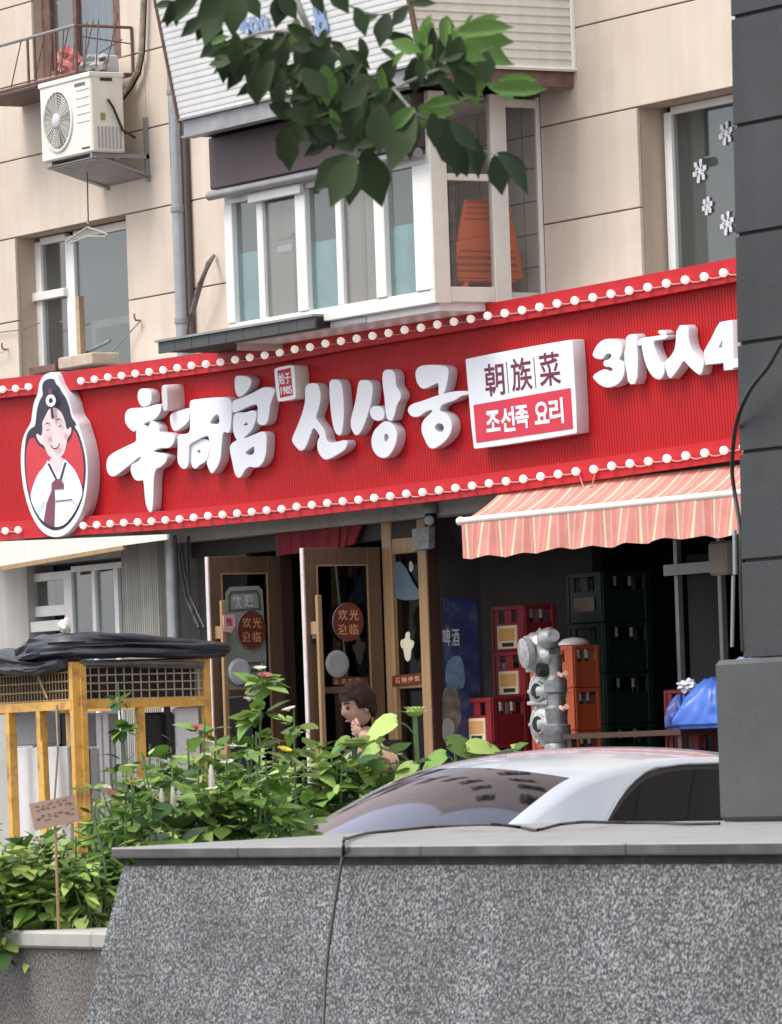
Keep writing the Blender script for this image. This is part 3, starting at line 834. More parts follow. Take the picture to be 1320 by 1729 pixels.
# drain pipes
dp = thing('drain_pipe', 'grey zinc drain pipe running down the beige wall', 'drain pipe', (wx(303, 500, -.08), -.08, 3.3))
px_ = wx(303, 400, -.08)
m_ = MB(); m_.tube([(px_, -.08, 3.4), (px_, -.08, 8.85)], 0.055, 16); m_.build('pipe', M['zinc'], dp, smooth=True)
for z in (5.05, 5.95, 6.9, 7.9):
    m_ = MB(); m_.disc((px_, -.08, z), (0, 0, 1), [(0.062, 0), (0.064, .01), (0.064, .04), (0.062, .05)], 16); m_.build('pipe_collar', M['steel'], dp)
m_ = MB(); xp = wx(317, 400, -.04); m_.tube([(xp, -.035, 4.9), (xp, -.035, 8.85)], 0.028, 8)
single(m_, 'conduit', mat('brown_conduit', (.10, .075, .08), .6), 'thin dark brown conduit beside the drain pipe', 'conduit', smooth=True)
m_ = MB(); xp = gx(292, 1000, -.1); m_.tube([(xp, -.1, .12), (xp, -.1, 3.36)], 0.05, 12)
dp2 = single(m_, 'drain_pipe', M['zinc'], 'lower length of grey pipe between the fluted column and the shop doors', 'drain pipe', smooth=True)
# slim wires drooping by the doorway
for k, (xa, ya_, xb, yb_) in enumerate(((303, 930, 336, 1060), (306, 920, 345, 1060), (318, 905, 330, 1055))):
    m_ = MB(); p = YP(xa, ya_, -.12); q2 = YP(xb, yb_, -.12); mid = (p + q2) / 2 + Vector((-.05, 0, -.08))
    m_.tube([p, (p + mid) / 2 + Vector((-.02, 0, 0)), mid, (mid + q2) / 2, q2], 0.012, 6)
    single(m_, 'cable', M['black'], ['thin black cable nearest the pipe left of the shop doors', 'black cable reaching furthest right left of the shop doors', 'short black cable hanging middle left of the shop doors'][k], 'cable')

# =================================================================== SHOP RECESS
sx0, sx1 = gx(300), SXR
rc = MB()
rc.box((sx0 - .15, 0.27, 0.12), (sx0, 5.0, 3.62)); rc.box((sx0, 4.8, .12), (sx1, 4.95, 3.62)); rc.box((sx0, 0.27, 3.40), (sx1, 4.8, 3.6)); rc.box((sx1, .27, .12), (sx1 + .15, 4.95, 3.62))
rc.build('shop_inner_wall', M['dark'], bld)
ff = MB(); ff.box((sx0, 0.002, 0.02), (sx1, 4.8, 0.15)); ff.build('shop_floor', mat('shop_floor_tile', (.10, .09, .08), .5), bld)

# =================================================================== SIGN
LEAN = 0.047
SP = Plane((0, -0.36, 3.40), (1, 0, 0), (0, -LEAN, 1))
sgn = thing('shop_sign', 'long red shop sign with white raised lettering and rows of bulbs', 'shop sign', (0, -0.36, 3.4))
topl = [(-70, 648), (0, 640), (118, 627), (278, 605), (440, 582), (580, 555), (760, 524), (1000, 481), (1247, 434), (1400, 404)]
botl = [(-70, 917), (0, 912), (300, 893), (440, 880), (600, 862), (760, 843), (1000, 811), (1248, 776), (1400, 754)]
def interp(l, x):
    for (a, b), (c, d) in zip(l, l[1:]):
        if x <= c or (c, d) == l[-1]:
            t = (x - a) / (c - a); return b + (d - b) * t
def edge_uv(l, y_off, w, n=28):
    pl = SP.off(w); out = []
    for i in range(n + 1):
        x = -70 + 1470 * i / n
        out.append(pl.uv(x, interp(l, x) + y_off * (1 + (x - 600) / 5700.0)))
    return out
BW = 0.075
def band(l, o0, o1, name):
    a = edge_uv(l, o0, BW); b = edge_uv(l, o1, BW)
    def S(p, w): return SP.o + SP.u * p[0] + SP.v * p[1] + SP.n * w
    mb = MB()
    for i in range(len(a) - 1):
        mb.hexa([S(b[i], 0.001), S(b[i + 1], 0.001), S(a[i + 1], 0.001), S(a[i], 0.001)], [S(b[i], BW), S(b[i + 1], BW), S(a[i + 1], BW), S(a[i], BW)])
    me = mb.build(name, M['red_band'], sgn); return a, b
# ribbed panel
ua, ub = SP.uv(-70, 770)[0], SP.uv(1400, 600)[0]
tops = edge_uv(topl, 10, 0, 60); bots = edge_uv(botl, -10, 0, 60)
def at(lst, u):
    for (a, b), (c, d) in zip(lst, lst[1:]):
        if u <= c: 
            t = (u - a) / (c - a); return b + (d - b) * t
    return lst[-1][1]
rp = MB(); P_ = 0.036; n = int((ub - ua) / P_)
def S(u, v, w): return SP.o + SP.u * u + SP.v * v + SP.n * w
for i in range(n):
    u = ua + i * P_
    for (p, q, w, w2) in ((0, .80, 0, 0), (.80, .86, 0, -.006), (.86, .94, -.006, -.006), (.94, 1.0, -.006, 0)):
        p, q = u + p * P_, u + q * P_
        rp.quad(S(p, at(bots, p), w), S(q, at(bots, q), w2), S(q, at(tops, q), w2), S(p, at(tops, p), w))
rp.build('ribbed_panel', M['red'], sgn)
bx_ = MB()
for i in range(60):
    a, b = tops[i], tops[i + 1]; c, d = bots[i], bots[i + 1]
    lo = [S(c[0], c[1], -.012), S(d[0], d[1], -.012), S(b[0], b[1], -.012), S(a[0], a[1], -.012)]
    hi = [Vector((p.x, -.004, p.z)) for p in lo]
    bx_.hexa(lo, hi)
bx_.build('sign_box', M['board_grey'], sgn)
ta, tb = band(topl, 0, 36, 'trim_band')
ba_, bb_ = band(botl, -34, 0, 'trim_band')
# bulbs
bm_ = MB(); bm_.disc((0, 0, 0), (0, -1, 0), [(0.016, 0), (0.018, .008), (0.027, .014), (0.031, .030), (0.027, .046), (0.015, .056), (0.004, .059)], 12)
bulb_me = bm_.mesh('bulb', smooth=True); bulb_me.materials.append(M['bulb'])
M['wire_pink'] = mat('pink_wire', (.62, .30, .28), .5)
skip_top = [(62, 122)]; skip_bot = [(50, 133)]
def row(l, yo, x_first, skips, drops):
    pl = SP.off(BW); pts = []
    u0 = pl.uv(x_first, interp(l, x_first) + yo)[0]
    k = -6
    while True:
        u = u0 + 0.2305 * k; k += 1
        # survey x of this u on the row
        lo, hi = -60.0, 1400.0
        for _ in range(30):
            md = (lo + hi) / 2
            if pl.uv(md, interp(l, md) + yo)[0] < u: lo = md
            else: hi = md
        if lo > 1360: break
        if lo < -50: continue
        y = interp(l, lo) + yo * (1 + (lo - 600) / 5700.0)
        v = pl.uv(lo, y)[1]
        if any(a < lo < b for a, b in skips):
            pts.append(None); continue
        p = S(u, v + random.uniform(-.003, .003), BW)
        o = link('bulb', bulb_me, sgn, loc=p - wl(sgn)); pts.append(p)
    mb = MB()
    for i in range(len(pts) - 1):
        if pts[i] is None or pts[i + 1] is None:
            if mb.v: mb.build('bulb_wire', M['wire_pink'], sgn); mb = MB()
            continue
        a, b = pts[i] + SP.n * .008, pts[i + 1] + SP.n * .008
        sag = 0.012 + 0.02 * random.random() ** 3
        if i in drops: sag = 0.14
        mb.tube([a, a * .75 + b * .25 - Vector((0, 0, sag * .8)), (a + b) / 2 - Vector((0, 0, sag)), a * .25 + b * .75 - Vector((0, 0, sag * .8)), b], 0.0055, 5)
    mb.build('bulb_wire', M['wire_pink'], sgn)
row(topl, 21, 10, skip_top, ())
row(botl, -17, 14, skip_bot, (41,))

# ---- raised lettering
LW = 0.088
def T(ox, oy, s, pts): return [(ox + x / s, oy + y / s) for x, y in pts]
def glyph(loops, label, w1=LW, parent=sgn, w0=0.004, sm=2):
    return shape('sign_letter', loops, SP, w0, w1, M['letter'], parent, sm, 0.006, label, side=M['letter_side'])
A = lambda p: T(170, 640, 7.52, p)
B = lambda p: T(280, 620, 6.6, p)
C = lambda p: T(480, 630, 8.25, p)
D = lambda p: T(640, 600, 8.25, p)
E = lambda p: T(990, 530, 4.889, p)
glyph([A([(480,135),(560,128),(625,150),(645,240),(625,325),(530,355),(490,310),(465,240)])], 'dot stroke at the top of the first character')
glyph([A([(370,378),(560,375),(700,330),(765,325),(755,430),(680,515),(600,535),(480,600),(435,665),(390,655),(315,570),(303,480),(325,410)])], 'upper bar of the first character')
glyph([A([(455,640),(490,600),(545,575),(600,650),(628,530),(690,555),(740,620),(735,690),(850,690),(935,735),(925,810),(870,875),(760,868),(665,905),(668,938),(840,962),(835,1040),(760,1115),(668,1150),(660,1600),(640,1690),(610,1680),(575,1600),(555,1450),(545,1270),(480,1292),(420,1270),(378,1170),(385,1090),(480,1050),(515,1000),(500,975),(430,1030),(350,1100),(230,1195),(160,1238),(110,1222),(72,1150),(75,1030),(125,960),(300,870),(460,800),(448,730)])], 'first large character')
glyph([B([(50,520),(190,480),(255,460),(262,590),(200,650),(120,710),(75,705),(45,600)])], 'left dot of the second character')
glyph([B([(262,385),(300,370),(480,350),(640,342),(700,350),(735,400),(720,700),(690,735),(630,705),(615,900),(605,1030),(565,1120),(510,1190),(485,1150),(448,1060),(495,960),(490,850),(472,748),(380,790),(270,850),(252,880),(250,1100),(205,1136),(165,1115),(125,1050),(135,860),(128,755),(200,757),(270,735),(272,560)]),
       B([(480,615),(580,490),(608,640),(500,645)])], 'second large character')
glyph([B([(272,880),(330,825),(420,803),(470,820),(488,880),(478,960),(440,1055),(370,1085),(335,1130),(300,1122),(270,1040)]), B([(345,920),(388,915),(385,970),(348,968)])], 'small square inside the second character', w1=LW - .02)
glyph([B([(770,115),(800,100),(925,108),(955,170),(905,265),(830,328),(792,322),(765,220)])], 'dot stroke at the top of the third character')
glyph([B([(742,380),(800,362),(930,312),(1060,240),(1110,225),(1222,242),(1190,320),(1155,420),(1140,570),(1115,630),(1070,648),(1015,620),(1025,520),(1022,410),(960,412),(850,465),(745,512),(738,460)])], 'roof stroke of the third character')
glyph([B([(750,535),(800,510),(880,515),(960,485),(1008,500),(1000,580),(962,690),(885,765),(830,818),(790,815),(748,720)]), B([(850,645),(900,602),(918,640),(890,662)])], 'upper square of the third character', w1=LW - .005)
glyph([B([(710,875),(780,820),(880,800),(1000,750),(1060,722),(1110,735),(1120,800),(1108,1000),(1060,1090),(1000,1120),(930,1100),(880,1135),(840,1210),(810,1235),(770,1200),(740,1060),(715,940)]), B([(870,955),(930,905),(985,868),(988,950),(960,985),(910,995)])], 'lower square of the third character', w1=LW - .003)
glyph([C([(285,210),(335,150),(450,150),(490,220),(500,380),(450,560),(425,630),(500,730),(565,820),(580,960),(660,985),(760,960),(830,942),(872,960),(865,1020),(820,1080),(700,1150),(600,1202),(540,1192),(480,1120),(455,1030),(465,940),(500,885),(480,840),(400,735),(350,880),(290,1040),(240,1078),(195,1065),(100,950),(120,880),(200,700),(270,500),(295,350)])], 'fourth character')
glyph([C([(625,130),(660,95),(760,100),(800,180),(818,400),(822,600),(805,790),(785,855),(745,862),(705,820),(670,700),(642,480),(628,280)])], 'upright stroke of the fourth character')
glyph([C([(1040,120),(1070,105),(1180,108),(1225,180),(1212,380),(1160,560),(1100,740),(1050,830),(1010,862),(970,850),(925,750),(925,650),(960,520),(1000,350),(1020,200)])], 'slanting stroke of the fifth character')
glyph([D([(-130,750),(-80,715),(0,715),(60,760),(70,860),(20,905),(-60,905),(-120,850)])], 'small leg of the fifth character', w1=LW - .003)
glyph([D([(45,300),(60,230),(95,205),(185,210),(225,300),(220,430),(290,520),(300,600),(245,670),(220,780),(190,890),(150,912),(105,880),(88,760),(72,560),(50,420)])], 'upright stroke of the fifth character')
glyph([D([(-20,1000),(60,925),(140,935),(205,1000),(245,1080),(235,1200),(190,1320),(120,1410),(50,1432),(-40,1390),(-100,1290),(-110,1170),(-75,1060)]), D([(65,1090),(110,1085),(138,1140),(110,1205),(60,1225)])], 'round bottom of the fifth character')
glyph([D([(500,240),(545,165),(660,140),(900,150),(950,180),(962,260),(920,480),(880,545),(825,552),(832,440),(820,370),(740,408),(640,460),(580,455),(520,370)])], 'top stroke of the sixth character')
glyph([D([(395,755),(440,690),(600,645),(800,570),(1020,510),(1240,507),(1240,543),(1130,560),(1060,622),(920,660),(850,700),(832,790),(900,805),(960,850),(1002,940),(1005,1050),(945,1160),(860,1240),(760,1298),(700,1285),(660,1230),(630,1160),(590,1070),(590,960),(640,880),(735,800),(742,745),(640,780),(560,845),(480,858),(420,820)]),
       D([(835 + 72 * math.cos(a * .7854), 1012 + 76 * math.sin(a * .7854)) for a in range(8)])], 'lower part of the sixth character')
glyph([E([(45,355),(70,285),(110,235),(160,212),(240,218),(285,255),(292,320),(258,382),(300,405),(312,460),(298,530),(250,585),(180,608),(120,592),(70,548),(48,512),(140,460),(165,478),(200,482),(222,462),(200,435),(142,432),(140,392),(180,385),(205,360),(205,330),(180,322),(152,332),(130,378)])], 'figure 3 at the right end', sm=1)
glyph([E([(325,182),(415,170),(412,270),(420,360),(416,570),(345,580),(330,460),(308,340),(328,260)])], 'left stroke of the character after the 3', sm=1)
glyph([E([(436,208),(600,186),(655,178),(662,200),(600,212),(545,220),(560,300),(600,390),(622,430),(636,405),(642,480),(618,532),(580,540),(530,500),(490,420),(462,310),(452,232),(436,234)])], 'hooked stroke of the character after the 3', w1=LW - .003, sm=1)
glyph([E([(585,142),(630,142),(660,172),(610,172)])], 'dot of the character after the 3', w1=LW - .006, sm=1)
glyph([E([(408,232),(470,222),(478,250),(412,262)])], 'short bar of the character after the 3', w1=LW - .006, sm=1)
glyph([E([(745,103),(835,98),(838,220),(865,310),(930,372),(968,392),(945,507),(900,482),(840,425),(800,375),(760,445),(720,500),(680,540),(640,405),(700,350),(735,280)])], 'two legged character before the 4', sm=1)
glyph([E([(1100,75),(1195,58),(1205,380),(1260,372),(1262,432),(1208,442),(1208,455),(1135,462),(1130,400),(980,417),(970,312),(1030,205),(1070,120)]), E([(1125,195),(1120,282),(1072,292)])], 'figure 4 beside the pillar', sm=0)

# ---- small seal boxes
def tagbox(q, inner, w1, parent, label, txt):
    s = shape('seal_box', [q], SP, .004, w1, M['letter'], sgn, 1, 0.004, label, side=M['cream'])
    if inner:
        a, b, c, d = inner; ce = [(a[0] + c[0]) / 2, (a[1] + c[1]) / 2]
        shape('seal_ground', [inner], SP, w1 + .0005, w1 + .003, M['red_band'], s, 0)
        text('seal_writing', txt[0], SP, *txt[1], M['letter'], s, w1 + .003, w1 + .006, .02)
        text('seal_writing', txt[2], SP, *txt[3], M['letter'], s, w1 + .003, w1 + .006, .03)
    return s
tagbox([(464, 622), (492, 617), (496, 620), (499, 670), (497, 673), (472, 678), (468, 676), (463, 628)], [(468, 626), (490, 621), (494, 667), (473, 672)], .135, sgn,
       'small red and white seal box between the third and fourth characters', ('始于', (480, 639, 20, 20), '1985', (483, 659, 19, 14)))
sm = shape('seal_box', [[(272, 653), (278, 650), (281, 652), (283, 690), (280, 694), (275, 693)]], SP, .0, .16, M['letter_side'], sgn, 1, .003, 'small pale seal box beside the first character', side=mat('pink_plastic', (.72, .60, .60), .5))

# ---- white light box with two scripts
q = [(787, 606), (962, 574), (966, 577), (974, 728), (971, 732), (803, 758), (799, 755), (786, 610)]
lb = shape('light_box', [q], SP, .004, .112, M['letter'], sgn, 1, .004, 'white and red light box with three Chinese characters over a Korean line', side=M['letter_side'])
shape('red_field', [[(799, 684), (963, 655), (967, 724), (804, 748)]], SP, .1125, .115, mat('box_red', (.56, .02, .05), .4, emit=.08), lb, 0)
MAR = mat('maroon_print', (.16, .015, .05), .5)
for ch, c in (('朝', (834.5, 641, 33, 56)), ('族', (880, 632, 35, 57)), ('菜', (927.5, 623, 36, 57))):
    text('printed_character', ch, SP, *c, MAR, lb, .1125, .1145, .012)
for xa in (857, 903):
    shape('divider', [[(xa - 3, 611 - (xa - 857) * .17), (xa - 2, 611 - (xa - 857) * .17), (xa + 2, 664 - (xa - 857) * .17), (xa + 1, 664 - (xa - 857) * .17)]], SP, .1125, .1145, M['ink'], lb, 0)
for s_, c in (('조', (832, 711, 24, 36)), ('선', (857, 708, 24, 42)), ('족', (881, 704, 23, 40)), ('요', (914, 697, 25, 38)), ('리', (939, 694, 24, 44))):
    text('printed_character', s_, SP, *c, M['letter'], lb, .1155, .118, .03)

# ---- portrait emblem
F = lambda p: T(20, 620, 5.762, p)
em = shape('portrait_emblem', [F([(385,50),(300,85),(262,170),(255,260),(215,340),(197,450),(190,540),(125,640),(92,760),(85,950),(110,1180),(170,1400),(250,1550),(330,1630),(430,1657),(530,1622),(620,1520),(690,1380),(727,1200),(737,980),(712,780),(655,600),(640,540),(590,480),(572,400),(535,280),(475,190),(450,120),(430,70)])],
           SP, .004, .125, M['letter'], sgn, 2, .006, 'oval white emblem with a smiling woman in a pale jacket', side=M['letter_side'])
lay = [.1255]
def flat(name, pts, m, sm=2):
    w = lay[0]; lay[0] += .0016
    return shape(name, [F(p) for p in pts], SP, w, w + .0015, m, em, sm)
def ell(cx, cy, rx, ry, n=28, a0=0, a1=6.2832): return [(cx + rx * math.cos(a0 + (a1 - a0) * i / n), cy + ry * math.sin(a0 + (a1 - a0) * i / n)) for i in range(n)]
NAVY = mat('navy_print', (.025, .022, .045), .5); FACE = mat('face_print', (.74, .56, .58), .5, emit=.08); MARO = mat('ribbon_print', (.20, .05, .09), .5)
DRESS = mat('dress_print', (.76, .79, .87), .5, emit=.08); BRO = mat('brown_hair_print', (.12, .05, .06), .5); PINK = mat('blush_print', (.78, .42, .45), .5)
flat('ring', [[(150,620),(125,760),(120,950),(140,1160),(195,1370),(280,1520),(370,1580),(440,1590),(520,1560),(600,1470),(670,1330),(705,1180),(722,980),(700,800),(640,610),(560,540),(400,560),(240,560)]], NAVY)
flat('red_ground', [[(165,700),(140,800),(135,950),(152,1160),(205,1350),(290,1490),(370,1545),(440,1560),(510,1535),(585,1450),(650,1320),(688,1180),(704,980),(684,810),(630,640),(560,560),(400,560),(240,580)]], mat('emblem_red', (.62, .03, .05), .45))
flat('hair', [[(300,150),(340,115),(410,110),(425,165),(460,190),(480,240),(520,290),(555,380),(575,490),(630,555),(600,575),(590,650),(560,710),(520,760),(460,800),(360,810),(300,790),(240,740),(220,680),(175,690),(140,740),(150,680),(205,620),(232,540),(240,420),(270,320),(305,270),(292,210)]], NAVY)
flat('face', [[(330,470),(360,400),(430,390),(490,450),(520,540),(535,620),(575,570),(580,640),(540,690),(530,760),(505,850),(450,890),(390,885),(345,850),(315,760),(270,740),(235,670),(240,640),(290,680),(300,580),(292,540)]], FACE)
flat('neck', [[(375,870),(500,870),(510,960),(440,1075),(360,960)]], FACE, 1)
flat('dress', [[(355,890),(440,1060),(500,880),(560,940),(620,1010),(670,1130),(690,1220),(655,1320),(600,1430),(520,1530),(440,1558),(370,1545),(290,1490),(230,1400),(175,1270),(205,1150),(250,1040),(320,960)]], DRESS, 1)
flat('neck', [[(385,880),(490,875),(495,935),(440,1040),(378,940)]], FACE, 1)
flat('collar', [[(345,940),(365,935),(440,1090),(425,1100)], ], NAVY, 0)
flat('collar', [[(512,925),(528,925),(480,1100),(462,1095)]], NAVY, 0)
flat('ribbon', [[(385,1130),(430,1085),(470,1090),(500,1130),(500,1185),(410,1190),(415,1300),(408,1555),(370,1545),(310,1505),(335,1330),(385,1200)]], MARO, 0)
flat('hem_line', [[(425,1300),(585,1282),(586,1292),(425,1310)]], NAVY, 0)
flat('sleeve_line', [[(590,1290),(640,1355),(636,1362),(585,1298)]], mat('fold_print', (.45, .52, .68), .5), 0)
flat('sleeve_line', [[(310,1300),(245,1410),(252,1416),(318,1306)]], bpy.data.materials['fold_print'], 0)
flat('eyebrow', [[(315,560),(345,535),(370,545),(345,550)]], NAVY, 0)
flat('eyebrow', [[(425,520),(450,498),(485,505),(455,512)]], NAVY, 0)
flat('eye', [[(325,598),(350,612),(375,600),(350,622)]], NAVY, 0)
flat('eye', [[(445,585),(470,565),(490,560),(468,582)]], NAVY, 0)
flat('cheek', [ell(345, 675, 20, 22)], mat('soft_blush_print', (.76, .50, .52), .5, emit=.05), 0)
flat('cheek', [ell(500, 645, 20, 22)], bpy.data.materials['soft_blush_print'], 0)
flat('mouth', [[(372,752),(395,772),(425,776),(450,758),(466,732),(462,765),(440,795),(418,803),(395,792),(378,772)]], BRO, 0)
flat('teeth', [[(392,773),(425,779),(452,757),(445,772),(424,786),(402,783)]], DRESS, 0)
flat('hair_pin', [ell(378, 325, 48, 60), ell(378, 325, 20, 26)[::-1]], DRESS, 0)
flat('parting', [[(375,395),(395,392),(412,490),(395,510),(382,490)]], NAVY, 0)
flat('hair_bow', [ell(368, 235, 18, 28)], MARO, 0)

# things lying on the ledge
m_ = MB(); a, b, c, d = YP(556, 553, -.9), YP(618, 545, -.9), YP(640, 534, -.7), YP(585, 541, -.7)
m_.hexa([a, b, c, d], [p + Vector((0, 0, .045)) for p in (a, b, c, d)])
single(m_, 'foam_board', M['letter_side'], 'white foam board lying flat on the ledge above the sign', 'foam board', bevel=.006)
m_ = MB()
for k, (xa, ya_, xb, yb_) in enumerate(((580, 540, 640, 526), (600, 545, 690, 520), (655, 532, 700, 516))):
    a, b = YP(xa, ya_, -.72 - .06 * k), YP(xb, yb_, -.72 - .06 * k)
    m_.hexa([a, b, b + Vector((0, .22, 0)), a + Vector((0, .22, 0))], [p + Vector((0, 0, .012)) for p in (a, b, b + Vector((0, .22, .03)), a + Vector((0, .22, .03)))])
single(m_, 'scrap_boards', mat('grey_scrap_board', (.34, .31, .28), .8), 'loose pile of grey scrap boards on top of the sign under the bay', 'scrap boards')

# =================================================================== SHOP FRONT (doors)
YD = 0.12
ZF = 0.15
xB = YP(646, 1000, YD).x            # hinge line of the right hand door
xA = YP(476, 1000, YD).x            # hinge line of the left hand door
xP0, xP1 = YP(712, 1000, YD).x, YP(726, 1000, YD).x
def leaf(xh, pxe, pytop, label, stickers):
    """door leaf standing open at a right angle to the front"""
    ye = XPL(pxe, 1000, xh).y
    zt_ = XPL(pxe, pytop, xh).z
    st = 0.115; t = 0.042
    f = MB()
    f.box((xh - t, ye + .012, ZF + .01), (xh, ye + st, zt_)); f.box((xh - t, YD - st - .01, ZF + .01), (xh, YD - .01, zt_))
    f.box((xh - t + .001, ye + st, zt_ - .13), (xh - .001, YD - st - .01, zt_)); f.box((xh - t + .001, ye + st, ZF + .01), (xh - .001, YD - st - .01, ZF + .22))
    zm = XPL(600, 1163, xh).z
    f.box((xh - t + .002, ye + st, zm - .03), (xh - .002, YD - st - .01, zm + .02))
    d = f.build('door', M['wood'], bld, bevel=.004, label=label)
    e = MB(); e.box((xh - t - .001, ye, ZF + .01), (xh + .001, ye + .012, zt_)); e.build('door_edge', M['edge'], d)
    for (c0_, c1_) in ((ZF + .22, zm - .03), (zm + .02, zt_ - .13)):
        k = MB(); k.box((xh - t / 2 - .003, ye + st, c0_), (xh - t / 2 + .003, YD - st - .01, c1_)); k.build('pane', M['glass_dark'], d)
    for (c0_, c1_) in ((ZF + .22, zt_ - .13),):
        k = MB()
        for yy in (ye + st, YD - st - .022):
            k.box((xh - .004, yy, c0_), (xh + .004, yy + .012, c1_))
        k.box((xh - .004, ye + st + .012, c1_ - .012), (xh + .004, YD - st - .022, c1_))
        k.build('glazing_bead', M['wood_light'], d)
    # pull handle: a wooden bar on two blocks
    zh1, zh0 = zm + .72 if pxe > 400 else zm + .72, zm - .75
    hb = MB(); hy = ye + .045
    for zz_ in (zh1 - .25, zh0 + .25): hb.box((xh + .0005, hy + .0, zz_ - .05), (xh + .09, hy + .035, zz_ + .05))
    hb.box((xh + .09, hy - .003, zh0), (xh + .125, hy + .038, zh1))
    hb.build('handle', M['wood_light'], d, bevel=.004)
    return d, Plane((xh, 0, 0), (0, 1, 0), (0, 0, 1)), ye, zt_, zm
dA, pA, yeA, ztA, zmA = leaf(xA, 352, 940, 'left glazed wooden door standing open, with a welcome roundel and a menu poster', 0)
dB, pB, yeB, ztB, zmB = leaf(xB, 513, 925, 'right glazed wooden door standing open, with a welcome roundel', 0)
RND = mat('roundel_brown', (.16, .035, .025), .5); RTX = mat('roundel_gold', (.66, .36, .16), .5)
def roundel(d, pl, cx, cy, rx, ry, w):
    o = shape('round_sticker', [ell(cx, cy, rx, ry, 24)], pl, w, w + .012, RND, d, 0, side=M['steel'])
    for ch, dx, dy in (('欢', -.36, -.36), ('光', .36, -.36), ('迎', -.36, .38), ('临', .36, .38)):
        text('sticker_character', ch, pl, cx + dx * rx, cy + dy * ry, rx * .60, ry * .56, RTX, o, w + .0125, w + .015, .01)
roundel(dB, pB, 588, 1050, 26, 33, .0)
roundel(dA, pA, 425, 1063, 24, 32, .03)
# menu poster on the left door glass
o = shape('menu_poster', [[(381, 1000), (388, 991), (436, 989), (443, 996), (450, 1110), (447, 1170), (384, 1180), (378, 1100)]], pA, -.012, -.008, mat('poster_green_grey', (.30, .33, .29), .7), dA, 0)
shape('poster_border', [[(385, 1006), (390, 998), (434, 996), (439, 1003), (442, 1030), (386, 1034)], [(389, 1008), (392, 1003), (432, 1001), (435, 1007), (437, 1026), (390, 1029)][::-1]], pA, -.0075, -.006, mat('poster_dark', (.10, .12, .10), .7), dA, 0)
for i, yy in enumerate((1118, 1130, 1142, 1154)):
    shape('poster_line', [[(404, yy), (446, yy - 1), (446, yy + 4), (404, yy + 5)]], pA, -.0075, -.006, bpy.data.materials['poster_dark'], dA, 0)
text('poster_character', '欢', pA, 400, 1016, 15, 22, M['letter_side'], dA, -.0055, -.004, .03)
text('poster_character', '迎', pA, 420, 1014, 15, 22, M['letter_side'], dA, -.0055, -.004, .03)
o = MB(); o.disc((xB + .02, XPL(566, 1121, xB).y, XPL(566, 1121, xB).z), (1, 0, 0), [(.10, 0), (.105, .01), (.08, .02)], 20); o.build('round_plate', M['board_grey'], dB)
o = MB(); o.disc((xA + .02, XPL(401, 1134, xA).y, XPL(401, 1134, xA).z), (1, 0, 0), [(.10, 0), (.105, .01), (.08, .02)], 20); o.build('round_plate', M['letter_side'], dA)
BRS = mat('brown_strip', (.13, .028, .02), .5)
o = shape('lettered_strip', [[(562, 1140), (622, 1144), (622, 1158), (562, 1156)]], pB, -.005, .001, BRS, dB, 0)
for i, ch in enumerate('正宗拌面'):
    text('strip_character', ch, pB, 568 + i * 12, 1150, 8, 9, RTX, o, .0015, .003, .01)
o = shape('small_sticker', [[(525, 1060), (539, 1060), (540, 1088), (526, 1088)]], pB, .0005, .003, M['ink'], dB, 0)
shape('small_sticker_face', [[(527, 1063), (538, 1063), (538, 1078), (527, 1078)]], pB, .0035, .005, M['board_white'], dB, 0)

# side light and posts
pD = wallplane(YD)
sl_ = MB()
zt2 = YP(680, 930, YD).z
zs = YP(680, 1156, YD).z
xq0, xq1 = YP(652, 1000, YD).x, YP(662, 1000, YD).x
sl_.box((xB + .004, YD, ZF), (xq1, YD + .09, zt2 + .25)); sl_.box((xq1, YD + .01, zt2 - .02), (xP0, YD + .08, zt2 + .1)); sl_.box((xq1, YD + .01, zs - .03), (xP0, YD + .08, zs + .02))
sl_.box((xq1, YD + .01, ZF), (xP0, YD + .08, ZF + .3))
sw = sl_.build('side_light', M['wood_light'], bld, bevel=.005, label='narrow glazed light beside the right hand door')
for (c0_, c1_) in ((ZF + .3, zs - .03), (zs + .02, zt2 - .02)):
    k = MB(); k.box((xq1, YD + .04, c0_), (xP0, YD + .046, c1_)); k.build('pane', M['glass_dark'], sw)
o = shape('lettered_strip', [[(662, 1141), (712, 1136), (712, 1153), (662, 1159)]], pD, .001, .006, BRS, sw, 0)
for i, ch in enumerate('石锅拌饭'):
    text('strip_character', ch, pD, 671 + i * 11, 1149 - i * 1.2, 8.5, 9, RTX, o, .0065, .008, .01)
# paper cut figure on the side light
PC = mat('cream_paper', (.62, .56, .44), .7)
shape('paper_figure', [[(688, 1066), (692, 1068), (691, 1080), (699, 1082), (698, 1092), (694, 1096), (693, 1112), (688, 1118), (683, 1112), (681, 1096), (676, 1092), (676, 1080), (684, 1079), (684, 1070)]], pD, .0, .004, PC, sw, 1)
shape('paper_figure', [[(691, 946), (696, 950), (698, 960), (694, 967), (690, 962)]], pD, .0, .004, M['board_grey'], sw, 1)
shape('blue_print', [[(663, 950), (680, 948), (700, 990), (712, 1000), (712, 1012), (672, 1014), (666, 1000)]], pD, -.03, -.025, mat('grey_blue_print', (.10, .15, .19), .6), sw, 1)
po = MB(); po.box((xP0, YD - .03, ZF), (xP1, YD + .075, 3.40)); 
post = po.build('door_post', M['wood_light'], bld, bevel=.006, label='pale wooden post at the right end of the doors')
po = MB(); po.box((xP1 + .0005, YD - .02, ZF), (xP1 + .012, YD + .074, 3.38)); po.build('post_side', M['wood_dark'], post)
po = MB(); po.box((xA - .07, YD, ZF), (xA - .003, YD + .10, 3.40)); po.build('door_post', M['wood_dark'], bld)
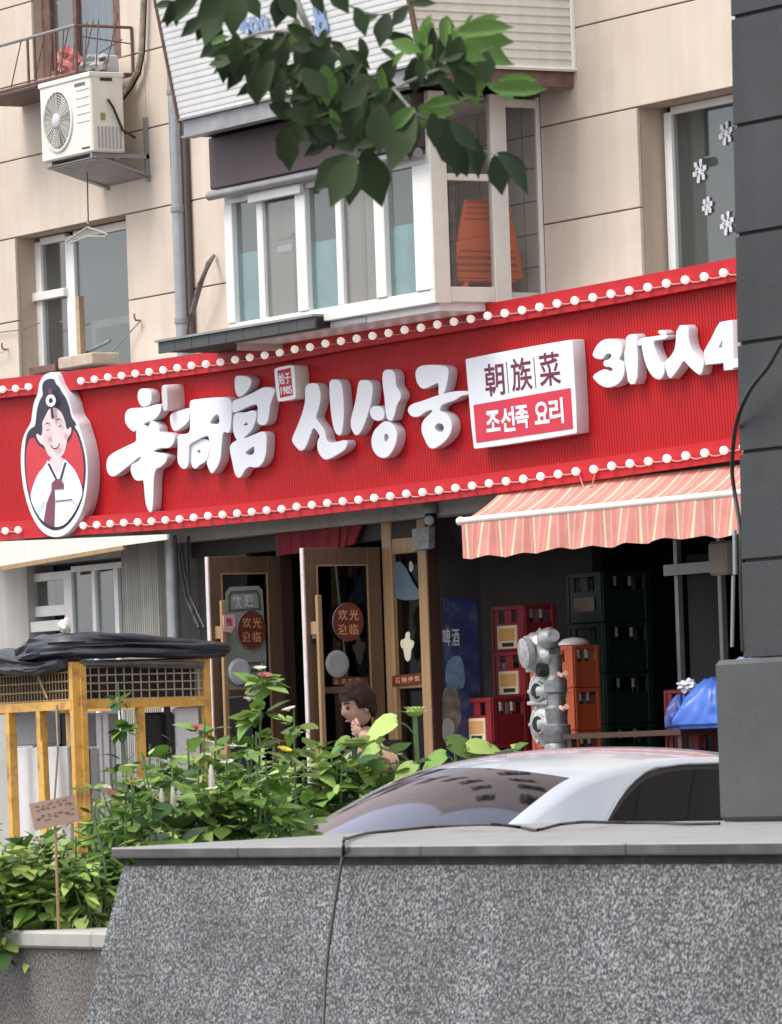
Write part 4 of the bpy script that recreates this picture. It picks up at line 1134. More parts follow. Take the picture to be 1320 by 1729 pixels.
hd = MB(); hd.box((xA - 1.9, YD + .02, 3.17), (xP1 - .003, YD + .12, 3.405)); hd.box((xP1 + .013, .30, 3.1), (SXR, .4, 3.395)); hd.build('door_header', mat('dark_header', (.035, .03, .028), .7), bld, bevel=.005)
# fixed frame left of the doors
xs0 = gx(303)
fx_ = MB(); fx_.box((xs0 + .05, YD + .03, ZF), (xA - .6, YD + .08, 3.17)); fx_.build('dark_side_panel', mat('grey_dark_panel', (.06, .06, .062), .6), bld)
# red cloth above the doors
rcg = MB(); pr = [(470, 872), (520, 868), (570, 866), (622, 862)]; pb_ = [(468, 938), (520, 932), (570, 926), (600, 918)]
yy_ = YD - .04
for i in range(24):
    t0, t1 = i / 24, (i + 1) / 24
    def lp(l, t):
        k = min(int(t * 3), 2); f_ = t * 3 - k; return (l[k][0] + (l[k + 1][0] - l[k][0]) * f_, l[k][1] + (l[k + 1][1] - l[k][1]) * f_)
    a, b, c, d = lp(pb_, t0), lp(pb_, t1), lp(pr, t1), lp(pr, t0)
    w = lambda q_, k: YP(q_[0], q_[1], yy_ + .012 * math.sin(k * 1.9))
    rcg.quad(w(a, i), w(b, i + 1), w(c, i + 1), w(d, i))
single(rcg, 'banner', mat('dark_red_cloth', (.22, .012, .022), .8, .2, 6), 'dark red cloth banner hanging above the open doors', 'banner')
# interior things behind the glass: dim partition and pipes
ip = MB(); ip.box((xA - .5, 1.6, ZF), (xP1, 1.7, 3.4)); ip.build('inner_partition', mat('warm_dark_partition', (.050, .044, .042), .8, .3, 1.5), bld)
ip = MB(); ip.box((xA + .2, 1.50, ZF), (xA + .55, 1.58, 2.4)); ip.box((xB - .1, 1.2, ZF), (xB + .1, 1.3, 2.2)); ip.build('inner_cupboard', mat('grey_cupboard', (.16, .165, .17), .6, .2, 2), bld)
tb = MB(); tb.tube([XPL(567, 952, xB - .2), XPL(602, 1290, xB - .2)], .012, 6)
single(tb, 'pole', mat('grey_pole', (.3, .3, .3), .5), 'thin grey pole leaning behind the right hand door glass', 'pole')

# red lucky tag on the left door and its paddle board
tg = shape('price_tag', [[(377, 1039), (396, 1037), (398, 1056), (390, 1068), (378, 1066)]], pA.off(.16), 0, .01, mat('pink_tag', (.70, .36, .40), .5), None, 0)
tag(tg, 'pink and white tag at the top of the left door handle', 'tag')
text('tag_character', '推', pA.off(.16), 387, 1050, 11, 14, mat('tag_red', (.4, .03, .06), .5), None, .0102, .012, .02)
tc_ = [o for o in COL.objects if o.name.startswith('tag_character')][0]; tc_.parent = tg; 

# dome camera and plate above the post
cz = YP(727, 876, -.05)
cm = thing('security_camera', 'small dark dome camera under the sign above the door post', 'camera', tuple(cz))
k = MB(); k.disc(cz + Vector((0, 0, .09)), (0, 0, -1), [(.02, -.06), (.05, -.02), (.055, .03), (.05, .05)], 16); k.build('housing', M['steel'], cm, smooth=True)
k = MB(); k.ball(cz, .052, 14, 8); k.build('dome', M['black'], cm, smooth=True)
k = MB(); k.disc(cz + Vector((.028, -.03, -.012)), (.7, -.7, -.2), [(.032, 0), (.038, .006), (.03, .012)], 16); k.build('lens_ring', M['board_grey'], cm, smooth=True)
q = [YP(694, 893, -.02), YP(724, 888, -.02), YP(723, 926, -.02), YP(697, 931, -.02)]
k = MB(); k.hexa(q, [p + Vector((0, .06, 0)) for p in q]); pt = single(k, 'junction_box', mat('dull_box', (.20, .21, .20), .6, .3, 20), 'small grey box fixed under the camera above the post', 'junction box', bevel=.006)

# =================================================================== BEER CRATES
def crate(label, w, d, h, m, loc, group=None, holes=2, side_holes=2, paper=True, rib=False):
    """open plastic bottle crate, origin at the front left bottom corner"""
    t = thing('beer_crate', label, 'crate', loc, group)
    L = Vector(loc); b = MB(); th = .018
    z1_, z2_ = h * .62, h * .90
    def B(x0, x1, y0_, y1_, z0, z1): b.box(L + Vector((x0, y0_, z0)), L + Vector((x1, y1_, z1)))
    B(.004, w - .004, .004, d - .004, 0.002, .02)
    for (yy0, yy1) in ((0, th), (d - th, d)):                 # front and back walls with bottle windows
        B(0, w, yy0, yy1, 0, z1_); B(0, w, yy0 - .004 * (yy0 == 0), yy1, z2_, h)
        ws = w / (holes * 2 + 1) * .82; gap = (w - holes * ws * 1.15) / (holes + 1); x = 0
        for i in range(holes + 1):
            B(x, x + gap, yy0, yy1, z1_, z2_); x += gap + ws * 1.15
    for (xx0, xx1) in ((0, th), (w - th, w)):
        B(xx0, xx1, th, d - th, 0, z1_); B(xx0, xx1 + .004 * (xx0 > 0), th, d - th, z2_, h)
        hw = d * .34; cy = d / 2
        B(xx0, xx1, th, cy - hw, z1_, z2_); B(xx0, xx1, cy + hw, d - th, z1_, z2_)
    for xx in (w * .0, w * .93):                               # corner ribs
        B(xx, xx + w * .07, -.008, 0, .01, h * .99)
    for yy in (d * .02, d * .86): B(w, w + .008, yy, yy + d * .12, .01, h * .99)
    body = b.build('crate_body', m, t, bevel=.003)
    if paper:
        k = MB(); k.box(L + Vector((w * .20, -.011, h * .05)), L + Vector((w * .80, -.0005, h * .56))); lbp = k.build('paper_label', M['label'], t)
        k = MB(); k.box(L + Vector((w * .25, -.0125, h * .22)), L + Vector((w * .75, -.0112, h * .50))); k.build('orange_print', M['label_orange'], lbp)
        k = MB(); k.box(L + Vector((w * .34, -.0125, h * .09)), L + Vector((w * .70, -.0112, h * .18))); k.build('black_print', M['ink'], lbp)
    return t
def bottle_at(p, label, group, r=.030):
    """dark bottle, foil at its neck, standing in a crate"""
    label = label
    t = thing('beer_bottle', label, 'bottle', tuple(p), group)
    k = MB(); k.disc(p, (0, 0, 1), [(r * .9, 0), (r, .01), (r, .15), (r * .8, .18), (r * .45, .225)], 10); k.build('glass_body', M['bottle'], t, smooth=True)
    k = MB(); k.disc(p, (0, 0, 1), [(r * .46, .226), (r * .40, .275), (r * .48, .28), (r * .48, .295), (r * .2, .298)], 10); k.build('neck_foil', M['bottle_neck'], t, smooth=True)
    return t

def stack(px_l, px_r, py_top, py_bot, yf, side_px, m, names, group, gm, n_down, bot_label, paper=True, bot=True, floorz=ZF, where='stack'):
    """crates one on another, the topmost at the survey height, down to the floor"""
    pt_, pb2 = YP((px_l + px_r) / 2, py_top, yf), YP((px_l + px_r) / 2, py_bot, yf)
    h = pt_.z - pb2.z
    x0, x1 = YP(px_l, py_top, yf).x, YP(px_r, py_top, yf).x
    d = XPL(side_px, py_top, x1).y - yf
    nn = max(n_down, round((pt_.z - floorz) / h))
    z = pt_.z - h
    for i in range(nn):
        if i >= n_down:
            hh = (pt_.z - n_down * h - floorz) / max(1, nn - n_down)
            z = pt_.z - n_down * h - (i - n_down + 1) * hh
        else:
            hh = h; z = pt_.z - (i + 1) * h
        if i >= n_down:
            crate('%s lower crate of the %s' % (['first', 'second', 'third', 'fourth', 'fifth', 'sixth', 'seventh', 'eighth', 'ninth'][min(8, i - n_down)], where), x1 - x0, d, hh - .004, m, (x0, yf, z), group, paper=False)
            continue
        lab = names[min(i, len(names) - 1)]
        crate(lab, x1 - x0, d, hh - .004, m, (x0, yf, z), group, paper=paper)
        if bot:
            w = x1 - x0
            for sd3, fx in (('left', .27), ('right', .73)):
                bottle_at(Vector((x0 + w * fx, yf + .055, z + hh * .80 - .262)), sd3 + ' dark bottle at the front of the ' + bot_label[min(i, len(bot_label) - 1)], 'bottles in the ' + bot_label[min(i, len(bot_label) - 1)])
            for sd3, fy in (('nearer', .35), ('farther', .65)):
                bottle_at(Vector((x1 - .055, yf + d * fy + .0, z + hh * .80 - .262)), sd3 + ' dark bottle at the side of the ' + bot_label[min(i, len(bot_label) - 1)], 'side bottles in the ' + bot_label[min(i, len(bot_label) - 1)])
    zb_ = pt_.z - n_down * h
    return x0, x1, d, zb_, h
def plinth(x0, x1, y0_, y1_, z, label):
    """low wooden bench carrying a stack"""
    t = thing('bench', label, 'bench', ((x0 + x1) / 2, (y0_ + y1_) / 2, ZF))
    k = MB(); k.box((x0 - .02, y0_ - .02, z - .04), (x1 + .02, y1_ + .02, z - .002)); k.build('bench_top', M['wood_dark'], t)
    for xx in (x0, x1 - .05):
        for yy in (y0_, y1_ - .05):
            k = MB(); k.box((xx, yy, ZF), (xx + .05, yy + .05, z - .04)); k.build('leg', M['wood_dark'], t)
RG = 'red beer crates stacked in the shop mouth'
x0, x1, d, zb_, h = stack(829, 883, 1022, 1099, .75, 938, M['crate_red'], ['red beer crate on top of the tall red stack', 'red beer crate second from the top of the tall red stack', 'red beer crate low in the tall red stack'],
                          RG, None, 3, ['topmost red crate', 'second red crate of the tall stack', 'third red crate of the tall stack'], where='tall red stack')
x0, x1, d, zb_, h = stack(779, 829, 1178, 1256, .42, 892, M['crate_red'], ['red beer crate standing alone at the left front, lowest of the red crates', 'x'], RG, None, 1, ['front left red crate'], where='front left red stack')
OG = 'orange crates in one stack'
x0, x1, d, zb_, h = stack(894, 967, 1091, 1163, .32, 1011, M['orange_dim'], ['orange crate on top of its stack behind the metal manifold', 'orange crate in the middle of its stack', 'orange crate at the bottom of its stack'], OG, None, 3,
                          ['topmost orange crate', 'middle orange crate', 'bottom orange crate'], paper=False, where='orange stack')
XO, YO, ZO = x0, .32, YP(930, 1091, .32).z
GG = 'green crates stacked deep in the shop'
ords = ['topmost', 'second', 'third', 'fourth', 'fifth']
def gstack(px_l, px_r, py_top, py_bot, yf, side_px, n, where, paper=True):
    r = stack(px_l, px_r, py_top, py_bot, yf, side_px, M['crate_green'], ['green beer crate, %s of the %s stack' % (o_, where) for o_ in ords], GG, None, n,
              ['%s crate, %s green stack' % (o_, where) for o_ in ords], paper=False, where=where + ' green stack')
    x0, x1, d, zb_, h = r
    if paper:
        for k_ in range(n):
            z = YP((px_l + px_r) / 2, py_top, yf).z - (k_ + 1) * h
            k = MB(); k.box((x0 + (x1 - x0) * .22, yf - .012, z + h * .22), (x0 + (x1 - x0) * .82, yf - .009, z + h * .50))
            prs = [o for o in COL.objects if o.get('category') == 'crate' and abs(o.location.x - x0) < 1e-4 and abs(o.location.y - yf) < 1e-4 and abs(o.location.z - z) < .01]
            k.build('paper_label', mat('dull_label', (.20, .15, .12), .8), prs[0] if prs else None)
gstack(956, 1014, 966, 1052, 1.35, 1098, 4, 'right hand')
gstack(880, 940, 984, 1070, 2.1, 1000, 3, 'rear left', False)
x0, x1, d, zb_, h = stack(800, 852, 1006, 1060, 2.3, 900, M['crate_red'], ['dim red crate, topmost of the stack in the dark behind the tall red stack', 'dim red crate, second in the dark behind the tall red stack', 'dim red crate, third in the dark behind the tall red stack'],
                          'red crates in the dark at the back', None, 3, ['rear red crate'], bot=False, where='dim red stack at the back')
# red crate and blue bag on a table at the right
x0, x1, d, zb_, h = stack(1121, 1178, 1163, 1232, .45, 1215, M['crate_red'], ['red crate at the far right beside the blue plastic bundle'], RG, None, 1, ['far right red crate'], paper=False, where='x', floorz=1.2)
tz = zb_
plinth(x0 - .12, x1 + .9, -.32, .45 + d, tz, 'dark wooden table carrying the blue bundle and the right hand red crate')
random.seed(3)
def lump(c, r, sc, seed, amp=.25, n=18, m=12):
    k = MB(); k.ball((0, 0, 0), 1.0, n, m)
    for i, p in enumerate(k.v):
        q = p.normalized()
        f = 1 + amp * (noise.noise(q * 2.1 + Vector((seed, 0, 0)))) * 1.6 + amp * .75 * (.5 - abs(noise.noise(q * 2.6 + Vector((0, seed, 0)))) * 2) + amp * .18 * noise.noise(q * 9 + Vector((0, seed, 0)))
        k.v[i] = Vector((q.x * sc[0], q.y * sc[1], q.z * sc[2])) * (r * f) + Vector(c)
    return k
cb = YP(1180, 1215, -.15)
bz = tz
bun = thing('plastic_bundle', 'bright blue plastic bundle tied at the top beside the pillar', 'bundle', (cb.x, cb.y, bz))
def draped(c, rx, ry, h, nf, seed, top=.18):
    """gathered plastic sheet: radial folds that tighten towards the tied top"""
    k = MB(); n, m = 96, 22
    for i in range(m + 1):
        t = i / m
        prof = (1 - t ** 2.2) * (1 - top) + top + .10 * math.sin(t * 3.1) - .12 * (t < .05)
        for j in range(n):
            a = 6.2832 * j / n
            f = .16 * math.sin(nf * a + 2.2 * t + 3 * noise.noise(Vector((math.cos(a) + seed, math.sin(a), t * .8)))) * (.35 + .65 * t)
            f += .38 * noise.noise(Vector((math.cos(a) * 1.3 + seed, math.sin(a) * 1.3, t * 1.1))) + .10 * noise.noise(Vector((math.cos(a) * 5, math.sin(a) * 5 + seed, t * 4)))
            r = prof * (1 + f)
            k.v.append(Vector((c[0] + rx * r * math.cos(a) + .05 * t * math.sin(seed), c[1] + ry * r * math.sin(a), c[2] + h * (t + .09 * noise.noise(Vector((math.cos(a) * 2, math.sin(a) * 2, seed))) * t))))
    for i in range(m):
        for j in range(n): k.f.append((i * n + j, i * n + (j + 1) % n, (i + 1) * n + (j + 1) % n, (i + 1) * n + j))
    k.f.append(tuple(reversed(range(n)))); k.f.append(tuple(m * n + j for j in range(n)))
    return k
bun.location = bun.location
draped((cb.x + .22, cb.y, bz), .36, .24, .34, 9, 1.3, .35).build('blue_sheet', M['blue_bag'], bun, smooth=True)
draped((cb.x - .07, cb.y - .06, bz), .15, .12, .24, 7, 4.2, .3).build('dark_blue_sheet', mat('dark_blue_sheet', (.035, .06, .26), .45, .2, 8), bun, smooth=True)
draped((cb.x + .50, cb.y + .05, bz + .22), .22, .16, .26, 6, 7.7, .3).build('pale_sheet', M['blue_pale'], bun, smooth=True)
k = lump((cb.x + .02, cb.y - .10, bz + .30), .055, (1.6, .8, .7), 8.3, .45, 30, 20); k.build('white_knot', M['board_white'], bun)

# metal rack, switch box
rk = thing('metal_rack', 'dark metal rack with a light rail at the right of the shop', 'rack', (YP(1150, 1200, .9).x, .9, ZF))
x0, x1 = YP(1149, 1100, .9).x, YP(1222, 1100, .9).x
for i, xx in enumerate((x0, x1)):
    k = MB(); k.box((xx - .022, .88, ZF), (xx + .022, .92, 3.3)); k.build('upright', M['steel'], rk)
k = MB(); z = YP(1180, 958, .9).z; k.box((x0 - .1, .84, z - .045), (x1 - .0, .878, z + .035)); k.build('rail', mat('pale_rail', (.36, .36, .36), .5), rk)
for z in (.9, 1.7):
    k = MB(); k.box((x0, .90, z), (x1, 1.5, z + .03)); k.build('shelf', M['steel'], rk)
for i in range(14):
    pass
shm = MB(); nn = 30
for i in range(nn):
    a = x0 + .03 + (x1 - x0 - .06) * i / nn
    shm.quad((a, .96 + .02 * (i % 2), ZF), (a + (x1 - x0 - .06) / nn, .96 + .02 * ((i + 1) % 2), ZF), (a + (x1 - x0 - .06) / nn, .96 + .02 * ((i + 1) % 2), 2.9), (a, .96 + .02 * (i % 2), 2.9))
shm.build('strip_curtain', mat('dark_strip_curtain', (.035, .035, .038), .5), rk)
q = YP(1220, 942, .3)
k = MB(); k.box((q.x - .12, .25, q.z - .12), (q.x + .10, .36, q.z + .12)); single(k, 'switch_box', mat('beige_box', (.36, .31, .26), .6), 'beige switch box high up beside the pillar', 'switch box', bevel=.02)

# blue beer poster on the return wall behind the post
xw = xP1 + .02
rw = MB(); rw.box((xP1 - .02, YD + .08, ZF), (xw, YD + .44, 3.39)); rw.build('return_wall', M['dark'], bld)
pw = Plane((xw, 0, 0), (0, 1, 0), (0, 0, 1))
m_ = MB(); y_a, y_b = YD + .10, YD + .40
pz0, pz1 = .9, XPL(760, 1010, xw).z
m_.box((xw + .001, y_a, pz0), (xw + .006, y_b, pz1))
ps = single(m_, 'beer_poster', mat('beer_poster_blue', (.028, .035, .13), .5, .4, 5, dirt=(.18, .24, .32), dirt_amt=.6), 'dark blue beer poster with white characters behind the door post', 'poster')
for ch, cx, cy in (('啤', 762, 1076), ('酒', 777, 1076)):
    text('poster_character', ch, pw, cx - 8, cy, 13, 30, M['board_white'], ps, .0065, .008, .01)
def pposter(pts, m, w):
    return shape('poster_picture', [pts], pw, w, w + .001, m, ps, 1)
SKYB = mat('poster_pale_blue', (.16, .26, .38), .5, .3, 12)
pposter([(752, 1120), (768, 1105), (782, 1112), (786, 1160), (770, 1165), (752, 1160)], SKYB, .007)
pposter([(748, 1165), (760, 1155), (775, 1170), (780, 1215), (768, 1240), (750, 1245), (746, 1200)], mat('poster_brown_picture', (.20, .17, .14), .5, .5, 14), .0085)
pposter([(746, 1215), (760, 1212), (768, 1222), (764, 1250), (748, 1256)], M['board_grey'], .0100)

# round plastic lid on the orange stack
q = Vector((XO + .42, YO + .12, ZO + .002))
k = MB(); k.disc(q, (0, 0, 1), [(.12, 0), (.115, .02), (.08, .045), (.02, .055)], 20); single(k, 'round_cover', mat('pale_lid', (.55, .50, .52), .35), 'pale round plastic lid lying on the topmost orange crate', 'lid', smooth=True)

# cast metal manifold
mxp = YP(938, 1170, -.25)
man = thing('pipe_manifold', 'silver cast metal manifold with two round black ports in front of the orange crates', 'pipe manifold', (mxp.x, -.25, .12))
mx, my = mxp.x, -.25
def mz(py): return YP(938, py, my).z
DX = Vector((.15, -.99, 0)).normalized()         # the ports look towards the street
k = MB(); k.disc((mx, my, 0), (0, 0, 1), [(.10, .12), (.10, mz(1262)), (.085, mz(1255)), (.10, mz(1250)), (.10, mz(1225)), (.075, mz(1222)), (.085, mz(1196)), (.06, mz(1190)), (.06, mz(1172)), (.085, mz(1168)), (.085, mz(1148)), (.055, mz(1140)), (.055, mz(1112)), (.07, mz(1105))], 20)
k.build('riser_pipe', M['cast'], man, smooth=True)
for i, py in enumerate((1222, 1166)):
    zc_ = mz(py); c = Vector((mx - .14, my - .02, zc_))
    k = MB(); k.disc(c, DX, [(.05, -.12), (.15, -.10), (.165, -.06), (.165, -.01), (.13, .0), (.10, .03), (.075, .035), (.070, .06), (.060, .062), (.058, .02)], 24)
    k.tube([c, Vector((mx, my, zc_))], .07, 10)
    for a_ in range(6):
        w = a_ * math.pi / 3; s_ = DX.cross(Vector((0, 0, 1)))
        k.disc(c + s_ * (.145 * math.cos(w)) + Vector((0, 0, .145 * math.sin(w))) + DX * (-.012), DX, [(.016, 0), (.016, .022), (.006, .026)], 6)
    bo = k.build('port_body', M['cast_light'], man, smooth=True)
    k = MB(); k.disc(c + DX * .035, DX, [(.056, 0), (.056, .022), (.02, .024)], 20); k.build('port_bore', M['black'], bo)
    k = MB(); k.tube([Vector((mx + .05, my, zc_ + .12)), Vector((mx + .17, my - .05, zc_ + .10)), Vector((mx + .26, my - .08, zc_ + .12))], [.016, .014, .02], 8); k.build('lever', M['orange_dim'] if False else mat('flesh_plastic', (.66, .42, .34), .5), man, smooth=True)
    k = MB(); k.box((mx - .30, my - .06, zc_ + .14), (mx - .04, my + .02, zc_ + .17)); k.box((mx - .26, my - .05, zc_ + .19), (mx - .02, my + .01, zc_ + .215)); k.build('bracket', M['cast_light'], man, bevel=.006)
c = Vector((mx - .16, my - .02, mz(1100)))
k = lump(c, .155, (1.1, .8, .95), 2.2, .22, 22, 16); k.disc(c + Vector((.02, -.1, .0)), (-.2, -1, -.1), [(.11, 0), (.11, .05), (.07, .06)], 18); k.build('pump_head', M['cast_light'], man, smooth=True)
k = MB(); k.disc(c + Vector((.17, -.03, .10)), (1, -.3, .1), [(.05, -.14), (.075, -.05), (.075, .03), (.05, .08), (.045, .13)], 16); k.tube([c + Vector((.02, 0, .02)), c + Vector((.16, -.03, .10))], .05, 10); k.build('elbow', M['cast_light'], man, smooth=True)
k = MB(); k.disc(c + Vector((.12, -.03, -.13)), (-.3, -1, 0), [(.05, -.02), (.05, .06), (.03, .07)], 14); k.build('port_bore', M['black'], man, smooth=True)

# =================================================================== AWNING
awn = thing('awning', 'faded coral striped awning half rolled out over the shop mouth', 'awning', (YP(1000, 860, -.6).x, -.36, 3.2))
yb = -.72
A0, A1 = YP(780, 884, yb), YP(1262, 826, yb)
zbar = (A0.z + A1.z) / 2
T0 = YP(822, 849, -.40); T1x = A1.x
ztop = 3.40
clo = stripes('awning_cloth', 0, .225, [(0.0, (.58, .215, .18)), (.30, (.62, .27, .23)), (.42, (.56, .19, .16)), (.47, (.62, .44, .22)), (.52, (.68, .60, .52)), (.58, (.62, .48, .26)), (.62, (.60, .26, .22)), (.90, (.66, .36, .31))], .8, .14)
dd = MB(); NX = 90
x0, x1 = A0.x + .02, A1.x + .4
def dr(x): return .014 * math.sin(x * 9) + .01 * noise.noise(Vector((x * 3, 1, 0)))
for i in range(NX):
    a = x0 + (x1 - x0) * i / NX; b = x0 + (x1 - x0) * (i + 1) / NX
    rows_ = 5
    for j in range(rows_):
        s0, s1 = j / rows_, (j + 1) / rows_
        def Q(x, s): return Vector((x, yb + (.34) * s, zbar + (ztop - zbar) * s - .03 * math.sin(s * 3.14) + dr(x) * math.sin(s * 3.14)))
        dd.quad(Q(a, s0), Q(b, s0), Q(b, s1), Q(a, s1))
dd.build('canopy', clo, awn, smooth=True)
vl = MB(); NX = 160
for i in range(NX):
    a = x0 + (x1 - x0) * i / NX; b = x0 + (x1 - x0) * (i + 1) / NX
    R_ = 4
    for j in range(R_):
        def Q(x, s):
            hem = .245 + .022 * abs(math.sin(x * 7.0)) + .015 * noise.noise(Vector((x * 1.5, 7, 0)))
            return Vector((x, yb - .018 - .02 * s + s * .030 * math.sin(x * 14 + 2 * noise.noise(Vector((x, 0, 3)))), zbar - .018 - hem * s))
        vl.quad(Q(a, j / R_), Q(b, j / R_), Q(b, (j + 1) / R_), Q(a, (j + 1) / R_))
vl.build('valance', clo, awn, smooth=True)
k = MB(); k.tube([(x0 - .03, yb - .005, zbar), (x1, yb - .005, zbar)], .026, 12); k.build('front_bar', M['cream'], awn, smooth=True)
k = MB(); k.disc((x0 - .03, yb - .005, zbar), (-1, 0, 0), [(.03, -.02), (.034, 0), (.03, .02)], 12); k.build('bar_cap', M['white'], awn)
k = MB(); k.tube([(x0 + .2, -.30, 3.34), (x1, -.30, 3.34)], .035, 10); k.build('roller', M['steel'], awn, smooth=True)
for xx in (x0 + .35, x1 - .6):
    k = MB(); k.tube([(xx, -.05, 3.15), (xx + .25, -.38, 3.08), (xx, yb + .02, zbar - .01)], .014, 6); k.build('folding_arm', M['steel'], awn, smooth=True)

# =================================================================== ITEMS ON THE UPPER WALL
# air conditioner
acx0, acx1 = YP(68, 200, -.55).x, YP(154, 200, -.55).x
ac_yf = -.55; ac_yb = XPL(210, 200, acx1).y
az1, az0 = YP(110, 130, -.55).z, YP(110, 262, -.55).z
az1, az0 = 7.13, 6.49
ac = thing('air_conditioner', 'cream outdoor air conditioning unit hung on the wall under the wire rack', 'air conditioner', ((acx0 + acx1) / 2, (ac_yf + ac_yb) / 2, az0))
k = MB(); k.box((acx0, ac_yf, az0), (acx1, ac_yb, az1)); k.build('casing', M['cream'], ac, bevel=.014)
k = MB(); k.box((acx0 - .006, ac_yf - .012, az1 - .03), (acx1 + .006, ac_yb + .006, az1 + .012)); k.build('lid', M['cream'], ac, bevel=.006)
W_ = acx1 - acx0; fc = Vector((acx0 + W_ * .36, ac_yf, az0 + .315)); fr_ = .235
k = MB(); k.disc(fc, (0, -1, 0), [(fr_ + .025, -.001), (fr_ + .022, .014), (fr_, .018), (fr_ - .006, .004)], 36); k.build('fan_ring', M['cream'], ac, smooth=True)
k = MB(); k.disc(fc + Vector((0, -.004, 0)), (0, -1, 0), [(fr_ - .004, 0), (fr_ - .004, .001), (.01, .0015)], 36); k.build('fan_recess', mat('fan_grey', (.13, .125, .12), .6, .3, 6), ac)
k = MB()
for i in range(5):
    a = i * 1.2566 + .3
    for j in range(5):
        a0_, a1_ = a + j * .17, a + (j + 1) * .17
        k.quad(fc + Vector((.05 * math.cos(a0_), -.008, .05 * math.sin(a0_))), fc + Vector((.215 * math.cos(a0_), -.006 - .006 * j / 5, .215 * math.sin(a0_))),
               fc + Vector((.215 * math.cos(a1_), -.006 - .006 * (j + 1) / 5, .215 * math.sin(a1_))), fc + Vector((.05 * math.cos(a1_), -.008, .05 * math.sin(a1_))))
k.build('fan_blade', mat('fan_blade_grey', (.34, .33, .31), .5), ac)
k = MB()
for r_ in [.06 + .022 * i for i in range(8)]:
    k.tube([fc + Vector((r_ * math.cos(t * math.pi / 14), -.020, r_ * math.sin(t * math.pi / 14))) for t in range(29)], .0022, 4)
for i in range(24):
    a = i * math.pi / 12; k.tube([fc + Vector((.05 * math.cos(a), -.018, .05 * math.sin(a))), fc + Vector((fr_ * math.cos(a), -.018, fr_ * math.sin(a)))], .002, 4)
k.build('fan_grille', M['cream'], ac, kind='stuff')
k = MB(); k.disc(fc + Vector((0, -.012, 0)), (0, -1, 0), [(.062, 0), (.060, .014), (.045, .024), (.01, .027)], 24); k.build('fan_hub', M['letter_side'], ac, smooth=True)
pac = wallplane(ac_yf)
for i in range(5):
    k = MB(); zz_ = az0 + .26 + i * .065; k.box((acx0 + W_ * .72, ac_yf - .006, zz_), (acx1 - .03, ac_yf - .0005, zz_ + .008)); k.build('moulded_line', M['cream'], ac)
k = MB(); k.box((acx0 + W_ * .70, ac_yf - .004, az1 - .085), (acx0 + W_ * .90, ac_yf - .0006, az1 - .06)); k.build('name_print', mat('grey_print', (.14, .14, .15), .6), ac)
k = MB(); k.box((acx1 - .17, ac_yf - .006, az0 + .04), (acx1 - .04, ac_yf - .0006, az0 + .05)); k.build('moulded_mark', M['ink'], ac)
k = MB(); dsd = ac_yb - ac_yf
for i in range(7): k.box((acx1 + .0005, ac_yf + dsd * (.18 + .11 * i), az0 + .03), (acx1 + .008, ac_yf + dsd * (.18 + .11 * i) + .012, az0 + .21))
k.build('side_louvres', M['board_grey'], ac, kind='stuff')
k = MB(); k.box((acx1 + .0005, ac_yf + dsd * .30, az1 - .06), (acx1 + .006, ac_yf + dsd * .66, az1 - .035)); k.build('hand_slot', M['ink'], ac)
k = MB(); k.box((acx1 + .0005, ac_yf + dsd * .28, az0 + .26), (acx1 + .004, ac_yf + dsd * .42, az0 + .32)); k.build('rating_label', mat('olive_label', (.30, .30, .12), .6), ac)
k = MB(); k.tube([(acx1 + .012, ac_yf + dsd * .5, az0 + .43), (acx1 + .03, ac_yf + dsd * .62, az0 + .36), (acx1 + .02, ac_yf + dsd * .9, az0 + .18), (acx1 + .03, ac_yb + .08, az0 + .12)], .011, 6); k.build('power_lead', M['ink'], ac, smooth=True)
for xx in (acx0 + .1, acx1 - .08):
    k = MB(); k.box((xx, ac_yf + .02, az0 - .04), (xx + .04, -.001, az0 - .003)); k.hexa([Vector((xx, ac_yf + .12, az0 - .05)), Vector((xx + .03, ac_yf + .12, az0 - .05)), Vector((xx + .03, ac_yf + .15, az0 - .04)), Vector((xx, ac_yf + .15, az0 - .04))],
        [Vector((xx, -.03, az0 - .20)), Vector((xx + .03, -.03, az0 - .20)), Vector((xx + .03, -.001, az0 - .17)), Vector((xx, -.001, az0 - .17))]); k.box((xx, -.03, az0 - .22), (xx + .04, -.001, az0 + .3)); k.build('bracket', M['steel'], ac)
k = MB(); k.box((acx0 + .02, ac_yf + .05, az0 - .055), (acx1 - .02, ac_yf + .09, az0 - .042)); k.box((acx0 + .02, ac_yb - .09, az0 - .055), (acx1 - .02, ac_yb - .05, az0 - .042)); k.hexa([Vector((acx0 + .02, ac_yf + .03, az0 - .04)), Vector((acx1 - .0, ac_yf + .03, az0 - .04)), Vector((acx1 - .0, -.01, az0 - .19)), Vector((acx0 + .02, -.01, az0 - .19))], [Vector((acx0 + .02, ac_yf + .03, az0 - .032)), Vector((acx1 - .0, ac_yf + .03, az0 - .032)), Vector((acx1 - .0, -.01, az0 - .182)), Vector((acx0 + .02, -.01, az0 - .182))]); k.build('tray', M['steel'], ac)
# refrigerant lines
pts = [YP(243, -40, -.05), YP(238, 90, -.06), YP(232, 120, -.06), YP(215, 150, -.08), YP(206, 160, -.15)]
k = MB(); k.tube(pts, .022, 8); single(k, 'insulated_pipe', mat('tape_brown', (.32, .27, .22), .7, .3, 20), 'taped pipe curving down the wall to the air conditioner', 'pipe', smooth=True)
pts = [YP(248, -40, -.03), YP(243, 90, -.03), YP(236, 125, -.03), YP(222, 150, -.04), YP(208, 168, -.12)]
k = MB(); k.tube(pts, .010, 6); single(k, 'cable', M['black'], 'thin dark cable beside the taped air conditioner pipe', 'cable', smooth=True)
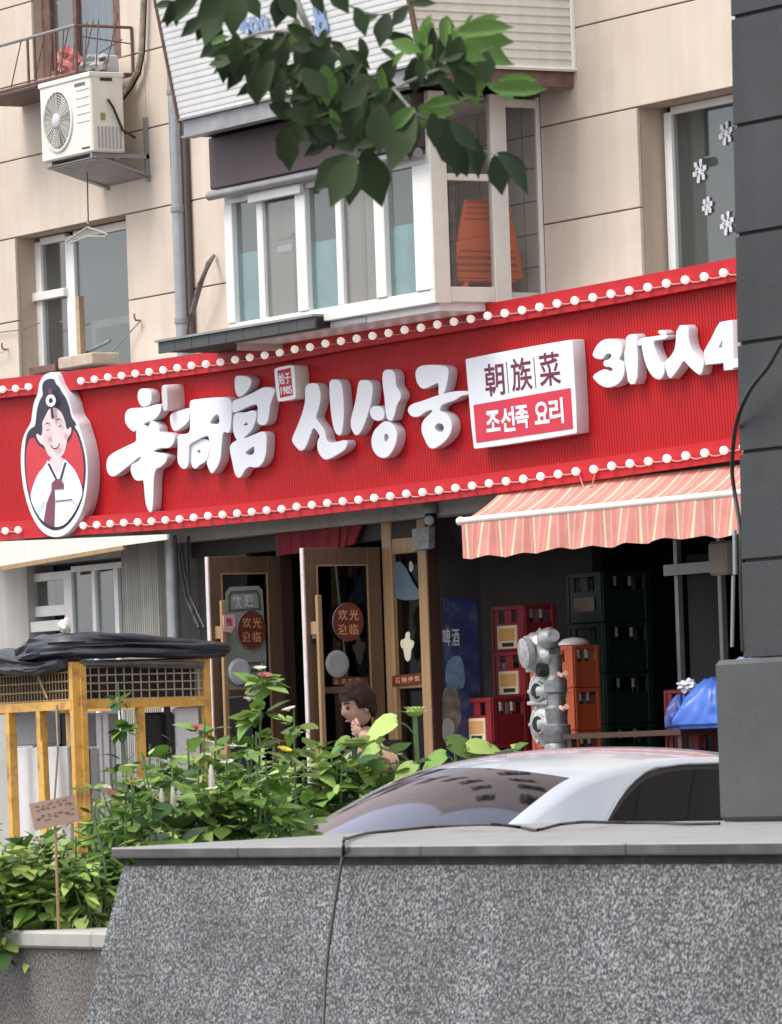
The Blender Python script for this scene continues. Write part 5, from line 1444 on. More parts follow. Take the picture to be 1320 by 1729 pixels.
# hanger
k = MB(); k.tube([YP(147, 283, -.3), YP(148, 330, -.3), YP(149, 378, -.3)], .006, 5); single(k, 'wire', M['rust'], 'thin hanging wire between the air conditioner and the clothes hanger', 'wire')
hq = YP(148, 384, -.3)
k = MB(); zz_ = hq.z
k.tube([hq + Vector((0, 0, .05)), hq + Vector((.015, 0, .03)), hq + Vector((0, 0, 0)), hq + Vector((-.20, -.06, -.075)), hq + Vector((-.235, -.07, -.10)), hq + Vector((-.20, -.06, -.11)), hq + Vector((0, 0, -.075)), hq + Vector((.20, .06, -.095)), hq + Vector((.22, .065, -.085)), hq + Vector((.19, .055, -.065)), hq + Vector((0, 0, 0))], .009, 6)
single(k, 'clothes_hanger', mat('pale_hanger', (.42, .41, .34), .5), 'pale plastic clothes hanger in front of the left window', 'clothes hanger', smooth=True)
# wire rack under the upper window
ryf = XPL(127, 40, YP(222, 48, -.01).x).y
rxr = YP(222, 48, -.01).x; rxl = YP(-60, 100, ryf).x
rz0, rz1 = XPL(200, 125, rxr).z, XPL(200, 46, rxr).z
rk = thing('window_rack', 'rusty wire rack jutting out under the upper left window', 'rack', ((rxl + rxr) / 2, ryf, rz0))
def seg(a, b, r=.011, nm='rod', m=M['rust']):
    k = MB(); k.tube([a, b], r, 6); k.build(nm, m, rk)
xm_ = YP(60, 130, ryf).x
seg((rxl, ryf, rz1), (rxr, ryf, rz1), .014, 'top_rail', M['steel']); seg((rxr, ryf, rz1), (rxr, -.01, rz1), .014, 'top_rail'); seg((rxl, ryf, rz0), (rxr, ryf, rz0), .016, 'bottom_rail'); seg((rxr, ryf, rz0), (rxr, -.01, rz0), .014, 'bottom_rail')
for x in (rxr, xm_, xm_ - .12, (xm_ + rxr) / 2): seg((x, ryf, rz0), (x, ryf, rz1), .013, 'upright')
seg((rxr, -.012, rz0), (rxr, -.012, rz1), .013, 'upright')
for i in range(6):
    x = rxl + .4 + i * .42; seg((x, ryf, rz0), (x + .22, ryf, rz1), .005)
for i in range(5):
    x = xm_ + .25 + i * .2; seg((x, ryf, rz0), (x + .07, ryf, rz1), .005)
seg((rxr, ryf, rz0 + .3), (rxr, -.01, rz0 + .25), .006); seg((rxr, ryf + .1, rz0 + .1), (rxr, -.1, rz1 - .1), .005)
k = MB(); nb_ = 12
for i in range(nb_): k.box((rxl, ryf + (0 - ryf) * i / nb_ + .004, rz0 - .004 - .03), (xm_ - .02, ryf + (0 - ryf) * (i + .86) / nb_, rz0 - .018))
k.build('slatted_floor', M['rust'], rk)
k = MB()
for i in range(8): k.box((xm_, ryf + (0 - ryf) * i / 8 + .004, rz0 - .02), (rxr, ryf + (0 - ryf) * (i + .5) / 8, rz0 - .008))
k.build('slatted_floor', M['rust'], rk)
qq = Vector((rxr - .28, -.25, rz0))
k = MB(); k.hexa([qq + Vector((-.30, -.12, 0)), qq + Vector((.24, -.12, 0)), qq + Vector((.24, .14, 0)), qq + Vector((-.30, .14, 0))], [qq + Vector((-.28, -.11, .05)), qq + Vector((.24, -.12, .16)), qq + Vector((.24, .13, .16)), qq + Vector((-.28, .13, .05))])
single(k, 'foam_box', M['board_white'], 'white foam box lying in the wire rack', 'box', bevel=.01)
k = lump(Vector((xm_ + .35, ryf + .12, rz0 + .12)), .12, (1, .8, 1), 3, .4, 16, 12); single(k, 'plastic_bag', mat('pink_bag', (.60, .22, .20), .5), 'crumpled pink bag in the wire rack', 'bag')
k = lump(Vector((xm_ + .75, ryf + .15, rz0 + .07)), .10, (1.8, .8, .7), 6, .4, 16, 12); single(k, 'plastic_bag', M['board_grey'], 'crumpled pale grey bag in the wire rack', 'bag')
# bent conduit, post and rods by the left window
k = MB(); k.tube([YP(361, 432, -.02), YP(352, 445, -.12), YP(338, 480, -.15), YP(324, 530, -.12), YP(309, 578, -.2)], [.016, .022, .024, .022, .024], 8)
single(k, 'bent_pipe', mat('weathered_pipe', (.16, .14, .135), .7, .3, 20), 'weathered grey pipe leaning from the wall towards the ledge', 'pipe', smooth=True)
qp = YP(139, 606, -.12)
k = MB(); k.box((qp.x - .03, -.15, 4.78), (qp.x + .03, -.10, YP(139, 500, -.12).z)); single(k, 'wooden_post', mat('peeling_post', (.46, .33, .20), .8, .25, 12), 'peeling wooden post standing in front of the left window', 'post')
for i, (a, b, lb2) in enumerate((((100, 618), (186, 575), 'thicker rod leaning in front of the left window'), ((172, 612), (238, 541), 'thin rod running from the sign up to a hook'))):
    k = MB(); k.tube([YP(*a, -.12), YP(*b, -.03)], (.014, .007)[i], 6); single(k, 'metal_rod', M['zinc'], lb2, 'rod')
k = MB(); k.box((YP(112, 612, -.3).x, -.38, 4.80), (YP(170, 606, -.3).x, -.12, 4.90)); single(k, 'flower_box', mat('tan_box', (.46, .40, .32), .8, .2, 8), 'shallow tan box on top of the sign by the wooden post', 'box', bevel=.01)
k = MB(); k.box((YP(60, 622, -.3).x, -.36, 4.80), (YP(104, 614, -.3).x, -.15, 4.86)); single(k, 'board', M['rust'], 'dark flat board on the sign left of the wooden post', 'board')

# stack of orange chairs inside the bay
M['slot_shade'] = mat('shadowed_slot', (.34, .055, .02), .6)  # darker orange bars, the shade of the chair slots put into the colour
ch0 = XPL(850, 430, XS).y
cxp = XS - .42; cyp = -.38
for i in range(6):
    t = thing('plastic_chair', ('orange plastic chair, topmost of the stack in the bay' if i == 5 else 'orange plastic chair, %s from the bottom of the stack in the bay' % ['first', 'second', 'third', 'fourth', 'fifth'][min(i, 4)]), 'chair', (cxp, cyp, zb + i * .05), 'orange chairs stacked in the bay')
    z = zb + i * .05
    k = MB(); k.box((cxp - .22, cyp - .26, z + .08), (cxp + .22, cyp + .26, z + .10)); k.build('seat', M['orange'], t, bevel=.008)
    k = MB()
    for (u_, v_) in ((-1, -1), (1, -1), (1, 1), (-1, 1)):
        if i > 0: break
        k = MB(); k.hexa([Vector((cxp + u_ * .22 - .02, cyp + v_ * .20 - .02, z)), Vector((cxp + u_ * .22 + .02, cyp + v_ * .20 - .02, z)), Vector((cxp + u_ * .22 + .02, cyp + v_ * .20 + .02, z)), Vector((cxp + u_ * .22 - .02, cyp + v_ * .20 + .02, z))],
                         [Vector((cxp + u_ * .19 - .02, cyp + v_ * .17 - .02, z + .08)), Vector((cxp + u_ * .19 + .02, cyp + v_ * .17 - .02, z + .08)), Vector((cxp + u_ * .19 + .02, cyp + v_ * .17 + .02, z + .08)), Vector((cxp + u_ * .19 - .02, cyp + v_ * .17 + .02, z + .08))]); k.build('leg', M['orange'], t)
    # back: a tapering slab on the side that faces the street
    x_ = cxp + .20 + i * .002; a_, b_ = .32 - .012 * i, .25 - .012 * i
    k = MB()
    lo = [Vector((x_, cyp - a_, z + .102)), Vector((x_ + .02, cyp - a_, z + .102)), Vector((x_ + .02, cyp + a_, z + .102)), Vector((x_, cyp + a_, z + .102))]
    hi = [Vector((x_ + .03, cyp - b_, z + .42)), Vector((x_ + .05, cyp - b_, z + .42)), Vector((x_ + .05, cyp + b_, z + .42)), Vector((x_ + .03, cyp + b_, z + .42))]
    k.hexa(lo, hi); bk_ = k.build('backrest', M['orange'], t, bevel=.006)
    if True:
        for j in range(7 if i == 5 else 2):
            f_ = .15 + j * .13; yy = a_ + (b_ - a_) * f_
            k = MB(); k.box((x_ + .03 * f_ + .0206, cyp - yy * .86, z + .102 + .318 * f_), (x_ + .03 * f_ + .028, cyp + yy * .86, z + .102 + .318 * f_ + .012)); k.build('slot_shade_bar', M['slot_shade'], bk_)

# small hooks in the wall, with a slack line
for (px, py, lb3) in ((238, 541, 'small rusty hook in the wall right of the left window'), (14, 590, 'small rusty hook in the wall left of the left window')):
    p = YP(px, py, 0); k = MB(); k.tube([p + Vector((0, .02, 0)), p + Vector((0, -.05, 0)), p + Vector((.015, -.07, .03)), p + Vector((0, -.06, .05))], .008, 6); single(k, 'wall_hook', M['rust'], lb3, 'hook', smooth=True)
k = MB(); k.tube([YP(-40, 618, -.05), YP(14, 590, -.05)], .004, 5); single(k, 'wire', M['board_grey'], 'thin wire tied to the hook left of the left window', 'wire')
k = MB(); k.tube([YP(68, 545, -.02), YP(40, 556, -.03), YP(-40, 566, -.03)], .004, 5); single(k, 'wire', M['joint'], 'thin slack wire running left from the left window', 'wire')

# =================================================================== FOREGROUND WALL
ZT = 1.187
YW = -11.93
gwl = thing('granite_wall', 'low battered grey granite wall with a stone coping in the foreground', 'wall', (19.5, -11.5, 0))
def fp(px, py, y): return YP(px, py, y)
lt = YP(203, 1428, YW); rt_x = 27.0
bk_l = Vector((lt.x + .03, YW + .25, ZT)); b1_ = ZP(500, 1413, ZT); b2_ = ZP(720, 1395, ZT); b3_ = ZP(1210, 1386, ZT)
lb = YP(130, 1729, -12.10); zb0 = lb.z
sl = (lb.x - lt.x) / (ZT - zb0)                    # end batter
def fx(z): return lt.x + .02 + (ZT - z) * sl
def fy(z): return YW + .012 - (ZT - z) * .25
poly_top = [(lt.x, YW), (rt_x, YW), (rt_x, -8.3), (b3_.x + .25, -8.3), (b3_.x + .1, b3_.y), (b2_.x, b2_.y), (b1_.x, b1_.y), (bk_l.x, bk_l.y)]
zc_ = ZT - .042
w_ = MB()
BKY = b3_.y
top = [Vector((fx(zc_), fy(zc_), zc_)), Vector((rt_x, fy(zc_), zc_)), Vector((rt_x, -8.32, zc_)), Vector((b3_.x + .27, -8.32, zc_)), Vector((b3_.x + .1, BKY - .02, zc_)), Vector((b2_.x + .03, BKY - .02, zc_)), Vector((b1_.x + .03, b1_.y - .01, zc_))]
bot = [Vector((fx(0), fy(0), 0)), Vector((rt_x, fy(0), 0))] + [Vector((p.x, p.y, 0)) for p in top[2:]]
top = [p - Vector((0, 0, .030)) for p in top]
w_.hexa(bot, top); w_.build('wall_face', M['granite'], gwl)
shb = MB(); shb.hexa([p + Vector((.03 if i in (0, 6) else 0, .035 if i < 2 else -.02, .0005)) for i, p in enumerate(top)], [p + Vector((.03 if i in (0, 6) else 0, .035 if i < 2 else -.02, .0300)) for i, p in enumerate(top)])
shb.build('coping_shadow_band', mat('shadow_band_dark', (.11, .105, .10), .95, .3, 12), gwl)  # added dark band: the coping's overhang shadow is put into its colour
xc = [lt.x, 18.55, 19.85, 21.15, 22.45, 23.75, 25.05, rt_x]
OH = .032
for i, (a, b) in enumerate(zip(xc, xc[1:])):
    if i == 0: pts = [(lt.x - .02, YW - OH), (b - .003, YW - OH), (b - .003, -8.3 if b > b3_.x + .25 else BKY + OH), (b3_.x + .25, -8.3), (b3_.x + .25, BKY + OH), (b2_.x, BKY + OH), (b1_.x, b1_.y)]
    else: pts = [(a + .003, YW - OH), (b - .003, YW - OH), (b - .003, -8.3), (a + .003, -8.3)]
    k = MB(); k.hexa([Vector((x, y, zc_ + .001)) for x, y in pts], [Vector((x, y, ZT)) for x, y in pts]); o_ = k.build('coping_slab', M['coping'], gwl, bevel=.006)
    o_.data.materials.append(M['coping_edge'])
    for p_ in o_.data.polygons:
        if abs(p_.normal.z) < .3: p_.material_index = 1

# cable over the wall
pts = [YP(544, 1760, YW - .30), YP(547, 1700, YW - .24), YP(552, 1620, YW - .18), YP(563, 1540, YW - .12), YP(574, 1470, YW - .06), YP(579, 1442, YW - .035)]
pts += [YP(581, 1421, YW - .024) + Vector((0, 0, .01)), ZP(586, 1416, ZT + .012), ZP(620, 1407, ZT + .010), ZP(660, 1403, ZT + .012), ZP(710, 1398, ZT + .014), ZP(760, 1394, ZT + .02), ZP(830, 1392, ZT + .03), ZP(880, 1397, ZT + .010), ZP(908, 1401, ZT + .009),
        ZP(945, 1392, ZT + .02), ZP(985, 1388, ZT + .028), ZP(1040, 1389, ZT + .012), ZP(1110, 1389, ZT + .01), ZP(1160, 1391, ZT + .01), ZP(1215, 1390, ZT + .01)]
def smooth_path(p, n=3):
    out = []
    for i in range(len(p) - 1):
        a, b, c, d = p[max(i - 1, 0)], p[i], p[i + 1], p[min(i + 2, len(p) - 1)]
        for j in range(n):
            t = j / n
            out.append(.5 * ((2 * b) + (c - a) * t + (2 * a - 5 * b + 4 * c - d) * t * t + (3 * b - 3 * c + d - a) * t ** 3))
    return out + [p[-1]]
k = MB(); k.tube(smooth_path(pts, 4), .0065, 7); single(k, 'cable', M['black'], 'black cable lying over the granite wall and hanging down its face', 'cable', smooth=True)

# =================================================================== PILLAR
YPI = -9.30
pil = thing('pillar', 'dark tiled pillar on a grey plinth standing on the granite wall', 'pillar', (19.5, -9.0, ZT))
xa_t, xa_b = YP(1233, 0, YPI + .05).x, YP(1254, 1100, YPI + .05).x
ztp, zpb = YP(1233, 0, YPI + .05).z, YP(1230, 1112, YPI).z
XW_ = 1.5
def xl_(z): return xa_b + (xa_t - xa_b) * (z - zpb) / (ztp - zpb)
k = MB()
k.hexa([Vector((xl_(zpb) + .012, YPI + .062, zpb)), Vector((xl_(zpb) + XW_, YPI + .062, zpb)), Vector((xl_(zpb) + XW_, YPI + .85, zpb)), Vector((xl_(zpb) + .012, YPI + .85, zpb))],
       [Vector((xl_(7.5) + .012, YPI + .062, 7.5)), Vector((xl_(7.5) + XW_, YPI + .062, 7.5)), Vector((xl_(7.5) + XW_, YPI + .85, 7.5)), Vector((xl_(7.5) + .012, YPI + .85, 7.5))])
k.build('pillar_core', M['slate_joint'], pil)
jz = [YP(1280, y, YPI + .05).z for y in (20, 203, 387, 572, 760, 945)]
st_ = (jz[0] - jz[-1]) / 5
zs_ = [zpb] + [jz[-1] + st_ * i for i in range(0, 12)]
for a, b in zip(zs_, zs_[1:]):
    if b > 7.5: break
    ga = .007
    k = MB()
    f_ = lambda z, o: [Vector((xl_(z), YPI + .05, z + o)), Vector((xl_(z) + XW_ + .01, YPI + .05, z + o)), Vector((xl_(z) + XW_ + .01, YPI + .86, z + o)), Vector((xl_(z), YPI + .86, z + o))]
    k.hexa(f_(a, ga if a != zpb else 0), f_(b, -ga)); k.build('stone_tile', M['slate'], pil, bevel=.003)
xq_t, xq_b = YP(1203, 1120, YPI).x, YP(1212, 1386, YPI).x
k = MB()
k.hexa([Vector((xq_b, YPI, ZT + .002)), Vector((xq_b + 1.7, YPI, ZT + .002)), Vector((xq_b + 1.7, YPI + .95, ZT + .002)), Vector((xq_b, YPI + .95, ZT + .002))],
       [Vector((xq_t, YPI, zpb - .004)), Vector((xq_t + 1.75, YPI, zpb - .004)), Vector((xq_t + 1.75, YPI + .95, zpb - .004)), Vector((xq_t, YPI + .95, zpb - .004))])
k.build('plinth', M['slate_base'], pil, bevel=.02)
k = MB()
pts = [YP(1345, 548, YPI - .02), YP(1316, 585, YPI - .03), YP(1296, 620, YPI - .05), YP(1268, 655, YPI - .03), YP(1247, 700, YPI - .0), YP(1238, 750, YPI + .1), YP(1236, 800, YPI + .12), YP(1243, 850, YPI + .12), YP(1250, 900, YPI + .08), YP(1251, 1000, YPI + .06), YP(1254, 1100, YPI + .05)]
k.tube(smooth_path(pts, 3), .009, 7); single(k, 'cable', M['black'], 'black cable bowing out from the left edge of the pillar', 'cable', smooth=True)
k = MB(); k.tube([YP(1240, 895, YPI + .22), YP(1241, 970, YPI + .22)], .009, 8); k.tube([YP(1238, 972, YPI + .22), YP(1236, 1092, YPI + .22)], .008, 8)
single(k, 'conduit', M['zinc'], 'thin pale grey conduit running beside the pillar', 'conduit', smooth=True)

# =================================================================== PLANTER ON THE LEFT
YPL = -11.25
zcap = YP(80, 1572, YPL).z
pl_ = thing('stone_planter', 'brown granite planter with a pale cap behind the end of the wall', 'planter', (13.5, -10.5, 0))
xr_ = bk_l.x - .25
k = MB(); k.box((8.0, YPL + .03, 0), (xr_, YPL + .28, zcap - .075)); k.box((8.0, -8.0, 0), (b2_.x - .12, -7.8, zcap - .075)); k.build('planter_wall', M['granite_brown'], pl_)
for i in range(7):
    a = 8.0 + (xr_ + .02 - 8.0) * i / 7; b = 8.0 + (xr_ + .02 - 8.0) * (i + 1) / 7
    k = MB(); k.box((a + .003, YPL, zcap - .074), (b - .003, YPL + .32, zcap)); k.build('cap_slab', mat('pale_cap', (.40, .39, .37), .7, .12, 6), pl_, bevel=.012)
k = MB(); sp_ = [(8.0, YPL + .33), (xr_ - .3, YPL + .33), (b1_.x - .1, b1_.y), (b2_.x - .1, -9.2), (b2_.x - .1, -8.02), (8.0, -8.02)]; k.hexa([Vector((x, y, .3)) for x, y in sp_], [Vector((x, y, zcap - .10)) for x, y in sp_]); k.build('soil', M['soil'], pl_)

# =================================================================== WHITE CAR
e_ = Vector((.236, -.972, 0)).normalized(); s_ = Vector((.972, .236, 0)).normalized()
car = thing('parked_car', 'white car parked behind the granite wall, seen over its sloping end window', 'car', (0, 0, 0))
HL = DP(700, 1304, 27.3)
ROLLC = R(2.6)
PR = [(2.16, .62, .80), (2.10, .86, .80), (1.85, .96, .79), (1.66, 1.00, .77), (1.42, 1.105, .70), (1.05, 1.27, .635), (.74, 1.385, .59), (.40, 1.440, .575), (0.0, 1.462, .57), (-.5, 1.455, .565), (-.9, 1.415, .565), (-1.15, 1.36, .57), (-1.5, 1.20, .64), (-1.85, 1.02, .74), (-2.1, .96, .78), (-2.6, .85, .78), (-2.75, .60, .74)]
def spl(tab, n):
    out = []
    for i in range(len(tab) - 1):
        a, b, c, d = [Vector(tab[j]) for j in (max(i - 1, 0), i, i + 1, min(i + 2, len(tab) - 1))]
        for j in range(n):
            t = j / n
            out.append((i + t, .5 * ((2 * b) + (c - a) * t + (2 * a - 5 * b + 4 * c - d) * t * t + (3 * b - 3 * c + d - a) * t ** 3)))
    out.append((len(tab) - 1, Vector(tab[-1])))
    return out
SS = spl(PR, 4)
zH = 1.385
cz_ = math.cos(ROLLC); sz_ = math.sin(ROLLC)
def cw(x, y, z):                   # local -> world, rolled about the long axis
    y2 = y * cz_ + z * 0; z2 = z - y * math.tan(ROLLC)
    return ORG + e_ * x + s_ * y + Vector((0, 0, z2))
ORG = Vector((0, 0, 0))
_p = cw(.74 - .07, -.59 * .86, zH - .035)
ORG = Vector((HL.x - _p.x, HL.y - _p.y, HL.z - _p.z))
ORGZ = ORG.z; 
NT = 16
def surf(k, t):
    st, (x, z, w) = SS[k]
    crown = .050 * t * t; bulge = .10 * t * t * (1 if st < 8 else -1 if st > 9 else 0)
    return (x - bulge, w * t, z - crown)
ob = MB(); gb = MB(); gb2 = MB()
i_base = next(i for i, (st, v) in enumerate(SS) if st >= 3.6); i_head = next(i for i, (st, v) in enumerate(SS) if st >= 6.0)
i_r0 = next(i for i, (st, v) in enumerate(SS) if st >= 11.0); i_r1 = next(i for i, (st, v) in enumerate(SS) if st >= 12.8)
for i in range(len(SS) - 1):
    for j in range(NT):
        t0, t1 = -1 + 2 * j / NT, -1 + 2 * (j + 1) / NT
        q_ = [cw(*surf(i, t0)), cw(*surf(i, t1)), cw(*surf(i + 1, t1)), cw(*surf(i + 1, t0))]
        isg = (i_base <= i < i_head or i_r0 <= i < i_r1) and 1 <= j < NT - 1
        ((gb if i < i_head else gb2) if isg else ob).quad(*q_)
# flanks
NR = 7
def flank(k, sgn_, r):
    x, y, z = surf(k, sgn_)
    zb2 = .98 if -1.9 < x < 1.7 else z - .02
    zb2 = min(zb2, z - .01); yb2 = .80 if abs(x) < 2.2 else .78
    yb2 = max(yb2 - max(0, abs(x - -.3) - 1.9) * .12, .66)
    if r <= 1:
        return (x, sgn_ * (abs(y) + (yb2 - abs(y)) * r), z + (zb2 - z) * r)
    tt = r - 1
    return (x, sgn_ * (yb2 + .05 * math.sin(tt * math.pi)), zb2 + (.28 - zb2) * tt)
for sg in (-1, 1):
    for i in range(len(SS) - 1):
        rr = [0, .08, .3, .55, .8, 1.0, 1.15, 1.35, 1.6, 1.8, 2.0]
        for a, b in zip(rr, rr[1:]):
            q_ = [cw(*flank(i, sg, a)), cw(*flank(i + 1, sg, a)), cw(*flank(i + 1, sg, b)), cw(*flank(i, sg, b))]
            ob.quad(*(q_ if sg > 0 else q_[::-1]))
n_ = len(SS) - 1
for kx in (0, n_):
    rr = [surf(kx, -1 + 2 * j / NT) for j in range(NT + 1)]
    x0_ = rr[0][0]
    for j in range(NT):
        a, b = rr[j], rr[j + 1]
        ob.quad(cw(*a), cw(*b), cw(b[0], b[1], .28), cw(a[0], a[1], .28))
body = ob.build('body', M['car'], car, smooth=True)
me_ = body.data
try: me_.set_sharp_from_angle(angle=R(55))
except Exception: pass
glb = gb.build('end_window', M['glass_car'], car, smooth=True, label='dark sloping end window reflecting the building')
gb2.build('windscreen', M['glass_car'], car, smooth=True)
# side glass with seal, laid just outside the flank
def side_pt(x, z, off):
    # find roof edge for this x
    best = min(range(len(SS)), key=lambda k: abs(surf(k, 1)[0] - x))
    xx, ye, ze = surf(best, 1)
    f = max(0, min(1, (ze - z) / max(.01, ze - .98)))
    return cw(x, ye + (.80 - ye) * f + off, z)
xs0_, xs1_ = .68, -1.55
for (nm, mt, grow, off) in (('window_seal', M['ink'], .022, .004), ('side_window', M['glass_side'], 0, .007)):
    k = MB(); N_ = 30; pr_ = None
    for i in range(N_ + 1):
        u = i / N_; x = xs0_ + grow + (xs1_ - xs0_ - 2 * grow) * u
        best = min(range(len(SS)), key=lambda q: abs(surf(q, 1)[0] - x)); ze = surf(best, 1)[2]
        d_ = max(0, (xs0_ + grow - x) / .62); f = min(1, d_) ; f = (1 - (1 - f) ** 2.0)
        zt_ = 1.10 + (ze - .045 + grow - 1.10) * f
        zb_ = 1.10 - .11 * min(1, d_ * 2.5) - grow
        zt_ = max(zt_, zb_ + .004)
        cur = (side_pt(x, zb_, off), side_pt(x, (zb_ + zt_) / 2, off), side_pt(x, zt_, off))
        if pr_: k.quad(pr_[0], cur[0], cur[1], pr_[1]); k.quad(pr_[1], cur[1], cur[2], pr_[2])
        pr_ = cur
    k.build(nm, mt, car, smooth=True)
k = MB(); tp = []
for i in range(24):
    x = xs0_ - .02 - i * .085
    best = min(range(len(SS)), key=lambda q: abs(surf(q, 1)[0] - x)); ze = surf(best, 1)[2]
    f = min(1, (xs0_ + .022 - x) / .62); f = 1 - (1 - f) ** 2; tp.append(side_pt(x, 1.10 + (ze - .018 - 1.10) * f, .012))
k.tube(tp, .006, 6); k.build('chrome_trim', M['zinc'], car, smooth=True)
# cabin inside: dark seats
k = MB(); 
for (xx, yy) in ((.25, -.35), (.25, .35), (-.85, -.35), (-.85, .35)):
    a = [cw(xx + dx, yy + dy, .62) for dx, dy in ((-.10, -.22), (.06, -.22), (.06, .22), (-.10, .22))]
    b = [cw(xx + .08 + dx, yy + dy, 1.18) for dx, dy in ((-.08, -.20), (.0, -.20), (.0, .20), (-.08, .20))]
    k.hexa(a, b)
k.build('seats', M['dark'], car)
k = MB(); a = [cw(x, y, .60) for x, y in ((1.6, -.7), (1.6, .7), (-1.8, .7), (-1.8, -.7))]; k.quad(*a); k.build('cabin_floor', M['dark'], car)
# wheels, lamps
for (xx, yy) in ((1.35, .76), (1.35, -.76), (-1.55, .76), (-1.55, -.76)):
    c = cw(xx, yy, 0); c.z = .33
    ax = s_ if yy > 0 else -s_
    k = MB(); k.disc(c, ax, [(.22, -.1), (.31, -.1), (.33, -.07), (.33, .05), (.31, .08), (.22, .08)], 24); wh = k.build('wheel', M['black'], car, smooth=True)
    k = MB(); k.disc(c, ax, [(.215, .02), (.21, .07), (.05, .05), (.01, .06)], 20); k.build('rim', M['zinc'], wh, smooth=True)
for sg in (-1, 1):
    k = MB(); k.hexa([cw(2.12, sg * .45, .72), cw(2.10, sg * .74, .72), cw(2.08, sg * .74, .86), cw(2.12, sg * .45, .86)], [cw(2.17, sg * .45, .73), cw(2.15, sg * .74, .73), cw(2.13, sg * .74, .85), cw(2.16, sg * .45, .85)]); k.build('tail_lamp', mat('lamp_red', (.35, .02, .02), .2), car)
car.location = (ORG.x, ORG.y, 0)
for o in [x for x in COL.objects if x.parent is car]: o.location = (-ORG.x, -ORG.y, 0)

# =================================================================== CART WITH THE TARPAULIN
YC = -3.30
xc1 = YP(126, 1180, YC).x; ycb = XPL(348, 1185, xc1).y; xc0 = xc1 - 2.1
crt = thing('cage_cart', 'yellow steel cage cart with wire mesh sides beside the shop doors', 'cart', ((xc1 + xc0) / 2, (YC + ycb) / 2, .12))
def cz2(py): return YP(126, py, YC).z
zt_, zm_, zb_ = cz2(1122), cz2(1190), .35
def bar(a, b, r=.026, nm='frame_bar', m=M['yellow']):
    a, b = Vector(a), Vector(b); k = MB(); d = (b - a).normalized(); u = d.cross(Vector((0, 0, 1)));
    if u.length < .1: u = Vector((1, 0, 0))
    u.normalize(); v = d.cross(u)
    k.hexa([a + (u * i + v * j) * r for i, j in ((-1, -1), (1, -1), (1, 1), (-1, 1))], [b + (u * i + v * j) * r for i, j in ((-1, -1), (1, -1), (1, 1), (-1, 1))]); return k.build(nm, m, crt)
YEL = M['yellow']
def yz(px, ref=1200): return XPL(px, ref, xc1).y
for (x, y) in ((xc1, YC), (xc1, ycb), (xc0, YC), (xc0, ycb)): bar((x, y, .15), (x, y, zt_ + .02), .028, 'corner_post', M['yellow'])
bar((xc1 + .031, YC + .05, .15), (xc1 + .031, YC + .05, zt_), .022, 'corner_post', M['yellow'])
for z, r_ in ((zm_, .032), (zt_, .018), (.38, .03)):
    bar((xc1, YC, z), (xc1, ycb, z), r_); bar((xc0, YC, z - (.0)), (xc1, YC, z), r_); bar((xc0, ycb, z), (xc1, ycb, z), r_); bar((xc0, YC, z), (xc0, ycb, z), r_)
bar((xc1, yz(236), .38), (xc1, yz(236), zm_), .026); 
for px in (20, 72): x = YP(px, 1270, YC).x; bar((x, YC, .38), (x, YC, zm_), .030)
x = YP(76, 1270, YC).x; bar((x + .05, YC - .02, .6), (x + .02, YC - .02, zm_ - .25), .022)
k = MB(); W_ = M['wire']
nv = 15
for i in range(nv): y = YC + .06 + (ycb - YC - .12) * i / (nv - 1); k.tube([(xc1 + .01, y, zm_), (xc1 + .01, y, zt_)], .0058, 5)
for i in range(5): z = zm_ + (zt_ - zm_) * (i + .6) / 5; k.tube([(xc1 + .014, YC, z), (xc1 + .014, ycb, z)], .0058, 5)
k.build('wire_mesh', W_, crt, kind='stuff')
k = MB(); n_v = 44
for i in range(n_v): x = xc0 + (xc1 - xc0) * (i + .5) / n_v; k.tube([(x, YC - .01, zm_), (x, YC - .01, zt_)], .004, 5)
for i in range(4): z = zm_ + (zt_ - zm_) * (i + .6) / 4.4; k.tube([(xc0, YC - .014, z), (xc1, YC - .014, z)], .006, 5)
k.build('wire_mesh', M['wire_tan'], crt, kind='stuff')
k = MB(); n_v = 30
for i in range(n_v): x = xc0 + (xc1 - xc0) * (i + .5) / n_v; k.tube([(x, ycb, zm_), (x, ycb, zt_)], .004, 4)
k.build('wire_mesh', M['wire_tan'], crt, kind='stuff')
k = MB(); k.box((xc0, YC + .03, .40), (xc1 - .03, ycb - .02, .43)); k.build('deck', M['rust'], crt)
for yy in (YC + .2, ycb - .2):
    for xx in (xc0 + .3, xc1 - .3):
        k = MB(); k.disc((xx, yy, .27), (0, 1, 0), [(.05, -.03), (.14, -.03), (.15, 0), (.14, .03), (.05, .03)], 16); k.build('wheel', M['black'], crt, smooth=True)
# loads on the cart
def tbox(name, m, label, cat, a, b, bev=.008):
    k = MB(); k.box(a, b); return single(k, name, m, label, cat, bevel=bev)
tbox('white_board', M['board_white'], 'big white board leaning inside the left half of the cart', 'board', (YP(28, 1300, YC + .15).x, YC + .14, .44), (YP(116, 1300, YC + .15).x, YC + .17, YP(60, 1262, YC + .15).z))
tbox('metal_box', M['board_grey'], 'grey metal box behind the left posts of the cart', 'box', (YP(22, 1230, YC + .2).x, YC + .20, YP(60, 1258, YC + .2).z), (YP(62, 1230, YC + .2).x, YC + .4, YP(60, 1200, YC + .2).z))
tbox('grey_panel', M['board_grey'], 'grey panel standing across the right half of the cart', 'panel', (xc1 - .30, YC + .1, YP(140, 1260, YC).z), (xc1 - .27, yz(236) - .03, zm_ - .06))
tbox('white_crate', M['board_white'], 'white ribbed crate at the right end of the cart', 'crate', (xc1 - .25, yz(300), .44), (xc1 - .04, ycb - .04, zm_ - .04))
tbox('black_box', M['black'], 'black plastic box hanging at the right part of the cart', 'box', (xc1 - .12, yz(243), YP(140, 1282, YC).z), (xc1 - .04, yz(300), zm_ - .07), .02)
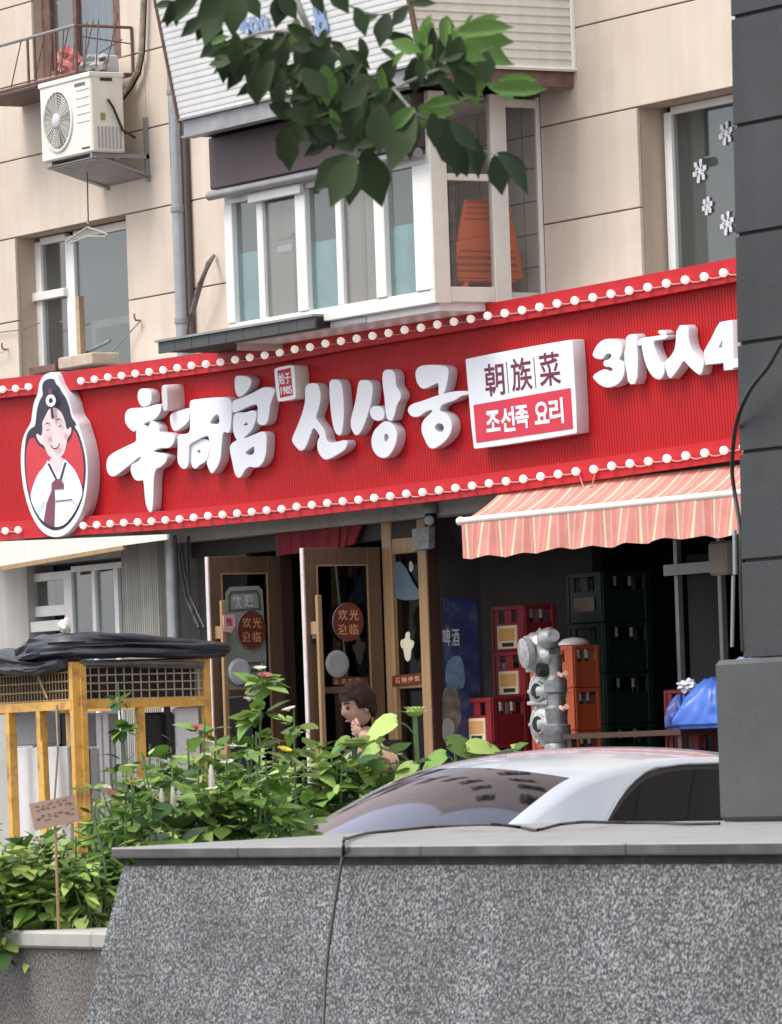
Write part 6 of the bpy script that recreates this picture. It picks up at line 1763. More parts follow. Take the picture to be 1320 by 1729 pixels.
bar((xc1 + .01, yz(281), zm_ - .3), (xc1 + .01, yz(281), zm_ - .02), .018, 'strap', M['black'])
for i, (pa, w_, t_, m_n) in enumerate(((138, .02, 1262, 'ink'), (152, .03, 1262, 'ink'), (166, .03, 1262, 'board_grey'), (178, .014, 1205, 'board_white'), (188, .022, 1203, 'board_white'), (199, .014, 1240, 'board_grey'), (208, .018, 1238, 'board_white'), (219, .016, 1245, 'board_grey'))):
    zz_ = XPL(pa, t_, xc1 - .1).z
    tbox('upright_pole' if i > 2 else 'black_tray', M[m_n], ['black tray standing nearest the cart corner', 'second black tray standing in the cart', 'grey tray standing beside the black trays in the cart', 'narrow tall white pole in the cart', 'widest tall white pole in the cart', 'short grey pole right of the white poles in the cart', 'short white pole in the cart', 'grey pole nearest the middle post of the cart'][i],
         'pole' if i > 2 else 'tray', (xc1 - .13, yz(pa) - w_, .44), (xc1 - .09, yz(pa) + w_, zz_), .004)
k = MB(); k.tube([YP(52, 1092 + 20, YC - .04), YP(60, 1130, YC - .05), YP(70, 1155, YC - .05), YP(80, 1180, YC - .04)], .009, 6); single(k, 'rope', M['wire_tan'], 'tan rope tied on the left mesh of the cart', 'rope', smooth=True)
k = MB(); k.tube([YP(95, 1190, YC - .04), YP(98, 1260, YC - .06), YP(92, 1350, YC - .05)], .008, 6); single(k, 'rope', M['wire'], 'pale rope hanging down the left part of the cart', 'rope', smooth=True)
k = MB(); nn3 = 26
for i in range(nn3):
    y_ = yz(134) + (ycb - .05 - yz(134)) * i / nn3; y2_ = yz(134) + (ycb - .05 - yz(134)) * (i + 1) / nn3
    k.quad((xc1 - .10 + .03 * math.sin(i * 1.3), y_, zm_ + .02), (xc1 - .10 + .03 * math.sin(i * 1.3 + 1.3), y2_, zm_ + .02), (xc1 - .07, y2_, zt_ + .03), (xc1 - .07, y_, zt_ + .03))
for i in range(nn3):
    x_ = xc0 + .05 + (xc1 - xc0 - .15) * i / nn3; x2_ = xc0 + .05 + (xc1 - xc0 - .15) * (i + 1) / nn3
    k.quad((x_, YC + .12 + .03 * math.sin(i * 1.7), zm_ + .02), (x2_, YC + .12 + .03 * math.sin(i * 1.7 + 1.7), zm_ + .02), (x2_, YC + .09, zt_ + .03), (x_, YC + .09, zt_ + .03))
tag(k.build('dark_sheet', mat('dark_brown_sheet', (.045, .036, .032), .8, .4, 6), None), 'dark brown sheet lining the inside of the cart mesh', 'sheet')
# tarpaulin: a folded black roll
tar = thing('tarpaulin', 'folded black tarpaulin lying along the top of the cage cart', 'tarpaulin', (xc1, YC, zt_))
def folded(path, rad, seed, n=44, flat=.60, close=1.0):
    k = MB(); P = smooth_path([Vector(p) for p in path], 5); R2 = []
    m = len(P)
    for i, p in enumerate(P):
        f = i / (m - 1) * (len(rad) - 1); a = int(min(f, len(rad) - 2)); r = rad[a] + (rad[a + 1] - rad[a]) * (f - a)
        t = (P[min(i + 1, m - 1)] - P[max(i - 1, 0)]).normalized(); x = t.cross(Vector((0, 0, 1))).normalized(); y = x.cross(t).normalized()
        for j in range(n):
            w = 2 * math.pi * j / n
            rr = r * (1 + .35 * noise.noise(Vector((seed + math.cos(w) * 1.6, math.sin(w) * 1.6, i * .09))) + .55 * (.25 - abs(noise.noise(Vector((seed + math.cos(w) * 3.1, math.sin(w) * 3.1, i * .16))))) + .20 * (.2 - abs(noise.noise(Vector((math.cos(w) * 6, math.sin(w) * 6, i * .35 + seed))))))
            pass
            k.v.append(p + x * math.cos(w) * rr + y * math.sin(w) * rr * flat)
    for i in range(m - 1):
        for j in range(n): k.f.append((i * n + j, i * n + (j + 1) % n, (i + 1) * n + (j + 1) % n, (i + 1) * n + j))
    k.f.append(tuple(reversed(range(n)))); k.f.append(tuple((m - 1) * n + j for j in range(n)))
    return k
zz_ = zt_ + .095
folded([(xc1 - .62, YC - .05, zz_ - .02), (xc1 - .35, YC - .02, zz_ + .02), (xc1 - .05, YC + .05, zz_ + .035), (xc1 + .02, YC + .45, zz_ + .03), (xc1 + .02, YC + .95, zz_ + .0), (xc1 + .02, ycb + .02, zz_ - .01), (xc1 + .02, ycb + .16, zz_ - .015)],
       [.10, .16, .14, .125, .115, .10, .07], 1.0).build('main_roll', M['tarp'], tar, smooth=True)
folded([(xc1 - 1.6, YC - .02, zz_ - .06), (xc1 - 1.0, YC - .06, zz_ - .04), (xc1 - .6, YC - .06, zz_ - .08), (xc1 - .35, YC - .05, zz_ - .10), (xc1 - .05, YC - .05, zz_ - .08)], [.13, .15, .14, .10, .06], 5.0).build('loose_fold', M['tarp'], tar, smooth=True)
folded([(xc1 + .03, YC + .05, zz_ - .09), (xc1 + .05, YC + .5, zz_ - .10), (xc1 + .04, ycb - .05, zz_ - .12)], [.035, .045, .04], 9.0, 12).build('hanging_hem', mat('faded_tarpaulin', (.13, .125, .13), .5, .4, 9), tar, smooth=True)
k = lump(YP(110, 1056, YC), .05, (1, .8, 1), 2, .3, 12, 8); single(k, 'plastic_bottle', M['cream'], 'small pale bottle top showing over the tarpaulin', 'bottle', smooth=True)

# =================================================================== PLANTS
random.seed(21)
def leaf_mesh(name, outline, fold=.18, droop=.25, mats=None, rows=None):
    """outline: half widths along the midrib (0..1), unit length"""
    vs, fs = [], []
    n = len(outline)
    for i, (t, w) in enumerate(outline):
        z = -droop * t * t
        vs += [(-w, t, z + fold * w), (0, t, z), (w, t, z + fold * w)]
    for i in range(n - 1):
        a = i * 3
        fs += [(a, a + 1, a + 4, a + 3), (a + 1, a + 2, a + 5, a + 4)]
    me = bpy.data.meshes.new(name); me.from_pydata(vs, [], fs)
    for p in me.polygons: p.use_smooth = True
    return me
BROAD = [(0, .02), (-.06, .20), (.08, .36), (.28, .43), (.52, .38), (.78, .20), (1.0, .01)]
OVATE = [(0, .01), (.10, .14), (.30, .24), (.52, .26), (.75, .17), (.90, .08), (1.0, .005)]
NARROW = [(0, .01), (.2, .10), (.5, .13), (.8, .08), (1.0, .005)]
LM = {}
for nm, ol in (('broad', BROAD), ('ovate', OVATE), ('narrow', NARROW)):
    for mk in ('leaf', 'leaf_pale', 'leaf_deep'):
        for dr_ in (0, 1):
            me = leaf_mesh('%s_%s' % (nm, mk), ol, .10 if dr_ else .05, .40 if dr_ else .10); me.materials.append(M[mk]); LM[(nm, mk, dr_)] = me
def orient(d, nrm):
    y = d.normalized(); z = (nrm - y * nrm.dot(y))
    if z.length < .05: z = Vector((0, 0, 1)) - y * y.z
    z.normalize(); x = y.cross(z)
    return Matrix(((x.x, y.x, z.x), (x.y, y.y, z.y), (x.z, y.z, z.z)))
def put_leaf(me, parent, p, d, nrm, size, name='leaf'):
    o = bpy.data.objects.new(name, me); COL.objects.link(o); o.parent = parent
    m = orient(d, nrm).to_4x4(); m = Matrix.Translation(p - wl(parent)) @ m @ Matrix.Diagonal((size, size, size, 1))
    o.matrix_basis = m
    return o
def plant(px, dist, ztop, zbase, nleaf, size, spread, kinds, label, cat='plant', group=None, tones=('leaf', 'leaf', 'leaf_pale', 'leaf_deep'), flowers=(), name='leafy_plant', nstem=3):
    q = DP(px, 1280, dist); base = Vector((q.x, q.y, zbase)); H = ztop - zbase
    t = thing(name, label, cat, tuple(base), group)
    stems = []
    for k_ in range(nstem):
        a = random.uniform(0, 6.28); r = spread * random.uniform(.15, .7) if nstem > 1 else .03
        top = base + Vector((math.cos(a) * r, math.sin(a) * r, H * (1 if k_ == 0 else random.uniform(.62, .95))))
        if k_ == 0: top = base + Vector((random.uniform(-.04, .04), random.uniform(-.04, .04), H))
        mid = (base + top) / 2 + Vector((random.uniform(-.05, .05), random.uniform(-.05, .05), .05))
        path = smooth_path([base + Vector((random.uniform(-.03, .03), random.uniform(-.03, .03), 0)), mid, top], 4); stems.append(path)
        m = MB(); m.tube(path, [.009 - .005 * i / (len(path) - 1) for i in range(len(path))], 5); m.build('stem', M['stem'], t, smooth=True)
    for i in range(nleaf):
        path = stems[i % nstem]; f = random.uniform(.12, 1.0) ** .8
        j = min(int(f * (len(path) - 1)), len(path) - 2); p = path[j]
        a = random.uniform(0, 6.28); el = random.uniform(-.55, .75)
        d = Vector((math.cos(a), math.sin(a), el)); taper = 1.0 - .55 * f if nstem == 1 else 1 - .25 * f
        off = d.normalized() * random.uniform(.02, spread * .75) * taper
        s_ = size * random.uniform(.45, 1.4) * (1.1 - .45 * f)
        nm, dr_ = kinds[random.randrange(len(kinds))], random.randrange(2)
        tn = tones[random.randrange(len(tones))]
        nr = Vector((random.uniform(-.5, .5), random.uniform(-.6, .2), 1))
        put_leaf(LM[(nm, tn, dr_)], t, p + off, d, nr, s_)
    for (kind, n) in flowers:
        for i in range(n):
            path = stems[i % nstem]; p = path[-1] + Vector((random.uniform(-1, 1) * spread * .5, random.uniform(-1, 1) * spread * .5, random.uniform(-.22, .03)))
            m = MB(); np_ = 9; rr = random.uniform(.022, .034)
            tl_ = Matrix.Rotation(random.uniform(-.4, .4), 3, FWD) @ Matrix.Rotation(random.uniform(-.2, .5), 3, RGT); p0_ = p; p = Vector((0, 0, 0))
            for q_ in range(np_):
                a = q_ * 6.283 / np_; c = Vector((math.cos(a), math.sin(a), 0)); s2 = Vector((-math.sin(a), math.cos(a), 0))
                m.quad(p + c * .006 + s2 * .004, p + c * rr + s2 * .012 + Vector((0, 0, .008)), p + c * (rr + .006) - s2 * .010 + Vector((0, 0, .006)), p + c * .006 - s2 * .006)
            m.ball(p, .010, 6, 4)
            m.v = [p0_ + tl_ @ v_ for v_ in m.v]
            m.build('flower', M[kind], t, smooth=True)
    return t
def ztop_at(py, px, dist):
    return CAM.z + (HYP - .035 * (px - CXP) - py) * dist / FPX
outline = [(-20, 1400), (30, 1395), (70, 1400), (120, 1398), (160, 1330), (210, 1285), (250, 1258), (300, 1244), (350, 1240), (400, 1232), (430, 1236), (500, 1246), (540, 1248), (590, 1236), (640, 1232), (690, 1250)]
GP = 'bushy plants growing behind the end of the granite wall'
def ol(x): return interp(outline, x)
n_p = 0
ADJ = ['leftmost low plant', 'low broad plant', 'dense low plant', 'bushy plant', 'tall bushy plant', 'pale green plant', 'deep green plant', 'wide leafy plant', 'loose leafy plant', 'spreading plant']
PLACES = []
spec = []
# front row in the planter (seen down to the cap)
for px in range(-20, 150, 24): spec.append((px + random.uniform(-6, 6), 24.15, random.uniform(20, 55), 'front'))
for px in range(-20, 260, 34): spec.append((px + random.uniform(-6, 6), 24.9, random.uniform(0, 20), 'mid'))
for px in range(190, 480, 27): spec.append((px + random.uniform(-6, 6), 25.6, random.uniform(25, 70), 'mid'))
for px in range(190, 500, 32): spec.append((px + random.uniform(-8, 8), 26.7, random.uniform(-6, 14), 'back'))
for px in range(500, 700, 34): spec.append((px + random.uniform(-6, 6), 28.9, random.uniform(0, 40), 'far'))
spec = sorted([('%s' % r, p, d, y) for p, d, y, r in spec], key=lambda q: (q[0], q[1])); spec = [(p, d, y, r) for r, p, d, y in spec]
marks = {'front': 'right behind the planter cap', 'mid': 'in the middle row of the planting', 'back': 'in the back row of the planting', 'far': 'beside the white car'}
cnt = {}
for px, dist, dy, row_ in spec:
    cnt[row_] = cnt.get(row_, 0) + 1
    py = ol(px) + dy
    zt2_ = ztop_at(py, px, dist); zb2_ = zcap - .12 if row_ != 'far' else .1
    if row_ == 'far': zb2_ = .9 if False else .1
    nleaf = {'front': 115, 'mid': 115, 'back': 115, 'far': 105}[row_]
    sz = {'front': .10, 'mid': .115, 'back': .118, 'far': .13}[row_]
    kd = random.choice([('broad', 'broad', 'ovate'), ('ovate', 'ovate', 'broad'), ('broad',), ('ovate', 'narrow')])
    tn = random.choice([('leaf', 'leaf_pale', 'leaf_deep'), ('leaf', 'leaf', 'leaf_deep'), ('leaf_pale', 'leaf', 'leaf'), ('leaf_pale', 'leaf_pale', 'leaf')])
    fl = random.choice([(), (), (), (('petal_white', 2),), (('petal_pink', 1),), (('petal_yellow', 1), ('petal_white', 1)), (('petal_white', 2),)])
    ORD_ = 'first second third fourth fifth sixth seventh eighth ninth tenth eleventh twelfth thirteenth fourteenth fifteenth sixteenth seventeenth eighteenth nineteenth twentieth'.split()
    o_ = ORD_[min(cnt[row_], 20) - 1] if cnt[row_] <= 20 else 'last'
    _ = ['first', 'second', 'third', 'fourth', 'fifth', 'sixth', 'seventh', 'eighth', 'ninth', 'tenth', 'eleventh', 'twelfth', 'thirteenth', 'fourteenth']
    plant(px, dist, zt2_, (zb2_ if row_ != 'far' else max(.1, zt2_ - 1.0)) if row_ != 'far' else max(.1, zt2_ - .75), nleaf, sz, .20 if row_ != 'far' else .24, kd, '%s leafy plant from the left %s' % (o_, marks[row_]), 'plant', GP, tn, fl)
# tall thin flowering stem at px 440
plant(436, 26.4, ztop_at(1120, 436, 26.4), zcap - .1, 95, .15, .15, ('broad', 'ovate'), 'tall slender plant with pale flowers rising in front of the left door', 'plant', None, ('leaf', 'leaf_pale', 'leaf'), (('petal_white', 4), ('petal_pink', 1)), 'flowering_plant', 1)
plant(482, 26.9, ztop_at(1196, 482, 26.9), zcap - .1, 55, .14, .15, ('ovate',), 'thin plant with pale green tips between the two open doors', 'plant', None, ('leaf', 'leaf_pale'), (('petal_white', 4),), 'flowering_plant', 1)
plant(350, 26.9, ztop_at(1212, 350, 26.9), zcap - .1, 50, .14, .15, ('ovate', 'broad'), 'thin flowering plant in front of the cart corner', 'plant', None, ('leaf', 'leaf_pale'), (('petal_white', 5), ('petal_yellow', 2), ('petal_pink', 2)), 'flowering_plant', 1)
plant(215, 26.6, ztop_at(1150, 215, 26.6), zcap - .1, 60, .10, .08, ('ovate', 'broad'), 'slender upright plant against the white poles of the cart', 'plant', None, ('leaf', 'leaf_deep'), (), 'climbing_plant', 1)
# sunflower with a big bud, broad leaves round it
def sunflower(px, dist, py_top, leaves, label, bud=True):
    zt2_ = ztop_at(py_top, px, dist); q = DP(px, 1280, dist)
    t = thing('sunflower', label, 'sunflower', (q.x, q.y, 0))
    path = smooth_path([Vector((q.x, q.y, 0)), Vector((q.x + .02, q.y, zt2_ * .5)), Vector((q.x, q.y, zt2_ - .03))], 5)
    m = MB(); m.tube(path, .013, 7); m.build('stem', M['stem'], t, smooth=True)
    if bud:
        p = path[-1]; m = MB(); 
        for ring in range(2):
            for i in range(13):
                a = i * .483 + ring * .24; c = Vector((math.cos(a), math.sin(a), .25 + .5 * ring)).normalized(); s2 = Vector((-math.sin(a), math.cos(a), 0))
                L_ = .11 - .03 * ring
                m.quad(p + c * .02 - s2 * .02, p + c * .02 + s2 * .02, p + c * L_ + s2 * .002 - Vector((0, 0, .01)), p + c * L_ - s2 * .002 - Vector((0, 0, .01)))
        m.ball(p + Vector((0, 0, .01)), .045, 12, 8, (1, 1, .6)); m.build('bud', M['leaf_pale'], t)
    for (lx, ly, dx, dy, L_, tn, dd_) in leaves:
        p = DP(lx, ly, dist + dd_); v = (RGT * dx - UP * dy + FWD * random.uniform(-.2, .2))
        nr = Vector((.25, -.65, .75))
        put_leaf(LM[('broad', tn, 1)], t, p, v, nr, L_)
        j = min(range(len(path)), key=lambda i_: abs(path[i_].z - (p.z - .08)))
        m = MB(); m.tube([path[j], (path[j] + p) / 2 + Vector((0, 0, .02)), p], .005, 5); m.build('leaf_stalk', M['stem'], t)
    return t
sunflower(703, 29.0, 1195, [(668, 1218, -1, .25, .21, 'leaf_pale', -.1), (700, 1290, -.6, .4, .17, 'leaf_pale', -.3), (655, 1290, -.7, .1, .16, 'leaf', -.1), (720, 1310, .3, .7, .14, 'leaf', 0), (640, 1262, -.9, .2, .13, 'leaf_pale', -.2), (675, 1320, -.5, .8, .15, 'leaf', -.2)],
          'sunflower with a spiky green bud in front of the door post')
sunflower(598, 28.9, 1248, [(590, 1250, -.8, .3, .14, 'leaf', 0), (606, 1252, .9, .25, .14, 'leaf_pale', 0), (584, 1290, -.9, .3, .17, 'leaf', 0), (610, 1295, .8, .5, .17, 'leaf_pale', 0), (590, 1330, -.7, .5, .16, 'leaf', 0), (615, 1340, .7, .6, .16, 'leaf', 0)],
          'budding sunflower left of the walking man', True)
sunflower(770, 33.0, 1258, [(757, 1256, .95, .2, .26, 'leaf', 0), (752, 1275, -.8, .3, .20, 'leaf', 0), (790, 1262, .9, -.1, .20, 'leaf_pale', 0), (815, 1266, .9, .1, .17, 'leaf', 0), (740, 1290, -.7, .5, .18, 'leaf', 0), (870, 1264, .6, -.5, .08, 'leaf', 0), (878, 1266, -.6, -.5, .07, 'leaf_pale', 0)],
          'broad leaved plant behind the roof of the white car', False)
# little hand written board on a stake
bq = DP(92, 1372, 23.9)
brd = thing('garden_sign', 'small tilted brown board on a stake among the plants at the left', 'sign', (bq.x, bq.y, zcap - .1))
bpln = Plane(bq, (RGT * math.cos(.17) + UP * math.sin(.17)), (UP * math.cos(.17) - RGT * math.sin(.17)))
k = MB(); bw, bh = .098, .058
k.hexa([bpln.o + bpln.u * a + bpln.v * b for a, b in ((-bw, -bh), (bw, -bh), (bw, bh), (-bw, bh))][::1], [bpln.o + bpln.u * a + bpln.v * b + bpln.n * .006 for a, b in ((-bw, -bh), (bw, -bh), (bw, bh), (-bw, bh))])
k.build('board', M['card'], brd)
k = MB(); k.tube([Vector((bq.x, bq.y, zcap - .1)) - bpln.n * .012, bq - bpln.n * .012], .007, 6); k.build('stake', M['wood_light'], brd)
random.seed(5)
for r_ in range(2):
    k = MB()
    for i in range(7):
        x = -.082 + i * .0245 + random.uniform(-.002, .002); y0_ = .030 - r_ * .045
        for q_ in range(3):
            a, b = x + random.uniform(-.002, .010), y0_ + random.uniform(-.012, .012)
            k.quad(*[bpln.o + bpln.u * (a + c) + bpln.v * (b + d) + bpln.n * (.0072 + .0002 * q_) for c, d in ((0, 0), (.014, .001), (.014, .005), (0, .004))])
    k.build('worn_writing', M['rust'], brd, kind='stuff')
# pale bottle-like things hanging among the leaves
for i, (px, py) in enumerate(((273, 1350), (292, 1346), (357, 1310))):
    p = DP(px, py, 24.9); k = MB(); k.disc(p, (0, 0, 1), [(.012, -.05), (.014, -.03), (.011, .02), (.005, .05)], 8)
    single(k, 'pale_pod', M['petal_white'], ['white hanging blossom at the left of a pair among the leaves', 'white hanging blossom at the right of a pair among the leaves', 'single white hanging blossom below the left door'][i], 'blossom', smooth=True)

# =================================================================== PERSON
def world_from(base, r, f, z): return base + RGT * r - FWD * f + Vector((0, 0, z))
pb = DP(640, 1279, 30.0); pb.z = .0
per = thing('person', 'dark haired man in a black shirt with a hand at his face, passing the doors', 'person', tuple(pb))
def skin_body(name, joints, edges, m, parent, sub=2, root=0):
    me = bpy.data.meshes.new(name)
    me.from_pydata([tuple(world_from(pb, *j[:3]) - wl(parent)) for j in joints], edges, [])
    o = bpy.data.objects.new(name, me); COL.objects.link(o)
    md = o.modifiers.new('skin', 'SKIN'); md.use_smooth_shade = True
    for i, j in enumerate(joints):
        me.skin_vertices[0].data[i].radius = (j[3], j[4] if len(j) > 4 else j[3])
        me.skin_vertices[0].data[i].use_root = (i == root)
    s2 = o.modifiers.new('sub', 'SUBSURF'); s2.levels = sub; s2.render_levels = sub
    dg = bpy.context.evaluated_depsgraph_get(); dg.update()
    m2 = bpy.data.meshes.new_from_object(o.evaluated_get(dg)); m2.name = name
    bpy.data.objects.remove(o)
    m2.materials.clear(); m2.materials.append(m)
    for p in m2.polygons: p.use_smooth = True
    return link(name, m2, parent)
# axes: r right in view, f towards the viewer, z up; he faces left and a little down
J = [(0, 0, .98, .15, .12), (-.01, .01, 1.18, .145, .115), (-.03, .02, 1.38, .17, .13), (-.045, .02, 1.52, .12, .10), (-.06, .03, 1.60, .060, .06), (-.085, .035, 1.67, .055, .055),
     (.04, .17, 1.50, .062), (.07, .36, 1.44, .050), (-.02, .31, 1.56, .042), (-.095, .22, 1.635, .030),
     (-.10, -.15, 1.48, .062), (-.08, -.26, 1.24, .048), (-.18, -.24, 1.04, .036), (-.22, -.22, .96, .026),
     (.02, .09, .88, .098), (-.06, .10, .50, .068), (.03, .10, .12, .044), (-.14, .10, .05, .040),
     (.0, -.10, .88, .098), (.12, -.11, .52, .068), (.30, -.10, .20, .044), (.20, -.10, .07, .040)]
Ed = [(0, 1), (1, 2), (2, 3), (3, 4), (4, 5), (3, 6), (6, 7), (7, 8), (8, 9), (3, 10), (10, 11), (11, 12), (12, 13), (0, 14), (14, 15), (15, 16), (16, 17), (0, 18), (18, 19), (19, 20), (20, 21)]
body_ = skin_body('body', J, Ed, M['skin'], per)
# shirt and trousers, slightly proud of the body
def clothe(name, ids, grow, m, ends={}):
    idx = {j: i for i, j in enumerate(ids)}
    jj = [tuple(J[j][:3]) + (J[j][3] + grow, (J[j][4] if len(J[j]) > 4 else J[j][3]) + grow) for j in ids]
    for j, (tj, f) in ends.items():                 # shorten an end towards a joint
        a, b = Vector(J[j][:3]), Vector(J[tj][:3]); p = a + (b - a) * f; jj[idx[j]] = (p.x, p.y, p.z) + jj[idx[j]][3:]
    return skin_body(name, jj, [(idx[a], idx[b]) for a, b in Ed if a in idx and b in idx], m, per)
clothe('shirt', [0, 1, 2, 3, 6, 7, 10, 11], .044, M['shirt'], {7: (6, 1.0), 11: (10, .9)})
clothe('trousers', [0, 14, 15, 16, 18, 19, 20], .012, mat('dark_trousers', (.03, .032, .04), .9), {})
for nm_, a in (('shoe', 17), ('shoe', 21)):
    c = world_from(pb, *J[a][:3]); k = MB(); k.ball(c + Vector((0, 0, -.01)), 1, 12, 8, (.07, .05, .045)); k.ball(c - RGT * .08 + Vector((0, 0, -.02)), 1, 12, 8, (.08, .05, .035)); k.build(nm_, M['black'], per, smooth=True)
# head
hc = world_from(pb, -.105, .045, 1.775)
FA = (-RGT * .84 - FWD * .50 - UP * .22).normalized()      # where he looks
SI = FA.cross(UP).normalized(); UPH = SI.cross(FA).normalized()
k = MB(); n, m_n = 28, 20
k.ball((0, 0, 0), 1, n, m_n)
for i, v in enumerate(k.v):
    x, y, z = v                                      # x face forward, y side, z up
    rx, ry, rz = .088, .070, .106
    if z < 0: ry *= 1 - .22 * (-z); rx *= 1 - .06 * (-z)
    px3, py3, pz3 = x * rx, y * ry, z * rz
    if x > 0:
        fy_ = py3 / .076; fz_ = pz3 / .118
        px3 += .022 * math.exp(-((fy_ / .20) ** 2) - ((fz_ + .12) / .22) ** 2)          # nose
        px3 += .007 * math.exp(-((fy_ / .40) ** 2) - ((fz_ + .52) / .10) ** 2)          # lips
        px3 += .010 * math.exp(-((fy_ / .40) ** 2) - ((fz_ + .85) / .18) ** 2)          # chin
        px3 -= .010 * math.exp(-(((abs(fy_) - .42) / .20) ** 2) - ((fz_ - .08) / .14) ** 2)  # eye sockets
        px3 += .005 * math.exp(-(((abs(fy_) - .40) / .30) ** 2) - ((fz_ - .28) / .09) ** 2)  # brow
    k.v[i] = hc + FA * px3 + SI * py3 + UPH * pz3
head = k.build('head', M['skin'], per, smooth=True)
for sg in (-1, 1):
    k = MB(); k.ball(hc + FA * .080 + SI * sg * .031 + UPH * .010, .0085, 10, 8); k.build('eye', M['shirt'], head, smooth=True)
    k = MB(); k.ball(hc + FA * .0865 + SI * sg * .031 + UPH * .010, .0045, 8, 6); k.build('iris', M['ink'], head, smooth=True)
    k = MB(); k.ball((0, 0, 0), 1, 10, 8)
    k.v = [hc + FA * (v.x * .018 - .008) + SI * sg * (.074 + v.y * .009) + UPH * (v.z * .032 - .005) for v in k.v]; k.build('ear', M['skin'], head, smooth=True)
    k = MB(); k.tube([hc + FA * .088 + SI * sg * .016 + UPH * .034, hc + FA * .086 + SI * sg * .034 + UPH * .040, hc + FA * .074 + SI * sg * .050 + UPH * .034], .0035, 5); k.build('eyebrow', M['hair'], head)
k = MB(); k.tube([hc + FA * .078 + SI * -.020 - UPH * .060, hc + FA * .086 - UPH * .060, hc + FA * .078 + SI * .020 - UPH * .060], .004, 5); k.build('lips', mat('lips', (.40, .16, .14), .5), head)
k = MB(); n, m_n = 40, 28
k.ball((0, 0, 0), 1, n, m_n)
for i, v in enumerate(k.v):
    x, y, z = v
    f = 1 + .10 * noise.noise(Vector((x * 5, y * 5, z * 5))) + .07 * noise.noise(Vector((x * 14, y * 14, z * 5)))
    cutz = -.15 - .55 * (x < .1) * min(1, (.1 - x) * 1.5)
    cutf = .50 if x > .35 else -9
    zz_ = max(z, cutz)
    if x > .45: zz_ = max(zz_, .30)
    k.v[i] = hc + FA * (x * .104 * f - .006) + SI * (y * .088 * f) + UPH * (zz_ * .130 * f + .014)
k.build('hair', M['hair'], per, smooth=True)
# hand at the chin: palm and five curled fingers
hp = world_from(pb, *J[9][:3])
pal = hp + (hc + FA * .085 - UPH * .075 - hp).normalized() * .05
def chain(pts, rad, name):
    me = bpy.data.meshes.new(name); me.from_pydata([tuple(p - wl(per)) for p in pts], [(i, i + 1) for i in range(len(pts) - 1)], [])
    o = bpy.data.objects.new(name, me); COL.objects.link(o); o.modifiers.new('skin', 'SKIN').use_smooth_shade = True
    for i, r_ in enumerate(rad): me.skin_vertices[0].data[i].radius = (r_, r_)
    s2 = o.modifiers.new('s', 'SUBSURF'); s2.levels = 1
    dg = bpy.context.evaluated_depsgraph_get(); dg.update(); m2 = bpy.data.meshes.new_from_object(o.evaluated_get(dg)); bpy.data.objects.remove(o)
    m2.materials.clear(); m2.materials.append(M['skin']); 
    for p in m2.polygons: p.use_smooth = True
    return link(name, m2, per)
dr_ = (pal - hp).normalized(); sd_ = dr_.cross(FA).normalized(); nn_ = sd_.cross(dr_)
k = MB(); k.ball((0, 0, 0), 1, 16, 10); k.v = [hp + dr_ * (.03 + v.x * .045) + sd_ * (v.y * .038) + nn_ * (v.z * .017) for v in k.v]; k.build('palm', M['skin'], per, smooth=True)
for i, (o_, L_) in enumerate(((-.030, .060), (-.010, .072), (.010, .068), (.029, .052))):
    b_ = hp + dr_ * .065 + sd_ * o_
    chain([b_ - dr_ * .015, b_ + dr_ * L_ * .4 + nn_ * .004, b_ + dr_ * L_ * .72 - FA * .012, b_ + dr_ * L_ * .85 - FA * .032], [.0095, .009, .008, .0065], 'finger')
chain([hp + dr_ * .01 + sd_ * .03, hp + dr_ * .035 + sd_ * .055, hp + dr_ * .062 + sd_ * .058 - FA * .01], [.012, .0105, .008], 'thumb')

# =================================================================== OVERHANGING BRANCH
random.seed(11)
BD = 15.0
br_ = thing('overhanging_branch', 'leafy tree branch with dark drooping leaves hanging in from above', 'tree branch', tuple(DP(520, -260, BD)))
def twig(pts, r0, r1, m='bark'):
    P = smooth_path([DP(a, b, BD + (c if c else 0)) for a, b, c in pts], 4)
    k = MB(); k.tube(P, [r0 + (r1 - r0) * i / (len(P) - 1) for i in range(len(P))], 7); k.build('twig', M[m], br_, smooth=True); return P
twig([(430, -260, .5), (470, -120, .2), (500, 0, 0), (530, 62, 0)], .016, .008)
twig([(530, 62, 0), (500, 56, .05), (450, 54, .0), (410, 66, -.05), (375, 85, -.1)], .006, .002)
twig([(530, 62, 0), (580, 105, .05), (620, 165, .1), (600, 260, .05), (590, 300, 0)], .007, .003)
twig([(620, 165, .1), (665, 150, .0), (720, 125, -.1), (790, 100, -.1), (830, 80, -.2)], .006, .002)
twig([(665, 150, .0), (700, 190, -.1), (740, 210, 0), (770, 225, 0)], .005, .002)
twig([(770, 225, 0), (805, 250, 0), (838, 262, 0)], .003, .0015)
twig([(430, -260, .5), (360, -120, .1), (330, -20, 0), (310, 0, 0)], .010, .003)
twig([(360, -120, .1), (385, -30, 0), (400, 20, 0)], .006, .003)
twig([(500, 0, 0), (540, -20, 0), (590, 10, 0), (640, 25, 0), (690, 8, 0)], .005, .002)
TL = {}
TREE = [(0, .005), (.06, .10), (.20, .22), (.40, .29), (.60, .27), (.78, .17), (.90, .07), (1.0, .004)]
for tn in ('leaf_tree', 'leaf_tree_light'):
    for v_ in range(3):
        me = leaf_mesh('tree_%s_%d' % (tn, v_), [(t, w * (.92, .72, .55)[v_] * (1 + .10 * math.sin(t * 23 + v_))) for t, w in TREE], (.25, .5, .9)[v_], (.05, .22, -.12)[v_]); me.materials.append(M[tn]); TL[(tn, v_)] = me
nl = 0
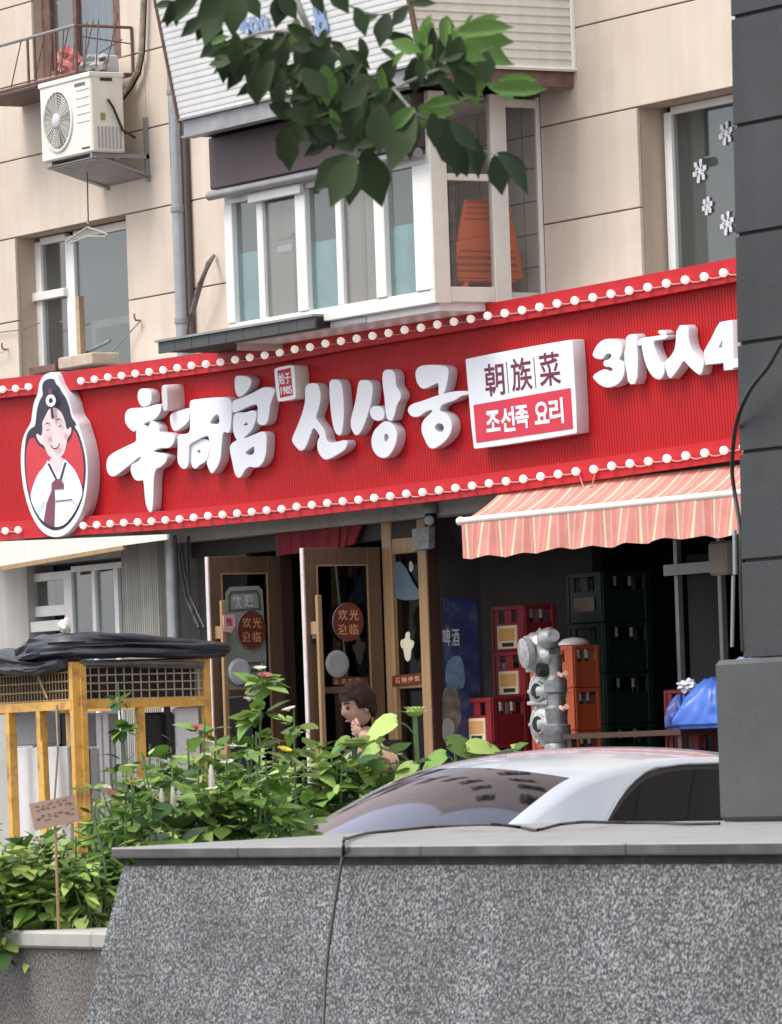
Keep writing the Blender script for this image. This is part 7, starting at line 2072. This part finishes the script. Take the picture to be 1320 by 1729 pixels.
def tleaf(bx_, by_, tx_, ty_, v_=0, light=False, dd_=None):
    global nl
    dd_ = random.uniform(-.25, .25) if dd_ is None else dd_
    a = DP(bx_, by_, BD + dd_); b = DP(tx_, ty_, BD + dd_ + random.uniform(-.02, .02)); d = b - a
    nr = (-FWD + RGT * random.uniform(-.5, .5) + UP * random.uniform(-.1, .6))
    put_leaf(TL[('leaf_tree_light' if light else 'leaf_tree', v_)], br_, a, d, nr, d.length)
L0 = [(335,-8,270,38,1),(295,5,258,10,1),(335,-10,285,28,0),(292,0,282,48,1),(296,5,297,46,2),(385,-12,330,35,0),(375,5,343,78,0),(352,28,300,60,1),(350,30,332,70,0),(360,40,352,80,0),(400,-25,392,62,0),(412,-12,440,32,0),(430,-20,398,30,0),(362,-12,376,22,1),(470,-12,502,34,0),(475,-14,466,48,0),(560,-30,588,24,0),(520,-20,548,22,1),
 (445,70,380,92,1),(430,80,352,100,2),(405,92,355,120,1),(415,98,384,152,1),(432,100,412,140,1),(450,95,440,150,0),(462,100,430,172,1),(385,75,350,62,2),(470,60,455,110,0),(500,60,545,110,1),
 (485,215,488,290,0),(500,205,470,270,0),(600,262,556,350,0),(592,262,528,322,0),(600,275,588,348,0),(615,252,646,350,0),(600,180,622,262,0),(580,120,600,250,0),(560,110,540,200,0),(560,240,510,262,1),
 (700,190,655,290,0),(695,185,690,270,0),(742,200,790,298,0),(760,208,806,255,0),(775,220,772,300,0),(730,190,735,250,0),(790,225,815,300,1),
 (835,262,848,330,0),(840,260,900,322,1),(838,258,890,290,2),
 (690,160,655,235,0),(640,175,640,260,0),
 (640,25,600,40,1),(655,22,640,80,0),(690,8,735,2,1),(690,10,660,45,0),(600,12,618,62,0),(700,70,640,60,2)]
LL = [(700,182,650,222,1),(705,182,772,190,1),(710,185,735,225,0),(715,180,790,172,2),(775,60,868,72,1),(790,45,848,30,2),(785,48,800,25,2),(780,70,862,100,1),(770,55,870,50,2),(760,70,820,45,1),(800,90,870,112,2),(830,150,925,152,2),(820,140,870,175,2),(840,135,905,140,2),(760,80,700,130,1)]
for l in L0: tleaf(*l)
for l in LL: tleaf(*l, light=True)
def inpoly(x, y, P):
    c = False; j = len(P) - 1
    for i in range(len(P)):
        if (P[i][1] > y) != (P[j][1] > y) and x < (P[j][0] - P[i][0]) * (y - P[i][1]) / (P[j][1] - P[i][1]) + P[i][0]: c = not c
        j = i
    return c
P1 = [(430, 70), (500, 55), (580, 70), (640, 80), (700, 60), (770, 70), (800, 130), (740, 150), (660, 150), (640, 220), (610, 260), (500, 220), (470, 180), (440, 120)]
P2 = [(690, 60), (760, 40), (820, 50), (830, 110), (800, 160), (760, 150), (700, 110)]
P3 = [(470, 120), (620, 120), (630, 240), (560, 250), (480, 220)]
P4 = [(340, 60), (440, 60), (470, 110), (440, 160), (380, 120)]
n1 = 0
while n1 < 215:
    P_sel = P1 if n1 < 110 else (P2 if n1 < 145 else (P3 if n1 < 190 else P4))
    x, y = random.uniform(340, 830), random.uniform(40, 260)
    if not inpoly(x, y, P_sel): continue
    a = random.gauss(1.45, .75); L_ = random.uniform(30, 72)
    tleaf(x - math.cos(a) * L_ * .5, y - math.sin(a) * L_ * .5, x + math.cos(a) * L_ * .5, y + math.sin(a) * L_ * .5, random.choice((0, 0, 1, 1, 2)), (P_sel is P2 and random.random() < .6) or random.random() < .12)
    n1 += 1
